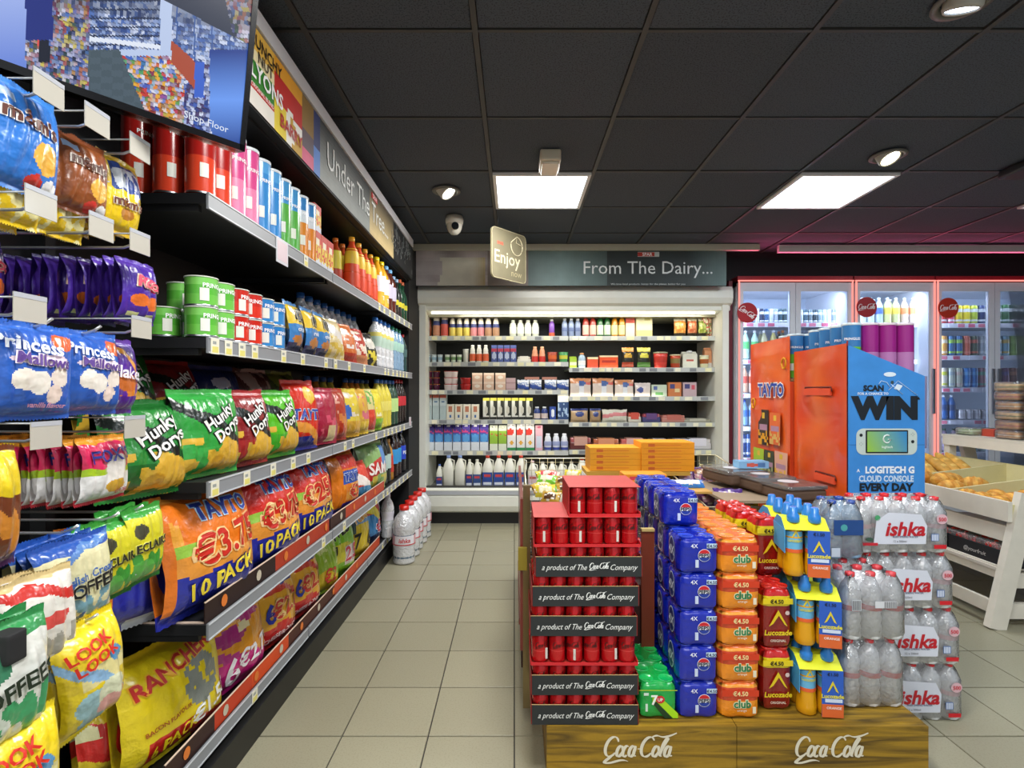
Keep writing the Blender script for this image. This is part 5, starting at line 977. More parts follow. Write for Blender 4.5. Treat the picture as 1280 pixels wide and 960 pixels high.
BR = bag(.14, .19, .03, [('bg', '#6a3418'), ('noise', 0, .7, 5, .05, '#c8802c'), ('band', .6, .95, '#e0c41c'), ('band', 0, .12, '#4a2a5a')], seed=40)
hang_row(BR, 2, 1.115, -.80, .78, .19, 'brown and yellow bag', 'at the left edge')
TF = bag(.15, .165, .024, [('bg', '#e2dcae'), ('band', .84, 1, '#2a58b0'), ('wave', .78, .86, -.3, '#5a86c4'), ('ell', .2, .66, .13, .12, '#4a4a44'), ('ell', .2, .66, .1, .09, '#d8cf8a'), ('ring', .35, .3, .24, .22, '#3a68b8'), ('noise', .12, .5, 7, .08, '#7aa8b8'), ('band', 0, .1, '#c8a03c')], [('English Cream', .015, '#3a64a8', .012, .096, None, .08), ('TOFFEE!', .024, '#1c1c1c', .015, .075, '#e6e0b8', .08)], seed=41)
hang_row(TF, 3, .935, -.80, .965, .165, 'cream and blue toffee bag', 'on the fifth peg row', turn=-.1, roll=-.04)
EC = bag(.115, .165, .026, [('bg', '#d8d02c'), ('band', .88, 1, '#3a9a3c'), ('noise', 0, .45, 6, 0, '#3f9a3a'), ('ell', .25, .7, .16, .1, '#4a4a3a'), ('ell', .3, .2, .3, .14, '#5aae4a'), ('band', 0, .06, '#2f7a34')], [('ECLAIRS', .018, '#2a2a22', .0, .085, '#e0dc6a', .05)], seed=42)
hang_row(EC, 3, .945, -.815, 1.155, .165, 'yellow and green sweet bag', 'on the fifth peg row', turn=-.05)
hang_row(EC, 2, .94, -.825, 1.075, .165, 'left yellow green sweet bag', 'on the fifth peg row')
RW = bag(.13, .17, .026, [('bg', '#e4e0d6'), ('wave', .78, .88, .2, '#c8342c'), ('noise', .05, .45, 6, .05, '#a8a498'), ('ell', .6, .55, .25, .07, '#d8504a'), ('band', 0, .1, '#33324a'), ('band', .93, 1, '#dcc48a')], seed=43)
hang_row(RW, 2, .90, -.78, .855, .17, 'white bag with red stripe', 'on the fifth peg row', turn=-.1)
GW = bag(.14, .18, .028, [('bg', '#dfe0d8'), ('band', .84, 1, '#2f8a4a'), ('ell', .3, .68, .2, .12, '#3a7a5a'), ('noise', 0, .45, 6, -.02, '#3aa066'), ('band', 0, .05, '#e8e8e0')], [('TOFFEES', .024, '#1c2a1c', .0, .09, None, .15)], seed=44)
hang_row(GW, 2, .88, -.72, .735, .18, 'green and white toffee bag', 'at the left edge', turn=-.1)
LO = bag(.135, .195, .04, [('bg', '#ecd01c'), ('wave', .40, .88, .25, '#eccf2c'), ('rect', .2, .9, .45, .62, '#ecdf9a'), ('wave', .40, .50, .6, '#8fb8dc'), ('ell', .72, .64, .12, .07, '#5a9acc'), ('ell', .3, .3, .2, .12, '#9cc4cc'), ('ell', .62, .32, .24, .13, '#dfe2c0'), ('ell', .4, .14, .24, .1, '#8fb8c0'), ('ell', .75, .16, .2, .1, '#e6b06a'), ('ell', .52, .22, .16, .07, '#e8a8a0')], [('LOOK', .02, '#d02c1c', -.015, .158, None, .15), ('LOOK', .02, '#d02c1c', -.008, .134, None, .15)], seed=45)
hang_row(LO, 2, .795, -.76, .955, .195, 'yellow jelly sweet bag', 'on the lowest pegs', turn=-.1, roll=-.12)
hang_row(LO, 5, .775, -.82, .86, .195, 'yellow jelly sweet bag', 'on the middle low hook', dx=.035, turn=-.2, roll=-.06)
hang_row(LO, 3, .735, -.72, .745, .195, 'yellow jelly sweet bag', 'on the left low hook', dx=.03, turn=-.15)
# dark corner block and green tub at the left edge
p = at(12, 815, .72); solo('storage_box', MB().rbox(-.12, -.002, 0, .03, -.021, .021, .004, '#1b1b1d'), MATT, 'black box corner jutting in at the left edge', 'box', loc=p)
gtub = MB()
gtub.loft([[(sx*(w_), sy*w_*.8, z) for sx, sy in ((-1, -1), (1, -1), (1, 1), (-1, 1))] for w_, z in ((.045, 0), (.06, .11), (.064, .115), (.058, .115), (.044, .01))], lin('#8ac84a'), sm=False)
place(Node('sweet_tub', None, [Node('body', gtub.mesh('body', GLOSS))]), (at(-18, 960, .66).x, .66, .155+.42), 'pale green plastic tub in the bottom left corner', 'tub')
solo('display_stand', MB().box(-.10, .06, -.08, .08, 0, .42, '#151517'), MATT, 'black block under the green tub', 'stand', loc=(at(-18, 960, .66).x, .66, .155))

# ================================================================== WALL TELEVISION
TP = Vector((-.638, 1.25, 1.7646)); TRZ = math.radians(51.3); TRX = math.radians(11.6)
TM = Matrix.Translation(TP) @ Matrix.Rotation(TRZ, 4, 'Z') @ Matrix.Rotation(TRX, 4, 'X')
def proj(v): return CX+F*v.x/v.y, CY-F*(v.z-HC)/v.y
rt = random.Random(3)
def cell(a, b, n=6.0): return noise.cell(Vector((a*n, b*n, 1.5)))
def tvc(u, v):
    x, z = -.012-(1-u)*.94, .014+v*.53
    w_ = TM @ Vector((x, 0, z))
    if w_.y < .2: return lin('#5a80c8')
    px, py = proj(w_)
    hx, hy = int(px/4.5+.35*math.sin(py*.3)), int((py-px*.12)/5.5)
    def pick(cols_):
        r_ = random.Random(hx*7919+hy*104729); c_ = lin(r_.choice(cols_)); d_ = lin(r_.choice(cols_)); e_ = r_.random()*.5
        sh = .55 if (py-px*.12)/5.5-hy < .25 else 1
        return tuple(v_*sh for v_ in mix(c_, d_, e_))
    stock = ['#3a4a80', '#a8a8cc', '#4a70b8', '#9a4a5a', '#34504a', '#c8b85a', '#202c4a', '#7888b0', '#a86a5a', '#c8c8dc']
    blu = ['#a8b8dc', '#4a6ab0', '#c8d2ec', '#2f4a88', '#7a94c8', '#5a6a98']
    if px < -5: return lin('#8fa8e0')
    if py < -8: return pick(['#1a2238', '#2c3e66', '#4a5a80'])
    if py < (px-200)*.52-2 and px > 200:   # top right camera picture
        return lin('#222c44') if px < 282+py*.2 else pick(stock)
    if px > 262 and px > 245+abs(py-110)*.35 and py > 62: return mix(lin('#1c3c8c'), lin('#6a9af0'), max(0, min(1, 1-abs(py-125)/60)))
    if 214 < px < 243 and py > 50+(px-214)*.9 and py < 78+(px-214)*1.15: return lin('#a84a34')
    if 243 <= px < 255 and 78 < py < 122: return lin('#3a62c8')
    if px < 32: return mix(lin('#9aaee8'), lin('#6a86d8'), max(0, min(1, py/80)))
    if px < 66 and py < 50: return lin('#1c2c7c')
    if 48 < px < 62 and 46 < py < 78: return lin('#10182c')
    if 47 < px < 60 and 44 < py < 58: return lin('#d8504a')
    if px > 110 and px < 148+(py-60)*.42 and py > 62 and px > 108+(py-60)*.06 and py < 150: return lin('#4a5a66') if (int(py/8)+int(px/14)) % 2 else lin('#44545f')
    if px < 112: return pick(stock)
    if px < 200 and py < 62: return lin('#dfe6f4') if (44+ (px-100)*.12 < py < 50+(px-100)*.12) else (lin('#1c2a4a') if int(py) % 11 < 2 else pick(blu))
    if px < 215 and py < 70: return lin('#b8c8e8')
    if py < 60+(px-200)*.35: return lin('#3a5a9a') if int(px) % 22 < 2 else pick(blu)
    if px < 230: return pick(['#e0b03a', '#c83a3a', '#4a9a5a', '#d8d8e8', '#3a60c0', '#e0903a', '#8a2a2a', '#a8b8e0'])
    return pick(['#3a5ab0', '#a8b8e8', '#2a3e80', '#d0d8f0', '#4a3a6a'])
tv = MB().grid(lambda u, v: (-.012-(1-u)*.94, -.0005, .014+v*.53), 360, 200, tvc, sm=False)
bz = MB().box(-.964, 0, 0, .03, 0, .014, '#0c0c0e').box(-.964, 0, 0, .03, .544, .558, '#0c0c0e').box(-.012, 0, -.004, .03, 0, .558, '#0c0c0e').box(-.964, -.952, -.004, .03, 0, .558, '#0c0c0e').box(-.964, 0, .001, .045, 0, .558, '#0b0b0d').box(-.964, 0, -.004, 0, 0, .014, '#0c0c0e')
tt = MB(); ft = lambda x, z: (x, -.002, z)
tt.text('Shop Floor', .015, '#e8f0fa', ft, -.085, .036); tt.text('Shop Entrance', .010, '#c8d4e8', ft, -.115, .30)
arm = MB().tube([(-.48, .04, .28), (-.48, .16, .28), (-.40, .25, .52)], .018, '#18181a', 8)
o = inst(Node('television', None, [Node('housing', bz.mesh('housing', GLOSS)), Node('screen', tv.mesh('screen', EMC), [Node('lettering', tt.mesh('lettering', emissive('screen_text', '#eaf2ff', 1.0)))]), Node('mount_arm', arm.mesh('mount_arm', PAINT))]))
o.location = TP; o.rotation_euler = (TRX, 0, TRZ); o['label'] = 'television showing security camera pictures, mounted high at the upper left'; o['category'] = 'television'
# ================================================================== CENTRE ISLAND
WOOD = mat('stained_pine', .55, attr=True, bump=.12, bscale=60, noise_amt=.0)
nt = WOOD.node_tree; b = nt.nodes['Principled BSDF']; tc = nt.nodes.new('ShaderNodeTexCoord'); mp_n = nt.nodes.new('ShaderNodeMapping'); mp_n.inputs['Scale'].default_value = (1.2, 14, 16)
nz = nt.nodes.new('ShaderNodeTexNoise'); nz.inputs['Scale'].default_value = 2.2; nz.inputs['Detail'].default_value = 6; nz.inputs['Distortion'].default_value = 1.5
rp = nt.nodes.new('ShaderNodeValToRGB'); rp.color_ramp.elements[0].position = .32; rp.color_ramp.elements[0].color = (*lin('#4e3a0c'), 1); rp.color_ramp.elements[1].position = .62; rp.color_ramp.elements[1].color = (*lin('#a07c1c'), 1)
nt.links.new(tc.outputs['Object'], mp_n.inputs[0]); nt.links.new(mp_n.outputs[0], nz.inputs['Vector']); nt.links.new(nz.outputs['Fac'], rp.inputs[0]); nt.links.new(rp.outputs[0], b.inputs['Base Color'])
YP, HP = 1.63, .169
px0, px1, px2 = pX(683, YP), pX(921, YP), pX(1161, YP)
for i, (a, c_) in enumerate(((px0, px1), (px1, px2))):
    front = Node('front_board', MB().box(a+.001, c_-.001, YP, YP+.02, 0, HP-.001, '#a82').mesh('front_board', WOOD))
    t = MB(); cxp = pX(799 if i == 0 else 1038, YP); f = lambda x, z: (x, YP-.0015, z)
    add_script(t, .235, '#ddd6c0', f, cxp, pH(936, YP)); front.kids = [Node('lettering', t.mesh('lettering', PRINT))]
    ks = [front, Node('side_board', MB().box(a+.001, a+.021, YP+.02, 2.28, 0, HP-.019, '#a82').mesh('side_board', WOOD)), Node('side_board', MB().box(c_-.021, c_-.001, YP+.02, 2.28, 0, HP-.019, '#a82').mesh('side_board', WOOD))]
    for k in range(5): ks.append(Node('top_plank', MB().box(a+.001, c_-.001, YP+(.02 if k == 0 else .001)+k*.13, YP+(k+1)*.13, HP-.019, HP-.0005*(k % 2), '#a82').mesh('top_plank', WOOD)))
    ks[-5].mesh = MB().box(a+.001, c_-.001, YP+.0205, YP+.13, HP-.019, HP, '#a82').mesh('top_plank', WOOD)
    place(Node('display_plinth', None, ks), (0, 0, 0), ['left half of the wooden plinth, under the can cases', 'right half of the wooden plinth, under the water and energy drinks'][i], 'plinth')
# cola can cases
cw, chh = .0545, .0895
RC = can(.088, .0258, '#c4141c', ((.42, .44, '#e04a4a'),), n=16)
script_can = MB(); add_script(script_can, .058, '#3a0d0f', lambda x, z: ((.0264)*math.sin(x/.0262), -.0264*math.cos(x/.0262), z+.056)); scm = script_can.mesh('lettering', PRINT)
wl = MB().box(.006, .013, -.0268, -.0235, .012, .045, '#d8d4cc').mesh('barcode_patch', PRINT)
def cancase(kind, n=6, rows=4, seed=0):
    rnd = random.Random(seed); ks = []; W_ = n*cw
    for r_ in range(rows):
        for i in range(n):
            if 0 < r_ and 0 < i < n-1 and r_ < rows: 
                if r_ > 1: continue
            kk = list(RC.kids)+([Node('lettering', scm), Node('barcode_patch', wl)] if (r_ == 0 and i % 2 == 0) else [Node('lettering', scm)] if r_ == 0 else [])
            ks.append(Node('can', None, kk, loc=((i+.5)*cw, .029+r_*cw, .002), rot=(0, 0, rnd.uniform(-.5, .5))))
    D = rows*cw+.004; m = MB()
    if kind == 'black':
        m.box(0, W_, -.003, -.0008, -.001, .060, '#24282a').box(-.003, -.0005, 0, D, -.001, .060, '#8a1a1c').box(W_+.0005, W_+.003, 0, D, -.001, .060, '#8a1a1c').box(0, W_, 0, D, -.001, .0005, '#7a5a3a').box(-.001, W_+.001, -.0032, -.0006, .0600, .0612, '#b89a6a')
        t = MB(); f = lambda x, z: (x, -.0042, z); h = .018
        t.text('a product of The', h, '#e9ebe8', f, W_*.27, .029, shear=.4, sx=.82); add_script(t, .066, '#e9ebe8', f, W_*.60, .031); t.text('Company', h, '#e9ebe8', f, W_*.835, .029, shear=.4, sx=.88)
        ks = [Node('tray', m.mesh('tray', CARD), [Node('lettering', t.mesh('lettering', PRINT))])]+ks
    else:
        m.box(0, W_, -.003, -.0008, -.001, .008, '#c82028').box(-.003, -.0005, 0, D, -.001, .012, '#c82028').box(W_+.0005, W_+.003, 0, D, -.001, .012, '#c82028').box(0, W_, 0, D, -.001, .0005, '#a83028')
        ks = [Node('tray', m.mesh('tray', CARD))]+ks
        if kind == 'lid':
            tp = MB().box(-.002, W_+.002, -.003, D, .0906, .0916, '#b83a34').box(-.003, -.0005, .004, D, .012, .0905, '#b01c20'); ks.append(Node('top_sheet', tp.mesh('top_sheet', CARD)))
    return Node('can_case', None, ks)
YB = 1.64; x0 = pX(665, YB)
KB, KR, KL = cancase('black', seed=1), cancase('red', seed=2), cancase('lid', seed=3)
lay = [(0, KB, 'lowest'), (.0, KB, 'second lowest'), (-.002, KR, 'third lowest, with open red'), (-.004, KB, 'fourth from the bottom'), (.002, KB, 'fifth from the bottom'), (.012, KB, 'sixth from the bottom, highest black')]
z = HP+.001
KX = [('lowest case of red cola cans in a black tray'), ('second lowest case of red cola cans in a black tray'), ('case of red cola cans in an open red tray, third from the bottom'), ('black trayed case of red cola cans, fourth from the bottom'), ('black trayed case of red cola cans, fifth from the bottom'), ('topmost black trayed case of red cola cans')]
for i, (dx, nd, _) in enumerate(lay):
    place(nd, (x0+dx, YB, z), KX[i], 'can case', rz=random.uniform(-.008, .008)); z += .0915
place(KL, (x0+.008, YB, z), 'case of red cola cans with a red card lid on the left', 'can case'); z += .0925
place(cancase('lid', 4, 4, 4), (x0+.008+cw*2, YB+.004, z), 'highest small case of red cola cans with a red card lid', 'can case')
# cartons/packs of film-wrapped cans
def film_pack(nx, ny, r, h, base, pc=None, name='can_pack', topc=None, kids=(), bump=True):
    """nx by ny cans shrink-wrapped: waisted outline between the cans, can rims showing through the top"""
    m = MB(); W_, D = nx*2*r, ny*2*r; rings = []; n = 0
    def outline(ins, dimp):
        pts = []
        def rad(px_, py_, ang): pass
        for side in range(4):
            L_ = (nx, ny, nx, ny)[side]; seg = 4*L_
            for k in range(seg):
                t = (k+.5)/seg*L_; loc = t-int(t); bulge = dimp*(1-abs(math.sin(math.pi*loc)))**2
                s_ = t/L_; cor = 0
                e = min(t, L_-t); cr = .45
                if e < cr: cor = r*.62*(1-math.sqrt(max(0, 1-((cr-e)/cr)**2)))
                a = (s_-.5)*(W_ if side in (0, 2) else D); d_ = (D if side in (0, 2) else W_)/2-bulge-cor
                a *= (1-.0); lim = (W_ if side in (0, 2) else D)/2
                a = max(-lim+.0, min(lim, a))
                x, y = [(a, -d_), (d_, a), (-a, d_), (-d_, -a)][side]
                kx = 1-ins/(W_/2); ky = 1-ins/(D/2); pts.append((x*kx, y*ky))
        return pts
    for ins, zf, dp in ((.010, 0, .010), (.003, .05, .009), (0, .12, .006), (0, .3, .004), (0, .5, .003), (0, .7, .004), (0, .86, .006), (.004, .93, .006), (.010, .975, .004), (.016, 1.0, .002)):
        rings.append([(x, y, zf*h) for x, y in outline(ins, dp)])
    zz = [0, .05, .12, .3, .5, .7, .86, .93, .975, 1.0]
    m.loft(rings, (lambda i, j: pc((zz[i]+zz[i+1])/2)) if pc else lin(base))
    ks = [Node('film', m.mesh('film', SHRINK))]
    t = MB()
    for i in range(nx):
        for j in range(ny):
            t.lathe([(r*.70, h*.97), (r*.78, h*1.0), (r*.72, h*1.012), (r*.66, h*1.002), (.001, h*1.0)], 14, topc or base, cap=False, cx=-W_/2+r+2*r*i, cy=-D/2+r+2*r*j)
    ks.append(Node('can_rims', t.mesh('can_rims', SHRINK)))
    return Node(name, None, ks+list(kids))
def fr(D): return lambda x, z: (x, -D/2-.0015, z)
r = .0325; hh = .113
# blue cola
t = MB(); f = fr(4*r); cx_ = .016; zc = .058
def rnd_logo(t, f, cx, zc, R):
    t.disc(cx, zc, R, R, '#e8ecf4', f)
    f2 = lambda x, z: (f(x, z)[0], f(x, z)[1]-.0006, z)
    up = [(cx+R*.92*math.cos(math.radians(a)), zc+R*.92*math.sin(math.radians(a))) for a in range(20, 161, 10)]; dn = [(cx+R*.92*math.cos(math.radians(a)), zc+R*.92*math.sin(math.radians(a))) for a in range(200, 341, 10)]
    t.poly(up, '#c8202c', f2); t.poly(dn, '#1c3a9c', f2)
    t.text('PEPSI', R*.62, '#10122a', lambda x, z: (f(x, z)[0], f(x, z)[1]-.0012, z), cx, zc, bold=.03)
rnd_logo(t, f, cx_, zc, .020)
t.text('4X', .013, '#e8ecf8', f, -.015, .088, bold=.01); t.text('€4.50', .010, '#10205a', lambda x, z: (x, -2*r-.003, z), .040, .088, bold=.02); t.box(.024, .056, -2*r-.002, -2*r-.001, .081, .095, '#c8e0f0'); t.box(-.012, -.002, -2*r-.002, -2*r-.001, .02, .044, '#c8d4ec')
sd = MB(); fs_ = lambda x, z: (-2*r-.0015, -x, z); sd.disc(0, .06, .030, .042, '#c8d8ec', fs_); sd.disc(0, .06, .026, .038, '#122a6a', lambda x, z: (-2*r-.002, -x, z)); sd.text('4X', .03, '#dfe8f8', lambda x, z: (-2*r-.0026, -x, z), 0, .06, bold=.02)
PK = film_pack(2, 2, r, hh, '#0a22a4', topc='#2a48c8', kids=[Node('lettering', t.mesh('lettering', PRINT)), Node('side_print', sd.mesh('side_print', PRINT))])
def stack(nd, x, y0_, n, nk, desc, where, D, hh, x_off=None, z0=HP, cat='can pack'):
    for k in range(nk):
        for i in range(n):
            pos = ['front', 'second', 'third', 'fourth', 'fifth'][k]
            lab_ = f'{desc}, {["lowest", "second", "third", "fourth", "fifth", "sixth"][i]}{"" if i == 0 else " from the bottom"} of the {pos} column {where}'.strip()
            jx = random.uniform(-.0012, .0012); place(nd, (x+jx, y0_+D/2+k*(D+.003), z0+.001+i*(hh+.001)), lab_, cat, desc+'s', rz=random.uniform(-.012, .012))
xp = pX(874, 1.66); stack(PK, xp, 1.665, 5, 4, 'blue cola four-pack', '', 4*r, hh)
for k in (1, 2, 3): place(PK, (pX(851, 1.8)-.004*(k-1), 1.665+2*r+k*(4*r+.003), HP+.003+5*(hh+.001)), ['frontmost', 'middle', 'rearmost'][k-1]+' blue cola four-pack on top of the blue stack', 'can pack', 'blue cola four-packs')
# green lemonade
t = MB(); f = fr(4*.031)
t.poly([(-.018, .072), (.004, .072), (.062, .018), (.062, -.0+.003), (.036, .003), (-.018, .05)], '#a6dc1e', f); t.poly([(-.018, .05), (-.006, .055), (.046, .003), (.02, .003)], '#123a1c', lambda x, z: (x, -.0642, z))
t.disc(.006, .062, .014, .012, '#c8242c', lambda x, z: (x, -.0648, z)); t.text('UP', .010, '#f4f4f0', lambda x, z: (x, -.0655, z), .006, .062, bold=.02); t.text('7', .03, '#f2f6f0', lambda x, z: (x, -.0655, z), -.012, .062, bold=.03); t.box(-.04, -.033, -.0642, -.0635, .024, .048, '#cfe8d8'); t.box(-.045, -.030, -.0642, -.0635, .074, .082, '#cfe8d8')
t.box(-.06, .06, -.0637, -.0632, .089, .091, '#b8c81e')
G7 = film_pack(2, 2, .031, hh, '#08a344', topc='#14b858', kids=[Node('lettering', t.mesh('lettering', PRINT))])
stack(G7, pX(823, 1.66), 1.665, 1, 3, 'green lemonade four-pack', 'beside the can cases', .124, hh)
for o_ in bpy.data.objects: pass
# orange
def pc_o(z): return lin('#c8401c') if .58 < z < .80 else lin('#e88a14') if z < .58 else lin('#e8962c') if z < .9 else lin('#e8702a')
t = MB(); f = fr(4*.0325)
t.box(-.058, .058, -.0662, -.0655, .070, .090, '#d03a18'); t.text('€4.50', .0145, '#f2e0a0', lambda x, z: (x, -.0675, z), 0, .080, bold=.02)
t.text('club', .024, '#1f7a4a', lambda x, z: (x, -.0675, z), .006, .048, bold=.03); t.text('club', .024, '#f2e8c0', f, .006, .048, bold=.09); t.text('orange', .008, '#f4e8d0', lambda x, z: (x, -.0675, z), .004, .028); t.box(.038, .048, -.0675, -.066, .018, .038, '#e6dcc0')
OC = film_pack(2, 2, .0325, hh, '#e88a14', pc=pc_o, topc='#ea8a30', kids=[Node('lettering', t.mesh('lettering', PRINT))])
stack(OC, pX(926.5, 1.66), 1.665, 5, 4, 'orange soda four-pack', '', .13, hh)
# red energy packs (taller, two sizes deep)
def pc_r(z): return lin('#e0c81c') if .74 < z < .86 else lin('#8a1512') if z < .74 else lin('#c01c1a')
t = MB(); f = lambda x, z: (x, -.051-.002, z); f3 = lambda x, z: (x, -.051-.0035, z)
t.poly([(-.030, .075), (0.0, .128), (.030, .075), (.020, .082), (.002, .110), (-.016, .084)], '#e0c41c', f3); t.text('Lucozade', .017, '#e4c81c', f3, 0, .056, bold=.03, shear=.1); t.text('ORIGINAL', .008, '#e8d8c8', f3, 0, .03, bold=.01)
t.box(-.048, .048, -.0532, -.052, .146, .164, '#e4cc1c'); t.text('€4.50', .013, '#16120e', f3, -.004, .155, bold=.03); t.disc(.030, .118, .007, .007, '#d8c0b8', f)
RE = film_pack(2, 2, .0245, .198, '#8a1512', pc=pc_r, topc='#c8281f', kids=[Node('lettering', t.mesh('lettering', PRINT))])
for k in RE.kids[:2]: pass
xr = pX(973, 1.70)
for i, z in enumerate((HP+.001, HP+.2)):
    for k in range(3): place(RE, (xr, 1.705+.05+k*.102, z), f'{["lower", "upper"][i]} red energy drink pack in the {["front", "middle", "rear"][k]} of the red stack', 'drink pack', 'red energy drink packs')
for k in range(3): place(RE, (pX(962, 1.82)-.0*k+(.0 if k == 0 else -.035), 1.86+k*.102, HP+.399), f'top red energy drink pack, {["nearest", "middle", "farthest"][k]} of three', 'drink pack', 'red energy drink packs')
# sports drink bottle carriers
def sport_pack():
    ks = []; br = .031
    bb = MB().lathe(prof('sport', .20, br), 16, lambda z, a: lin('#e0a012') if z < .165 else lin('#d8ac2c')); bm = bb.mesh('body', GLOSS)
    cb = MB().lathe([(br*.55, .168), (br*.62, .172), (br*.6, .19), (br*.42, .198), (br*.42, .214), (br*.30, .218)], 14, '#2f7fd0'); cm = cb.mesh('cap', GLOSS)
    lb = MB().lathe([(br*.885, .085), (br*.90, .12), (br*.86, .142)], 16, '#6ab4dc', cap=False); lb.lathe([(br*.93, .075), (br*.90, .086)], 16, '#e0602a', cap=False)
    lb.text('Lucozade', .010, '#d8cf3a', lambda x, z: (br*.94*math.sin(x/br), -br*.94*math.cos(x/br), z), 0, .115, bold=.03); lb.poly([(-.014, .122), (0, .15), (.014, .122), (.008, .126), (.001, .140), (-.008, .126)], '#e0cc2c', lambda x, z: (br*.93*math.sin(x/br), -br*.93*math.cos(x/br), z)); lm = lb.mesh('label', PRINT)
    for i in range(2):
        for j in range(2): ks.append(Node('bottle', bm, [Node('cap', cm), Node('label', lm)], loc=((i-.5)*2*br*1.02, (j-.5)*2*br*1.02, 0)))
    w_ = 2*br*1.02+.002; s = MB()
    # sleeve: side walls, front panel on the right bottle, sloping yellow collar round the necks
    s.box(-w_-.001, -w_+.001, -w_*.98, w_*.98, .075, .150, '#4aa4d8').box(w_-.001, w_+.001, -w_*.98, w_*.98, .004, .150, '#3a78c4').box(.001, w_, -w_-.002, -w_, .004, .150, '#2a5cc0').box(.001, w_, -w_-.003, -w_-.001, .004, .045, '#d8642c').box(-w_, w_, w_, w_+.001, .01, .15, '#3a8ccc')
    for sy in (-1, 1):
        s.add([(-w_, sy*w_, .150), (w_, sy*w_, .150), (w_, sy*w_*.35, .180), (-w_, sy*w_*.35, .180)], [(0, 1, 2, 3)], lin('#d8dc1c')); s.add([(0.001, sy*(w_+.001), .130), (w_, sy*(w_+.001), .130), (w_, sy*w_, .151), (0.001, sy*w_, .151)], [(0, 1, 2, 3)], lin('#d8dc1c'))
    s.add([(-w_, -w_*.35, .18), (w_, -w_*.35, .18), (w_, w_*.35, .18), (-w_, w_*.35, .18)], [(0, 1, 2, 3)], lin('#c8d01c'))
    for sx in (-1, 1): s.add([(sx*w_, -w_, .15), (sx*w_, w_, .15), (sx*w_, w_*.35, .18), (sx*w_, -w_*.35, .18)], [(0, 1, 2, 3)], lin('#3a98cc'))
    t = MB(); f = lambda x, z: (x, -w_-.004, z)
    t.text('Lucozade', .013, '#e8dc2c', f, w_/2, .072, bold=.03).poly([(w_/2-.018, .082), (w_/2, .12), (w_/2+.018, .082), (w_/2+.01, .087), (w_/2+.001, .107), (w_/2-.01, .087)], '#e0cc2c', f).text('€1.50', .010, '#10181c', f, w_/2, .140, bold=.02).text('ORANGE', .008, '#f4e8e0', f, w_/2+.004, .035, bold=.02).box(.010, w_-.004, -w_-.0042, -w_-.003, .052, .062, '#d0dcf0')
    return Node('bottle_carrier', None, [Node('sleeve', s.mesh('sleeve', CARD), [Node('lettering', t.mesh('lettering', PRINT))])]+ks)
SPK = sport_pack()
for i, (x, y, zi, rz_, lab_) in enumerate(((pX(1027, 1.68), 1.735, 0, -.10, 'lowest orange sports drink four-pack on the plinth'), (pX(1027, 1.68), 1.735, 1, -.22, 'middle orange sports drink four-pack of the stack'), (pX(1009, 1.70), 1.74, 2, -.20, 'top orange sports drink four-pack of the stack'), (pX(1005, 1.86), 1.885, 1, -.1, 'sports drink four-pack behind the middle one'), (pX(985, 1.86), 1.885, 2, -.1, 'sports drink four-pack behind the top one'), (pX(1005, 1.86), 1.885, 0, -.1, 'sports drink four-pack behind the lowest one'))):
    place(SPK, (x, y, HP+.001+zi*.2195), lab_, 'drink pack', rz=rz_)
# clear water packs
def water_pack(nx, ny, r, h, cap, label, film=True, name='water_pack', pet=PET, front=None):
    P = prof('water', h, r); bm = MB().lathe(P, 14, '#dfe8f2', cap=True).mesh('body', pet); cm = MB().lathe([(r*.42, h*.925), (r*.44, h*.93), (r*.42, h*.985), (.001, h)], 12, cap).mesh('cap', GLOSS)
    lm = MB().lathe([(r*1.0, h*.44), (r*1.01, h*.52)], 14, label, cap=False).mesh('label', PRINT)
    ks = []
    for j in range(ny):
        for i in range(nx): ks.append(Node('bottle', bm, [Node('cap', cm)]+([Node('label', lm)] if label else []), loc=((i-(nx-1)/2)*2*r, (j-(ny-1)/2)*2*r, 0)))
    W_, D = nx*2*r, ny*2*r
    if film:
        def ring(ins, z):
            pts = []
            for s_ in range(4):
                n_ = nx if s_ % 2 == 0 else ny; a_ = W_/2 if s_ % 2 == 0 else D/2; b_ = D/2 if s_ % 2 == 0 else W_/2
                for k in range(n_*3):
                    t = (k+.5)/(n_*3); u = (t-.5)*2*a_; e = min(t, 1-t)*n_; cor = r*.5*max(0, 1-e*2.5)**2; d = b_-ins-cor-.004*(1-abs(math.sin(math.pi*t*n_)))
                    pts.append([(u, -d), (d, u), (-u, d), (-d, -u)][s_])
            return [(x*(1-ins/W_), y*(1-ins/D), z+.004*noise.noise(Vector((x*30, y*30, z*30)))) for x, y in pts]
        m = MB().loft([ring(.004, .002), ring(-.002, h*.1), ring(-.0015, h*.4), ring(-.002, h*.7), ring(.008, h*.86), ring(.02, h*.985)], lin('#fff'), cap=False); ks.append(Node('film', m.mesh('film', WRAP)))
    if front: ks.append(Node('print', front(W_, D, h).mesh('print', PRINT)))
    return Node(name, None, ks)
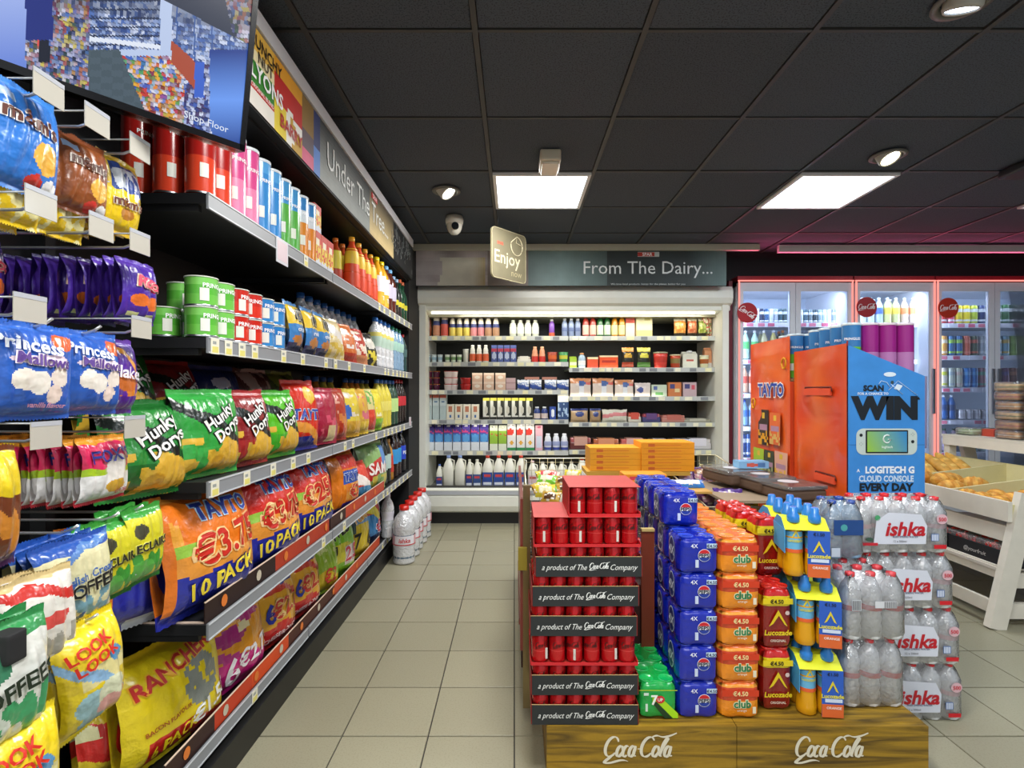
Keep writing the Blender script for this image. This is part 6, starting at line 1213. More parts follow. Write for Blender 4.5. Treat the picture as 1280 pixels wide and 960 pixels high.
def ishka(W_, D, h):
    t = MB(); y = -D/2-.005; f = lambda x, z: (x, y, z); f2 = lambda x, z: (x, y-.0015, z)
    P = [(-.115, .035), (.075, .035), (.08, .1), (.06, .142), (-.06, .15), (-.105, .12)]; t.poly(P, '#dadde8', f)
    t.text('ishka', .050, '#c01a28', f2, .0, .092, bold=.03, shear=.22, sx=1.05); t.text('IRISH SPRING WATER', .007, '#2a3a6a', f2, .0, .062, bold=.01); t.text('12 x 500ml', .008, '#3a3a4a', f2, -.02, .046)
    t.box(.095, .122, y-.001, y, .046, .072, '#5a7ab0')
    for k in range(6): t.box(.097+.004*k, .099+.004*k, y-.0015, y, .048, .070, '#e8ecf4')
    t.box(.105, .150, y-.001, y, .018, .032, '#d01c28'); t.disc(.135, .125, .020, .018, '#dcb4bc', f); t.text('500', .014, '#d03a48', f2, .135, .125, bold=.02); t.box(-.165, -.10, y-.001, y, .03, .04, '#cc2838'); t.disc(-.13, .052, .014, .007, '#3a5a4a', f); t.disc(-.10, .13, .010, .010, '#4aa06a', f)
    return t
W12 = water_pack(5, 2, .034, .202, '#d8242c', '#e0b8c0', front=ishka); W12b = water_pack(5, 2, .034, .202, '#d8242c', '#e0b8c0')
for i, p in enumerate((1208, 1205, 1197, 1190)):
    place(W12, (pX(p, 1.92)-.17, 1.925+.068, i*.2035), ['lowest', 'second', 'third', 'topmost'][i]+' clear water multipack with red script in the floor stack', 'water pack', 'clear water multipacks', rz=random.uniform(-.01, .01))
    if i < 3: pass
for i in range(3): place(W12b, (pX(1200, 1.92)-.17, 1.925+.068+.145, i*.2035), f'{["lowest", "second", "third", "topmost"][i]} water multipack in the row behind the front stack', 'water pack', 'rear water multipacks')
def six(W_, D, h):
    t = MB(); y = -D/2-.004
    t.box(-.085, -.055, y-.001, y, h*.46, h*.62, '#c8ccd0').box(-.01, .06, y-.001, y, h*.5, h*.60, '#d8dade')
    for k in range(6): t.box(-.083+.0045*k, -.081+.0045*k, y-.0015, y, h*.47, h*.61, '#3a3a40')
    for k in range(9): t.box(.02+.0045*k, .022+.0045*k, y-.0015, y, h*.505, h*.595, '#4a4a50')
    return t
W6 = water_pack(3, 2, .034, .217, '#d03a40', '#cc4048', front=six); W6b = water_pack(3, 2, .034, .217, '#d03a40', '#cc4048')
place(W6b, (pX(1096, 1.715), 1.72+.068, HP+.001), 'lower clear water six-pack on the right end of the plinth', 'water pack')
place(W6, (pX(1098, 1.715), 1.72+.068, HP+.2195), 'upper clear water six-pack with barcodes on the plinth', 'water pack')
for i in range(2): place(W6b, (pX(1096, 1.715)-.0, 1.72+.068+.14, HP+.001+.2185*i), ['lower', 'upper'][i]+' clear water six-pack behind the front ones', 'water pack')
def bluef(W_, D, h):
    t = MB(); y = -D/2-.004; t.box(-W_*.36, W_*.40, y-.001, y, h*.42, h*.68, '#1c4684').disc(-W_*.1, h*.55, .012, .012, '#4aa0a0', lambda x, z: (x, y-.0015, z)).box(-W_*.42, -W_*.2, y-.001, y, h*.05, h*.2, '#c8d4e0'); return t
BW = water_pack(2, 2, .034, .205, '#2a4a9a', '#1c4684', pet=PETB, front=bluef)
place(BW, (pX(1060, 1.86), 1.865+.068, HP+.4385), 'blue labelled water pack on top of the clear six-packs', 'water pack')

# end panel and post of the island, left of the can cases
BRN = mat('brown_laminate', .35, attr=False, color='#7a2a22', coat=.3)
ks = [Node('board', MB().box(-.006, .006, 0, .86, -.0, .55, '#7a2a22').mesh('board', BRN)), Node('post', MB().box(.004, .03, -.016, .010, -.2, .60, '#8a7a58').mesh('post', METAL)), Node('clip', MB().box(-.014, .018, -.03, -.012, .30, .38, '#8a7a22').mesh('clip', PAINT)),
      Node('rib', MB().box(-.010, -.006, .1, .8, .05, .07, '#5a1c18').mesh('rib', BRN))]
place(Node('end_panel', None, ks), (.027, 1.92, .26), 'glossy red brown end panel of the island with metal post', 'panel')
solo('base_cabinet', MB().box(.05, 1.30, 2.30, 3.40, 0, .50, '#2a2220').box(.03, .05, 2.3, 3.4, 0, .5, '#3a1a16'), MATT, 'dark base unit carrying the wire baskets', 'cabinet')
solo('divider_board', MB().box(pX(802, 1.9), pX(818, 1.9), 1.90, 1.915, .17, pH(662, 1.9), '#7a3018').box(pX(802, 1.9), pX(818, 1.9), 1.895, 1.918, pH(664, 1.9), pH(661, 1.9), '#c8b070'), CARD, 'brown upright board between the red cans and blue packs', 'board')
# wire baskets
def basket(x0, x1, y0, y1, z0, z1, step=.05, hang_front=.12):
    m = MB(); c_ = '#b8ac86'; ks = []
    rim = MB().tube([(x0, y0, z1-hang_front), (x1, y0, z1-hang_front), (x1, y1, z1), (x0, y1, z1), (x0, y0, z1-hang_front)], .004, '#c8bfa0'); ks.append(Node('rim', rim.mesh('rim', WIRE)))
    w_ = MB(); n = int((x1-x0)/step)
    for i in range(n+1): x = x0+(x1-x0)*i/n; w_.tube([(x, y0, z1-hang_front), (x, y0+.01, z0), (x, y1-.01, z0), (x, y1, z1)], .0017, c_, 4)
    n = int((y1-y0)/step)
    for j in range(n+1):
        y = y0+(y1-y0)*j/n; zt = z1-hang_front*(1-j/n)
        w_.tube([(x0, y, zt), (x0+.005, y, z0), (x1-.005, y, z0), (x1, y, zt)], .0017, c_, 4)
    k = 1
    while z0+k*step < z1: 
        z = z0+k*step; w_.tube([(x0, y1, z), (x1, y1, z)], .0017, c_, 4)
        if z < z1-hang_front: w_.tube([(x1, y0, z), (x0, y0, z)], .0017, c_, 4)
        w_.tube([(x0, y0+(.0 if z < z1-hang_front else (z-(z1-hang_front))/hang_front*(y1-y0)), z), (x0, y1, z)], .0017, c_, 4); k += 1
    ks.append(Node('wires', w_.mesh('wires', WIRE))); return Node('wire_basket', None, ks)
place(basket(.06, .46, 2.32, 3.35, .50, .775), (0, 0, 0), 'left wire basket full of mixed snack packets', 'basket')
place(basket(.48, .86, 2.45, 3.40, .50, .76), (0, 0, 0), 'middle wire basket under the orange boxes', 'basket')
place(basket(.88, 1.29, 2.42, 3.40, .50, .79), (0, 0, 0), 'right wire basket with purple and brown packets', 'basket')
place(basket(.05, .36, 1.95, 2.28, .50, .68, .04, .02), (0, 0, 0), 'small wire basket behind the can cases', 'basket')
solo('basket_stand', MB().box(.06, .5, 1.93, 2.28, .17, .495, '#3a1c18'), MATT, 'dark red stand below the small wire basket', 'stand')
# heap contents
def bar_(c, c2, w_=.13, h=.05, t=.012, s=0): return bag(w_, h, t, [('bg', c), ('rect', .2, .8, .25, .75, c2), ('noise', .1, .9, 9, .25, '#e8e0d0')], seed=s, nu=12, nv=8, seal=.05)
rr_ = random.Random(11)
_ORD = ORD+[f'{w}' for w in ('sixteenth', 'seventeenth', 'eighteenth')]
def heap(x0, x1, y0, y1, z, pal, n, where, w_=(.13, .17), hh_=(.07, .1)):
    its = []
    protos = [bar_(a, b_, rr_.uniform(*w_), rr_.uniform(*hh_), .02, i) for i, (a, b_, _) in enumerate(pal)]
    cnt = {}
    for i in range(n):
        k = i % len(pal); nm_ = pal[k][2]; j = cnt.get(nm_, 0); cnt[nm_] = j+1
        lab_ = f'{ORD[j]} {nm_} from the front {where}'
        o = place(protos[k], (rr_.uniform(x0+.07, x1-.07), y0+(y1-y0)*(i+.5)/n, z+rr_.uniform(0, .05)), lab_, 'packet', nm_+'s '+where, rz=rr_.uniform(-.5, .5), rx=rr_.uniform(-1.2, -.5))
heap(.08, .44, 2.55, 3.30, .64, [('#c8a03a', '#5a3a1c', 'gold snack packet'), ('#7ac83a', '#e0e8c0', 'green snack packet'), ('#d84a5a', '#f0d8d0', 'pink snack packet'), ('#e0d8c8', '#c83a3a', 'white snack packet'), ('#d8c83a', '#e8e0b0', 'yellow snack packet')], 26, 'in the left wire basket', (.08, .12), (.05, .075))
heap(.90, 1.27, 2.50, 3.3, .61, [('#4a2a7a', '#c8b0d8', 'purple snack packet'), ('#c8b83a', '#5a3a7a', 'yellow and purple packet'), ('#5a2a5a', '#d8a0b0', 'plum snack packet'), ('#8a5a3a', '#c8a07a', 'brown snack packet')], 14, 'in the right wire basket')
heap(.50, .84, 2.50, 2.95, .60, [('#3a2a6a', '#c86a3a', 'dark purple packet'), ('#c8602c', '#2a2a4a', 'orange packet')], 12, 'in the middle wire basket', (.1, .13), (.05, .08))
heap(.38, .52, 2.0, 2.28, .50, [('#3a2a6a', '#d86a3a', 'violet chocolate packet'), ('#c83a2c', '#e8c8a0', 'red chocolate packet')], 6, 'beside the blue stack', (.12, .14))
ob = lambda w_, d, h, c: carton(w_, d, h, [('bg', c), ('rect', .3, .75, .42, .56, '#d8701a'), ('ell', .18, .5, .04, .25, '#c8601c')], None, False)
its = []
X_ = lambda p: pX(p, 2.95)
for i in range(3): place(ob(.155, .13, .038, '#e8721c'), (pX(690, 2.1), 2.10, .55+i*.0385), ['lowest', 'middle', 'top'][i]+' orange biscuit box in the small wire basket', 'box', 'flat orange biscuit boxes')
t_ = MB()
for i in range(4): place(ob((803-738)*2.95/F, .2, .031, '#e8a01c'), (X_(770), 2.95, .757+i*.032), f'{["lowest", "second", "third", "top"][i]} flat amber box in the left pile above the baskets', 'box', 'flat amber boxes')
for i in range(5): place(ob((868-802)*2.93/F, .2, .031, '#ea9a12'), (pX(835, 2.93), 2.93, .757+i*.032), f'{["lowest", "second", "third", "fourth", "top"][i]} flat amber box in the right pile above the baskets', 'box', 'flat amber boxes')
lb_ = lambda: carton(.2, .12, .035, [('bg', '#e8941a'), ('ell', .25, .5, .09, .35, '#d83a4a'), ('rect', .4, .95, .3, .7, '#d86a1c')], None, False)
for i, (p, y) in enumerate(((799, 2.5), (807, 2.5))): place(lb_(), (pX(p, y), y, .735+i*.036), ['lower', 'upper'][i]+' amber box with pink disc in front of the piles', 'box', 'amber boxes with pink disc')
solo('tray_board', MB().box(.50, .92, 2.46, 2.64, .735-.012, .735-.002, '#c89a4a'), CARD, 'pale card tray lying across the middle wire basket', 'tray')
solo('tray_board', MB().box(.40, .97, 2.92, 3.16, .735-.001, .757-.001, '#c89a3a'), CARD, 'pale card box under the amber piles', 'tray')
for i, p in enumerate((850, 866)): place(bar_('#2a78c8', '#d8e4f0', .12, .05, .015, 50+i), (pX(p, 2.55), 2.55, .735), ['left', 'right'][i]+' blue wrapped bar beside the amber boxes', 'packet', rx=-.9)
for i in range(3): place(carton(.13, .06, .034, [('bg', '#1f4468'), ('rect', .1, .6, .3, .7, '#3a7aa0')], None, False), (pX(864, 2.3), 2.34, .59+i*.036), ['lowest', 'middle', 'top'][i]+' dark blue box behind the blue cola stack', 'box', 'dark blue boxes')
# clear topped brown trays (cookies) and a blue box on them
for i, (p, y, zz) in enumerate(((915, 2.75, .735), (950, 2.62, .725), (985, 2.45, .715))):
    m = MB().rbox(-.10, .10, -.13, .13, 0, .05, .02, '#5c4636'); l = MB().rbox(-.105, .105, -.135, .135, .05, .068, .02, '#b8a8a0'); d_ = MB().lathe([(.045, .069), (.0001, .0695)], 20, '#d8d8dc', cap=False)
    place(Node('biscuit_tray', None, [Node('tray', m.mesh('tray', MATT)), Node('lid', l.mesh('lid', TRAYC)), Node('label', d_.mesh('label', PRINT))]), (pX(p, y), y, zz), ['left', 'middle', 'right'][i]+' brown biscuit tray with clear lid', 'tray', 'brown biscuit trays', rz=.2)
solo('shelf_board', MB().box(.94, 1.42, 2.36, 2.86, .700, .712, '#a08c74'), CARD, 'brown card shelf under the biscuit trays', 'board')
place(carton(.15, .08, .035, [('bg', '#7fb4dc'), ('ell', .4, .5, .2, .3, '#c85a4a'), ('rect', .65, .9, .2, .8, '#4a7ab0')], None, False), (pX(932, 2.8), 2.70, .806), 'pale blue box lying on the left biscuit tray', 'box')

# ================================================================== CARDBOARD DISPLAYS
YD = 2.30; DXa, DXb = pX(1059, YD), pX(1156, YD); ztl, ztr = pH(432, YD), pH(470, YD)
blu = MB(); f = lambda x, z: (x, YD-.002, z); g_ = lambda x, z: (x, YD-.0035, z)
blu.add([(DXa, YD, 0), (DXb, YD, 0), (DXb, YD, ztr), (DXa+.012, YD, ztl), (DXa, YD, ztl)], [(0, 1, 2, 3, 4)], lin('#3a8ad4')); blu.add([(DXb, YD, 0), (DXb, YD+.42, 0), (DXb, YD+.42, ztr), (DXb, YD, ztr)], [(0, 1, 2, 3)], lin('#3a80c4'))
seam = pH(556, YD); blu.box(DXa, DXb, YD-.001, YD, seam-.0012, seam+.0012, '#2c6aa8')
T_ = MB(); xc = lambda p: pX(p, YD); zc_ = lambda p: pH(p, YD)
T_.text('SCAN', .025, '#121a22', f, xc(1091.5), zc_(485), bold=.05).text('FOR A CHANCE TO', .011, '#e4eef8', f, xc(1091), zc_(492), bold=.03).text('WIN', .092, '#121a22', f, xc(1105), zc_(509), bold=.07, sx=1.06).text('A', .014, '#e8f0f8', f, xc(1072.5), zc_(588), bold=.03).text('LOGITECH G', .029, '#eef4fa', f, xc(1112), zc_(587), bold=.05, sx=.92).text('CLOUD CONSOLE', .026, '#cfe2f4', f, xc(1107.5), zc_(598), bold=.04, sx=.80).text('EVERY DAY', .033, '#121a22', f, xc(1108), zc_(608.5), bold=.05, sx=1.0)
T_.poly([(xc(1145.5), zc_(499.5)), (xc(1150), zc_(499.5)), (xc(1147.8), zc_(495.5))], '#121a22', f)
# console picture
def rrect(cx, cz, w_, h, r, n=5):
    P = []
    for qx, qz, a0 in ((w_-r, -h+r, -90), (w_-r, h-r, 0), (-w_+r, h-r, 90), (-w_+r, -h+r, 180)):
        for k in range(n+1): a = math.radians(a0+k*90/n); P.append((cx+qx+r*math.cos(a), cz+qz+r*math.sin(a)))
    return P
cxm, czm = xc(1108), zc_(552); T_.poly(rrect(cxm, czm, .132, .057, .03), '#c8d4cc', f)
T_.poly(rrect(cxm, czm, .092, .050, .003), '#14181c', g_)
T_.grid(lambda u, v: (cxm-.086+u*.172, YD-.0045, czm-.044+v*.088), 20, 10, lambda u, v: mix(lin('#9ac82c'), lin('#2a86c8'), u*.8+v*.2), sm=False)
for sx, sz in ((-.112, .028), (.112, -.0), ): T_.disc(cxm+sx, czm+sz, .007, .007, '#1c2226', g_)
for sx, sz in ((-.112, -.01), (.112, .032)):
    for dx, dz in ((.006, 0), (-.006, 0), (0, .006), (0, -.006)): T_.disc(cxm+sx+dx, czm+sz+dz, .0025, .0025, '#a8b4ac', g_, 8)
gg = [(cxm+.017*math.cos(a), YD-.0055, czm+.012+.017*math.sin(a)) for a in [math.radians(60+k*15) for k in range(16)]]+[(cxm+.016, YD-.0055, czm+.010), (cxm+.003, YD-.0055, czm+.010)]
T_.tube(gg, .003, '#eef4ee', 5).text('logitech', .011, '#e8f4e8', lambda x, z: (x, YD-.0055, z), cxm, czm-.022, bold=.02)
# tube drawing: a crisp tube outline opened, with its lid
ln = '#d8ecfa'
T_.tube([(xc(1110), YD-.003, zc_(488)), (xc(1122), YD-.003, zc_(476)), (xc(1146), YD-.003, zc_(494))], .0012, ln, 4).tube([(xc(1112), YD-.003, zc_(484)), (xc(1108), YD-.003, zc_(478)), (xc(1101), YD-.003, zc_(476)), (xc(1098), YD-.003, zc_(480))], .0014, ln, 4).disc(xc(1112), zc_(468), .027, .010, '#e2eef6', f).tube([(xc(1113), YD-.003, zc_(480)), (xc(1128), YD-.003, zc_(493))], .0012, ln, 4)
T_.disc(xc(1115), zc_(478), .008, .008, '#3a4a4a', f, 6).poly([(xc(1121), zc_(480)), (xc(1128), zc_(482)), (xc(1124), zc_(488)), (xc(1117), zc_(486))], '#e2eef6', f)
kB = [Node('front_face', blu.mesh('front_face', CARD), [Node('lettering', T_.mesh('lettering', PRINT))])]
# orange side wall with handle slots
ORG = mat('orange_card_gloss', .28, coat=.5, bump=.12, bscale=3, noise_amt=.03)
Yb, Yc, Ye = YD, 2.74, 3.20
def sidef(x, off=0): return lambda y, z: (x-off, y, z)
def wall_(y0, y1, zb, z0t, z1t, cfn, x, amp=.022):
    m = MB()
    def S(u, v):
        y = y0+(y1-y0)*u; zt = z0t+(z1t-z0t)*u; z = zb+(zt-zb)*v
        return (x+amp*noise.noise(Vector((y*5, z*7, 3)))*min(1, 6*min(u, 1-u)), y, z)
    return m.grid(S, 26, 50, cfn)
def oc(u, v):
    n_ = noise.noise(Vector((u*3, v*5, 1)))
    c_ = mix(lin('#d8401c'), lin('#e2601e'), .5+n_)
    if u < .30 and v < .52 and v > .0: c_ = mix(c_, lin('#e87812'), .6)
    return c_
ow = wall_(Yb+.004, Yc-.003, 0.0, pH(429, Yb), pH(440, Yc), oc, DXa)
ow.box(DXa-.001, DXa+.004, Yb, Yb+.004, 0, pH(426, Yb), '#9a2410')
sl = MB()
for (ya, yb2, pz) in ((Yb+.10, Yb+.33, 484), (Yb+.07, Yb+.24, 590)):
    z = pH(pz, 2.5)
    sl.tube([(DXa-.006, ya, z-.02), (DXa-.006, ya+.01, z), (DXa-.006, yb2-.01, z), (DXa-.006, yb2, z-.02)], .0035, '#5a140c', 5).box(DXa-.012, DXa-.004, ya+.005, yb2-.005, z-.038, z-.006, '#e2502c')
kB.append(Node('side_wall', ow.mesh('side_wall', ORG), [Node('handle_slots', sl.mesh('handle_slots', CARD))]))
kB.append(Node('back_wall', MB().box(DXa, DXb, Yc-.006, Yc, 0, 1.25, '#c8481c').mesh('back_wall', CARD)))
kB.append(Node('shelf', MB().box(DXa+.006, DXb-.006, YD+.01, Yc-.01, 1.255, 1.265, '#b08a5a').mesh('shelf', CARD)))
place(Node('display_unit', None, kB), (0, 0, 0), 'tall cardboard display with blue printed front and orange side', 'display stand')
k2 = []
def oc2(u, v):
    n_ = noise.noise(Vector((u*3, v*5, 9))); return mix(lin('#da441a'), lin('#e86420'), .5+n_)
w2 = wall_(Yc+.004, Ye, 0, pH(420, Yc), pH(431, Ye), oc2, DXa-.018)
t = MB(); xs = DXa-.018; f = lambda y, z: (xs-.010, y, z)
def ys(p): return F*xs/(p-CX)
zt = pH(487, 2.95); ym = ys(965)
t.text('TAYTO', .072, '#f0ece8', lambda a, z: (xs-.010, 2*ym-a, z), ym, zt, bold=.09, sx=.9); t.text('TAYTO', .072, '#2a4aa8', lambda a, z: (xs-.0115, 2*ym-a, z), ym, zt, bold=.03, sx=.9)
for (p, yy, c_, r_) in ((982, 454, '#e8a81c', .02), (944, 504, '#e8a81c', .02)): t.tube([(xs-.010, ys(p)+r_*math.cos(a), pH(yy, ys(p))+1.4*r_*math.sin(a)) for a in [k*math.pi/6 for k in range(13)]], .005, c_, 5)
def pouchpic(pa, pb, qa, qb, c_, c2, tilt=0):
    y0, y1 = ys(pa), ys(pb); z1, z0 = pH(qa, ys((pa+pb)/2)), pH(qb, ys((pa+pb)/2))
    t.grid(lambda u, v: (xs-.010, y0+(y1-y0)*(u*(.94+.06*v)), z0+(z1-z0)*v+tilt*u), 8, 12, paint([('bg', c_), ('rect', .1, .9, .45, .62, '#b088a0'), ('noise', 0, .4, 7, .0, c2), ('ell', .5, .85, .15, .07, '#e0b83c')]), sm=False)
pouchpic(950, 963, 512, 556, '#3a2f28', '#e0a020'); pouchpic(964, 978, 516, 556, '#e06a34', '#d8b060'); pouchpic(944, 957, 560, 596, '#a8c83a', '#d8dc8a'); pouchpic(957.5, 970, 563, 598, '#3c4632', '#a8b07a'); pouchpic(970.5, 987, 565, 602, '#e0a890', '#e0b040')
k2.append(Node('side_wall', w2.mesh('side_wall', ORG), [Node('lettering', t.mesh('lettering', PRINT))])); k2.append(Node('near_wall', MB().box(DXa-.018, DXb-.05, Yc+.001, Yc+.004, 0, 1.25, '#d0481c').mesh('near_wall', CARD))); k2.append(Node('shelf', MB().box(DXa-.01, DXb-.05, Yc+.006, Ye, 1.255, 1.265, '#b08a5a').mesh('shelf', CARD)))
place(Node('display_unit', None, k2), (0, 0, 0), 'second orange cardboard display with blue lettering behind the blue one', 'display stand')
# tubes standing in the displays
BG = tallcan(.235, .0375, ((.55, '#6ab83c'), (1, '#3a7cb8')), '#d4e2e6', 'PRINGLES'); PPL = tallcan(.235, .0375, ((.45, '#b878b0'), (1, '#9a2380')), '#e8d4dc', None)
z9 = 1.266; its = []
for j in range(4):
    its.append((BG, (DXa+.052, YD+.055+j*.088, z9), random.uniform(-.6, .2), 'blue and green crisp tube', 'crisp tube'))
name_row(its, 'in the cardboard display', 'from the front')
its = [(PPL, (DXa+.052+.088+.085*i+(.0 if i < 2 else 0), YD+.055+j*.088, z9+.0), -.4, 'magenta crisp tube', 'crisp tube') for j in range(3) for i in range(2)]
its = [(PPL, (DXa+.13+.078*i, YD+.055+j*.088, z9), -.4, ['magenta crisp tube', 'magenta crisp tube', 'magenta crisp tube'][j]+[' in the front row', ' in the middle row', ' in the back row'][j], 'crisp tube') for j in range(3) for i in range(3) if DXa+.13+.078*i < DXb-.035]
name_row(its, 'of the cardboard display')
its = [(BG, (DXa+.04+.08*i, Yc+.06, 1.266), random.uniform(-.6, .2), 'blue and green crisp tube', 'crisp tube') for i in range(2)]+[(BG, (DXa+.04+.08*i, Yc+.15, 1.266), random.uniform(-.6, .2), 'blue and green crisp tube', 'crisp tube') for i in range(2)]
name_row(its, 'in the rear cardboard display')
solo('acrylic_panel', MB().box(DXb+.004, pX(1170, YD), YD+.05, YD+.054, pH(562, YD), pH(470, YD), '#cfc4e0'), film_mat('lilac_acrylic', '#c8bcd8', .35, .05, .1, 0, 5), 'translucent lilac strip beside the blue display', 'panel')

# ================================================================== BAKERY STAND
BW_ = '#e6dfcf'; ks = []
CRM = mat('cream_paint', .5, bump=.06, bscale=40, noise_amt=.04)
def pl(name, a, b_, wx, wz, c_=BW_): ks.append(Node(name, MB().bar(a, b_, wx, wz, c_).mesh(name, CRM)))
X0_ = 2.43; YN, YFr = 2.68, 3.95
for y in (YN, YFr):
    pl('leg', (X0_, y, 0), (X0_+.16, y, .68), .085, .04); pl('leg', (3.55, y, 0), (3.35, y, .90), .085, .04)
    for z in (.08, .236, .42): pl('cross_rail', (X0_+.05+z*.1, y+.025, z), (3.5, y+.025, z), .03, .075)
for z, xx in ((.13-.03, 2.44), (.275, 2.48)): pl('side_rail', (xx, YN+.02, z), (xx, YFr, z), .022, .065)
pl('side_rail', (2.52, YN+.02, .47), (2.52, YFr, .47), .022, .08); pl('side_rail', (2.50, YN-.01, .59), (2.50, YFr, .59), .022, .10)
ks.append(Node('shelf', MB().box(2.46, 3.5, YN+.02, YFr, .285, .30, '#d8d0c4').mesh('shelf', CRM))); ks.append(Node('shelf', MB().box(2.51, 3.3, YN+.02, YFr, .545, .557, '#d8d0b4').mesh('shelf', CRM)))
for y in (YN+.0, 3.10, 3.52, YFr-.02): ks.append(Node('bin_divider', MB().add([(2.50, y, .55), (3.28, y, .55), (3.28, y, .72), (2.50, y, .62), (2.50, y+.015, .55), (3.28, y+.015, .55), (3.28, y+.015, .72), (2.50, y+.015, .62)], [(0, 1, 2, 3), (7, 6, 5, 4), (3, 2, 6, 7), (0, 3, 7, 4), (1, 5, 6, 2)], lin('#d8ce9c')).mesh('bin_divider', CRM)))
ks.append(Node('back_board', MB().box(3.27, 3.285, YN, YFr, .55, .72, '#d8ce9c').mesh('back_board', CRM)))
pl('post', (3.25, YFr, .55), (3.25, YFr, .87), .05, .05); pl('post', (3.25, YN, .55), (3.25, YN, .87), .05, .05)
pl('top_rail', (3.22, YN, .835), (3.22, YFr+.02, .835), .022, .06); ks.append(Node('top_board', MB().box(3.21, 3.75, YN, YFr+.03, .866, .88, '#e2dccb').mesh('top_board', CRM)))
place(Node('bakery_stand', None, ks), (0, 0, 0), 'cream painted wooden bakery stand with sloping bins on the right', 'stand')
BG1 = bread(.30, .045, '#cc8a22', '#e6ba5c'); RL = bread(.13, .05, '#c8801e', '#e2ac4a', 0, 12, 5, 'croissant')
its = []
for i in range(7):
    nd = bread(.27, .042, '#d09228', '#ecc66c', .01*i % .02)
    place(nd, (2.60+.088*i, 3.40+.32+random.uniform(-.01, .01), .655), f'golden baguette, {ORD[i]} from the left, leaning in the far bin of the bakery stand', 'bread', 'golden baguettes', rz=math.radians(96)+random.uniform(-.1, .1), ry=-.55)
its = []
for i, (x, y, zz) in enumerate(((2.62, 3.42, .60), (2.66, 3.28, .60), (2.62, 3.17, .575), (2.80, 3.4, .58), (2.82, 3.25, .58))): its.append((RL, (x, y, zz), random.uniform(-.6, .6), 'glazed croissant', 'pastry', 1.15))
name_row(its, 'in the middle bin of the bakery stand')
its = []
for i in range(8): its.append((RL, (2.60+.15*(i % 3), 3.04-.1*(i//3)-.02*(i % 3), .57+.0*(i % 2)), random.uniform(-.6, .6), 'small golden pastry', 'pastry', .85))
name_row(its, 'in the near bin of the bakery stand')
# fruit punnets in black crates on the lower shelf
def crate(w_, d, h):
    m = MB().box(-w_/2, w_/2, -d/2, -d/2+.006, 0, h, '#1c1c20').box(-w_/2, w_/2, d/2-.006, d/2, 0, h, '#1c1c20').box(-w_/2, -w_/2+.006, -d/2, d/2, 0, h, '#1c1c20').box(w_/2-.006, w_/2, -d/2, d/2, 0, h, '#1c1c20').box(-w_/2, w_/2, -d/2, d/2, 0, .006, '#1c1c20')
    t = MB(); t.text('x', .022, '#d8d4d0', lambda y, z: (-w_/2-.001, -y, z), 0, h*.5, shear=.2) if False else t.text('@yourfruit', .022, '#d8d4d0', lambda y, z: (-w_/2-.001, -y, z), 0, h*.5, shear=.2)
    return Node('fruit_crate', None, [Node('crate', m.mesh('crate', MATT), [Node('lettering', t.mesh('lettering', PRINT))])])
berry = MB()
for i in range(60):
    x, y, z, r_ = rr_.uniform(-.055, .055), rr_.uniform(-.085, .085), rr_.uniform(.03, .10), rr_.uniform(.012, .017)
    berry.lathe([(.001, z-r_), (r_*.8, z-r_*.6), (r_, z), (r_*.75, z+r_*.6), (.001, z+r_)], 7, mix(lin('#b8141c'), lin('#d84a3c'), rr_.random()), cx=x, cy=y)
pun = Node('fruit_punnet', None, [Node('berries', berry.mesh('berries', GLOSS), kind='stuff'), Node('tub', MB().rbox(-.062, .062, -.092, .092, .0, .10, .015, '#fff').mesh('tub', TRAYC)), Node('film_label', MB().box(-.05, .05, -.06, .06, .1005, .102, '#b84038').mesh('film_label', TRAYC))])
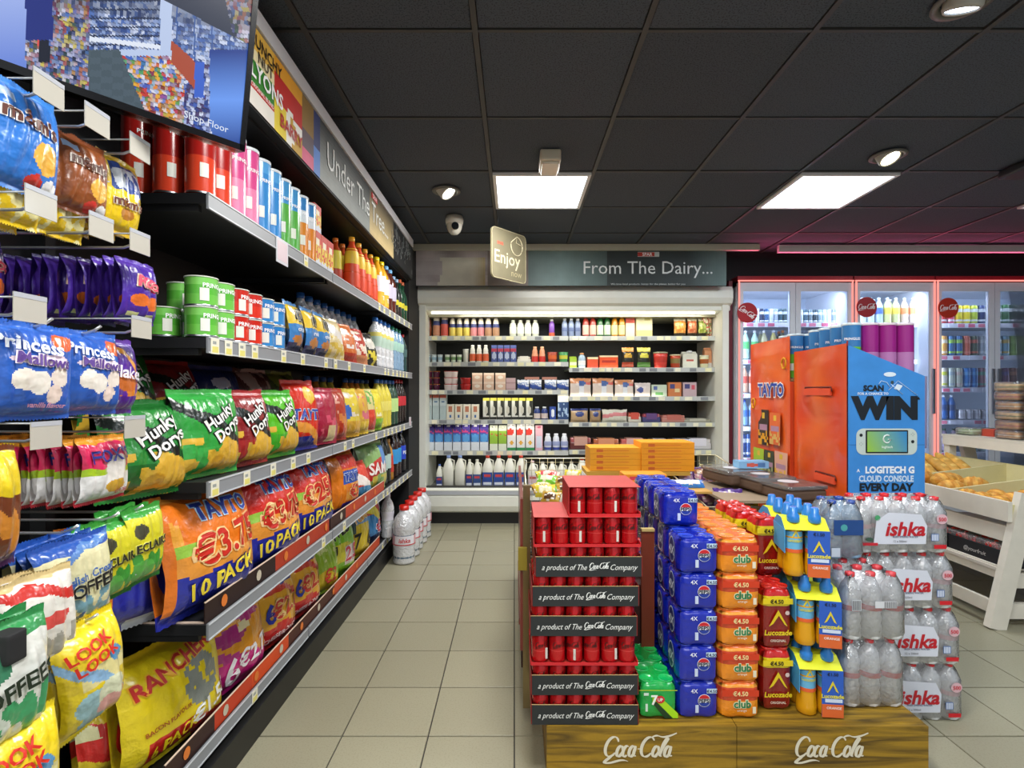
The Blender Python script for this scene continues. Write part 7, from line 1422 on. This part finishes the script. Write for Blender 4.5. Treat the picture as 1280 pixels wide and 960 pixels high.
for i, (x, y) in enumerate(((2.62, 3.62), (2.60, 3.22), (2.62, 2.86))):
    place(crate(.27, .36, .085), (x, y, .301), ['far', 'middle', 'near'][i]+' black fruit crate on the lower shelf of the bakery stand', 'crate')
    for j in range(2): place(pun, (x-.065+.13*j, y-.08, .31), f'{["left", "right"][j]} red berry punnet in the {["far", "middle", "near"][i]} black crate, near half', 'fruit punnet'); place(pun, (x-.065+.13*j, y+.105, .31), f'{["left", "right"][j]} red berry punnet in the {["far", "middle", "near"][i]} black crate, far half', 'fruit punnet')
# sandwich and cake packs stacked on the top board
def spack(w_, d, h, c1, c2):
    m = MB().rbox(-w_/2+.01, w_/2-.01, -d/2+.01, d/2-.01, .006, h*.75, .02, c1, cf=lambda z, j: lin(c1) if (z*90) % 1.0 < .6 else lin(c2)); s = MB().rbox(-w_/2, w_/2, -d/2, d/2, 0, h, .02, '#fff')
    return Node('food_pack', None, [Node('contents', m.mesh('contents', BREAD)), Node('shell', s.mesh('shell', TRAYC))])
SP = [spack(.17, .17, .062, '#d09a5a', '#e8dcc0'), spack(.17, .17, .062, '#c88a4a', '#b8503a'), spack(.17, .17, .062, '#d8b47a', '#7a8a4a')]
for c_, (x, y, n_) in enumerate(((3.34, 3.52, 6), (3.36, 3.33, 6), (3.53, 3.5, 6))):
    for i in range(n_): place(SP[(i+c_) % 3], (x+random.uniform(-.004, .004), y, .881+i*.064), f'{["lowest", "second", "third", "fourth", "fifth", "top"][i]} clear bakery pack in the {["left", "right", "rear"][c_]} pile', 'food pack', 'clear bakery packs')
place(spack(.2, .14, .055, '#7aa04a', '#d8e0c0'), (3.36, 3.86, .881), 'clear salad tub on the far end of the bakery stand', 'tub'); place(carton(.14, .1, .05, [('bg', '#c84a34'), ('rect', .7, 1, 0, 1, '#2a2c34')], None, False), (3.42, 3.70, .881), 'red and black box beside the salad tub', 'box')
# ================================================================== CHECK LABELS
gsets = {}
for l, ns in LABELS.items():
    if len(l.split()) > 16: print("LONG", l)
    if len(ns) > 1: print('DUP LABEL', len(ns), l)
    if not 4 <= len(l.split()) <= 17: print('LEN', len(l.split()), l)
print('things', sum(len(v) for v in LABELS.values()), 'objects', len(bpy.data.objects))
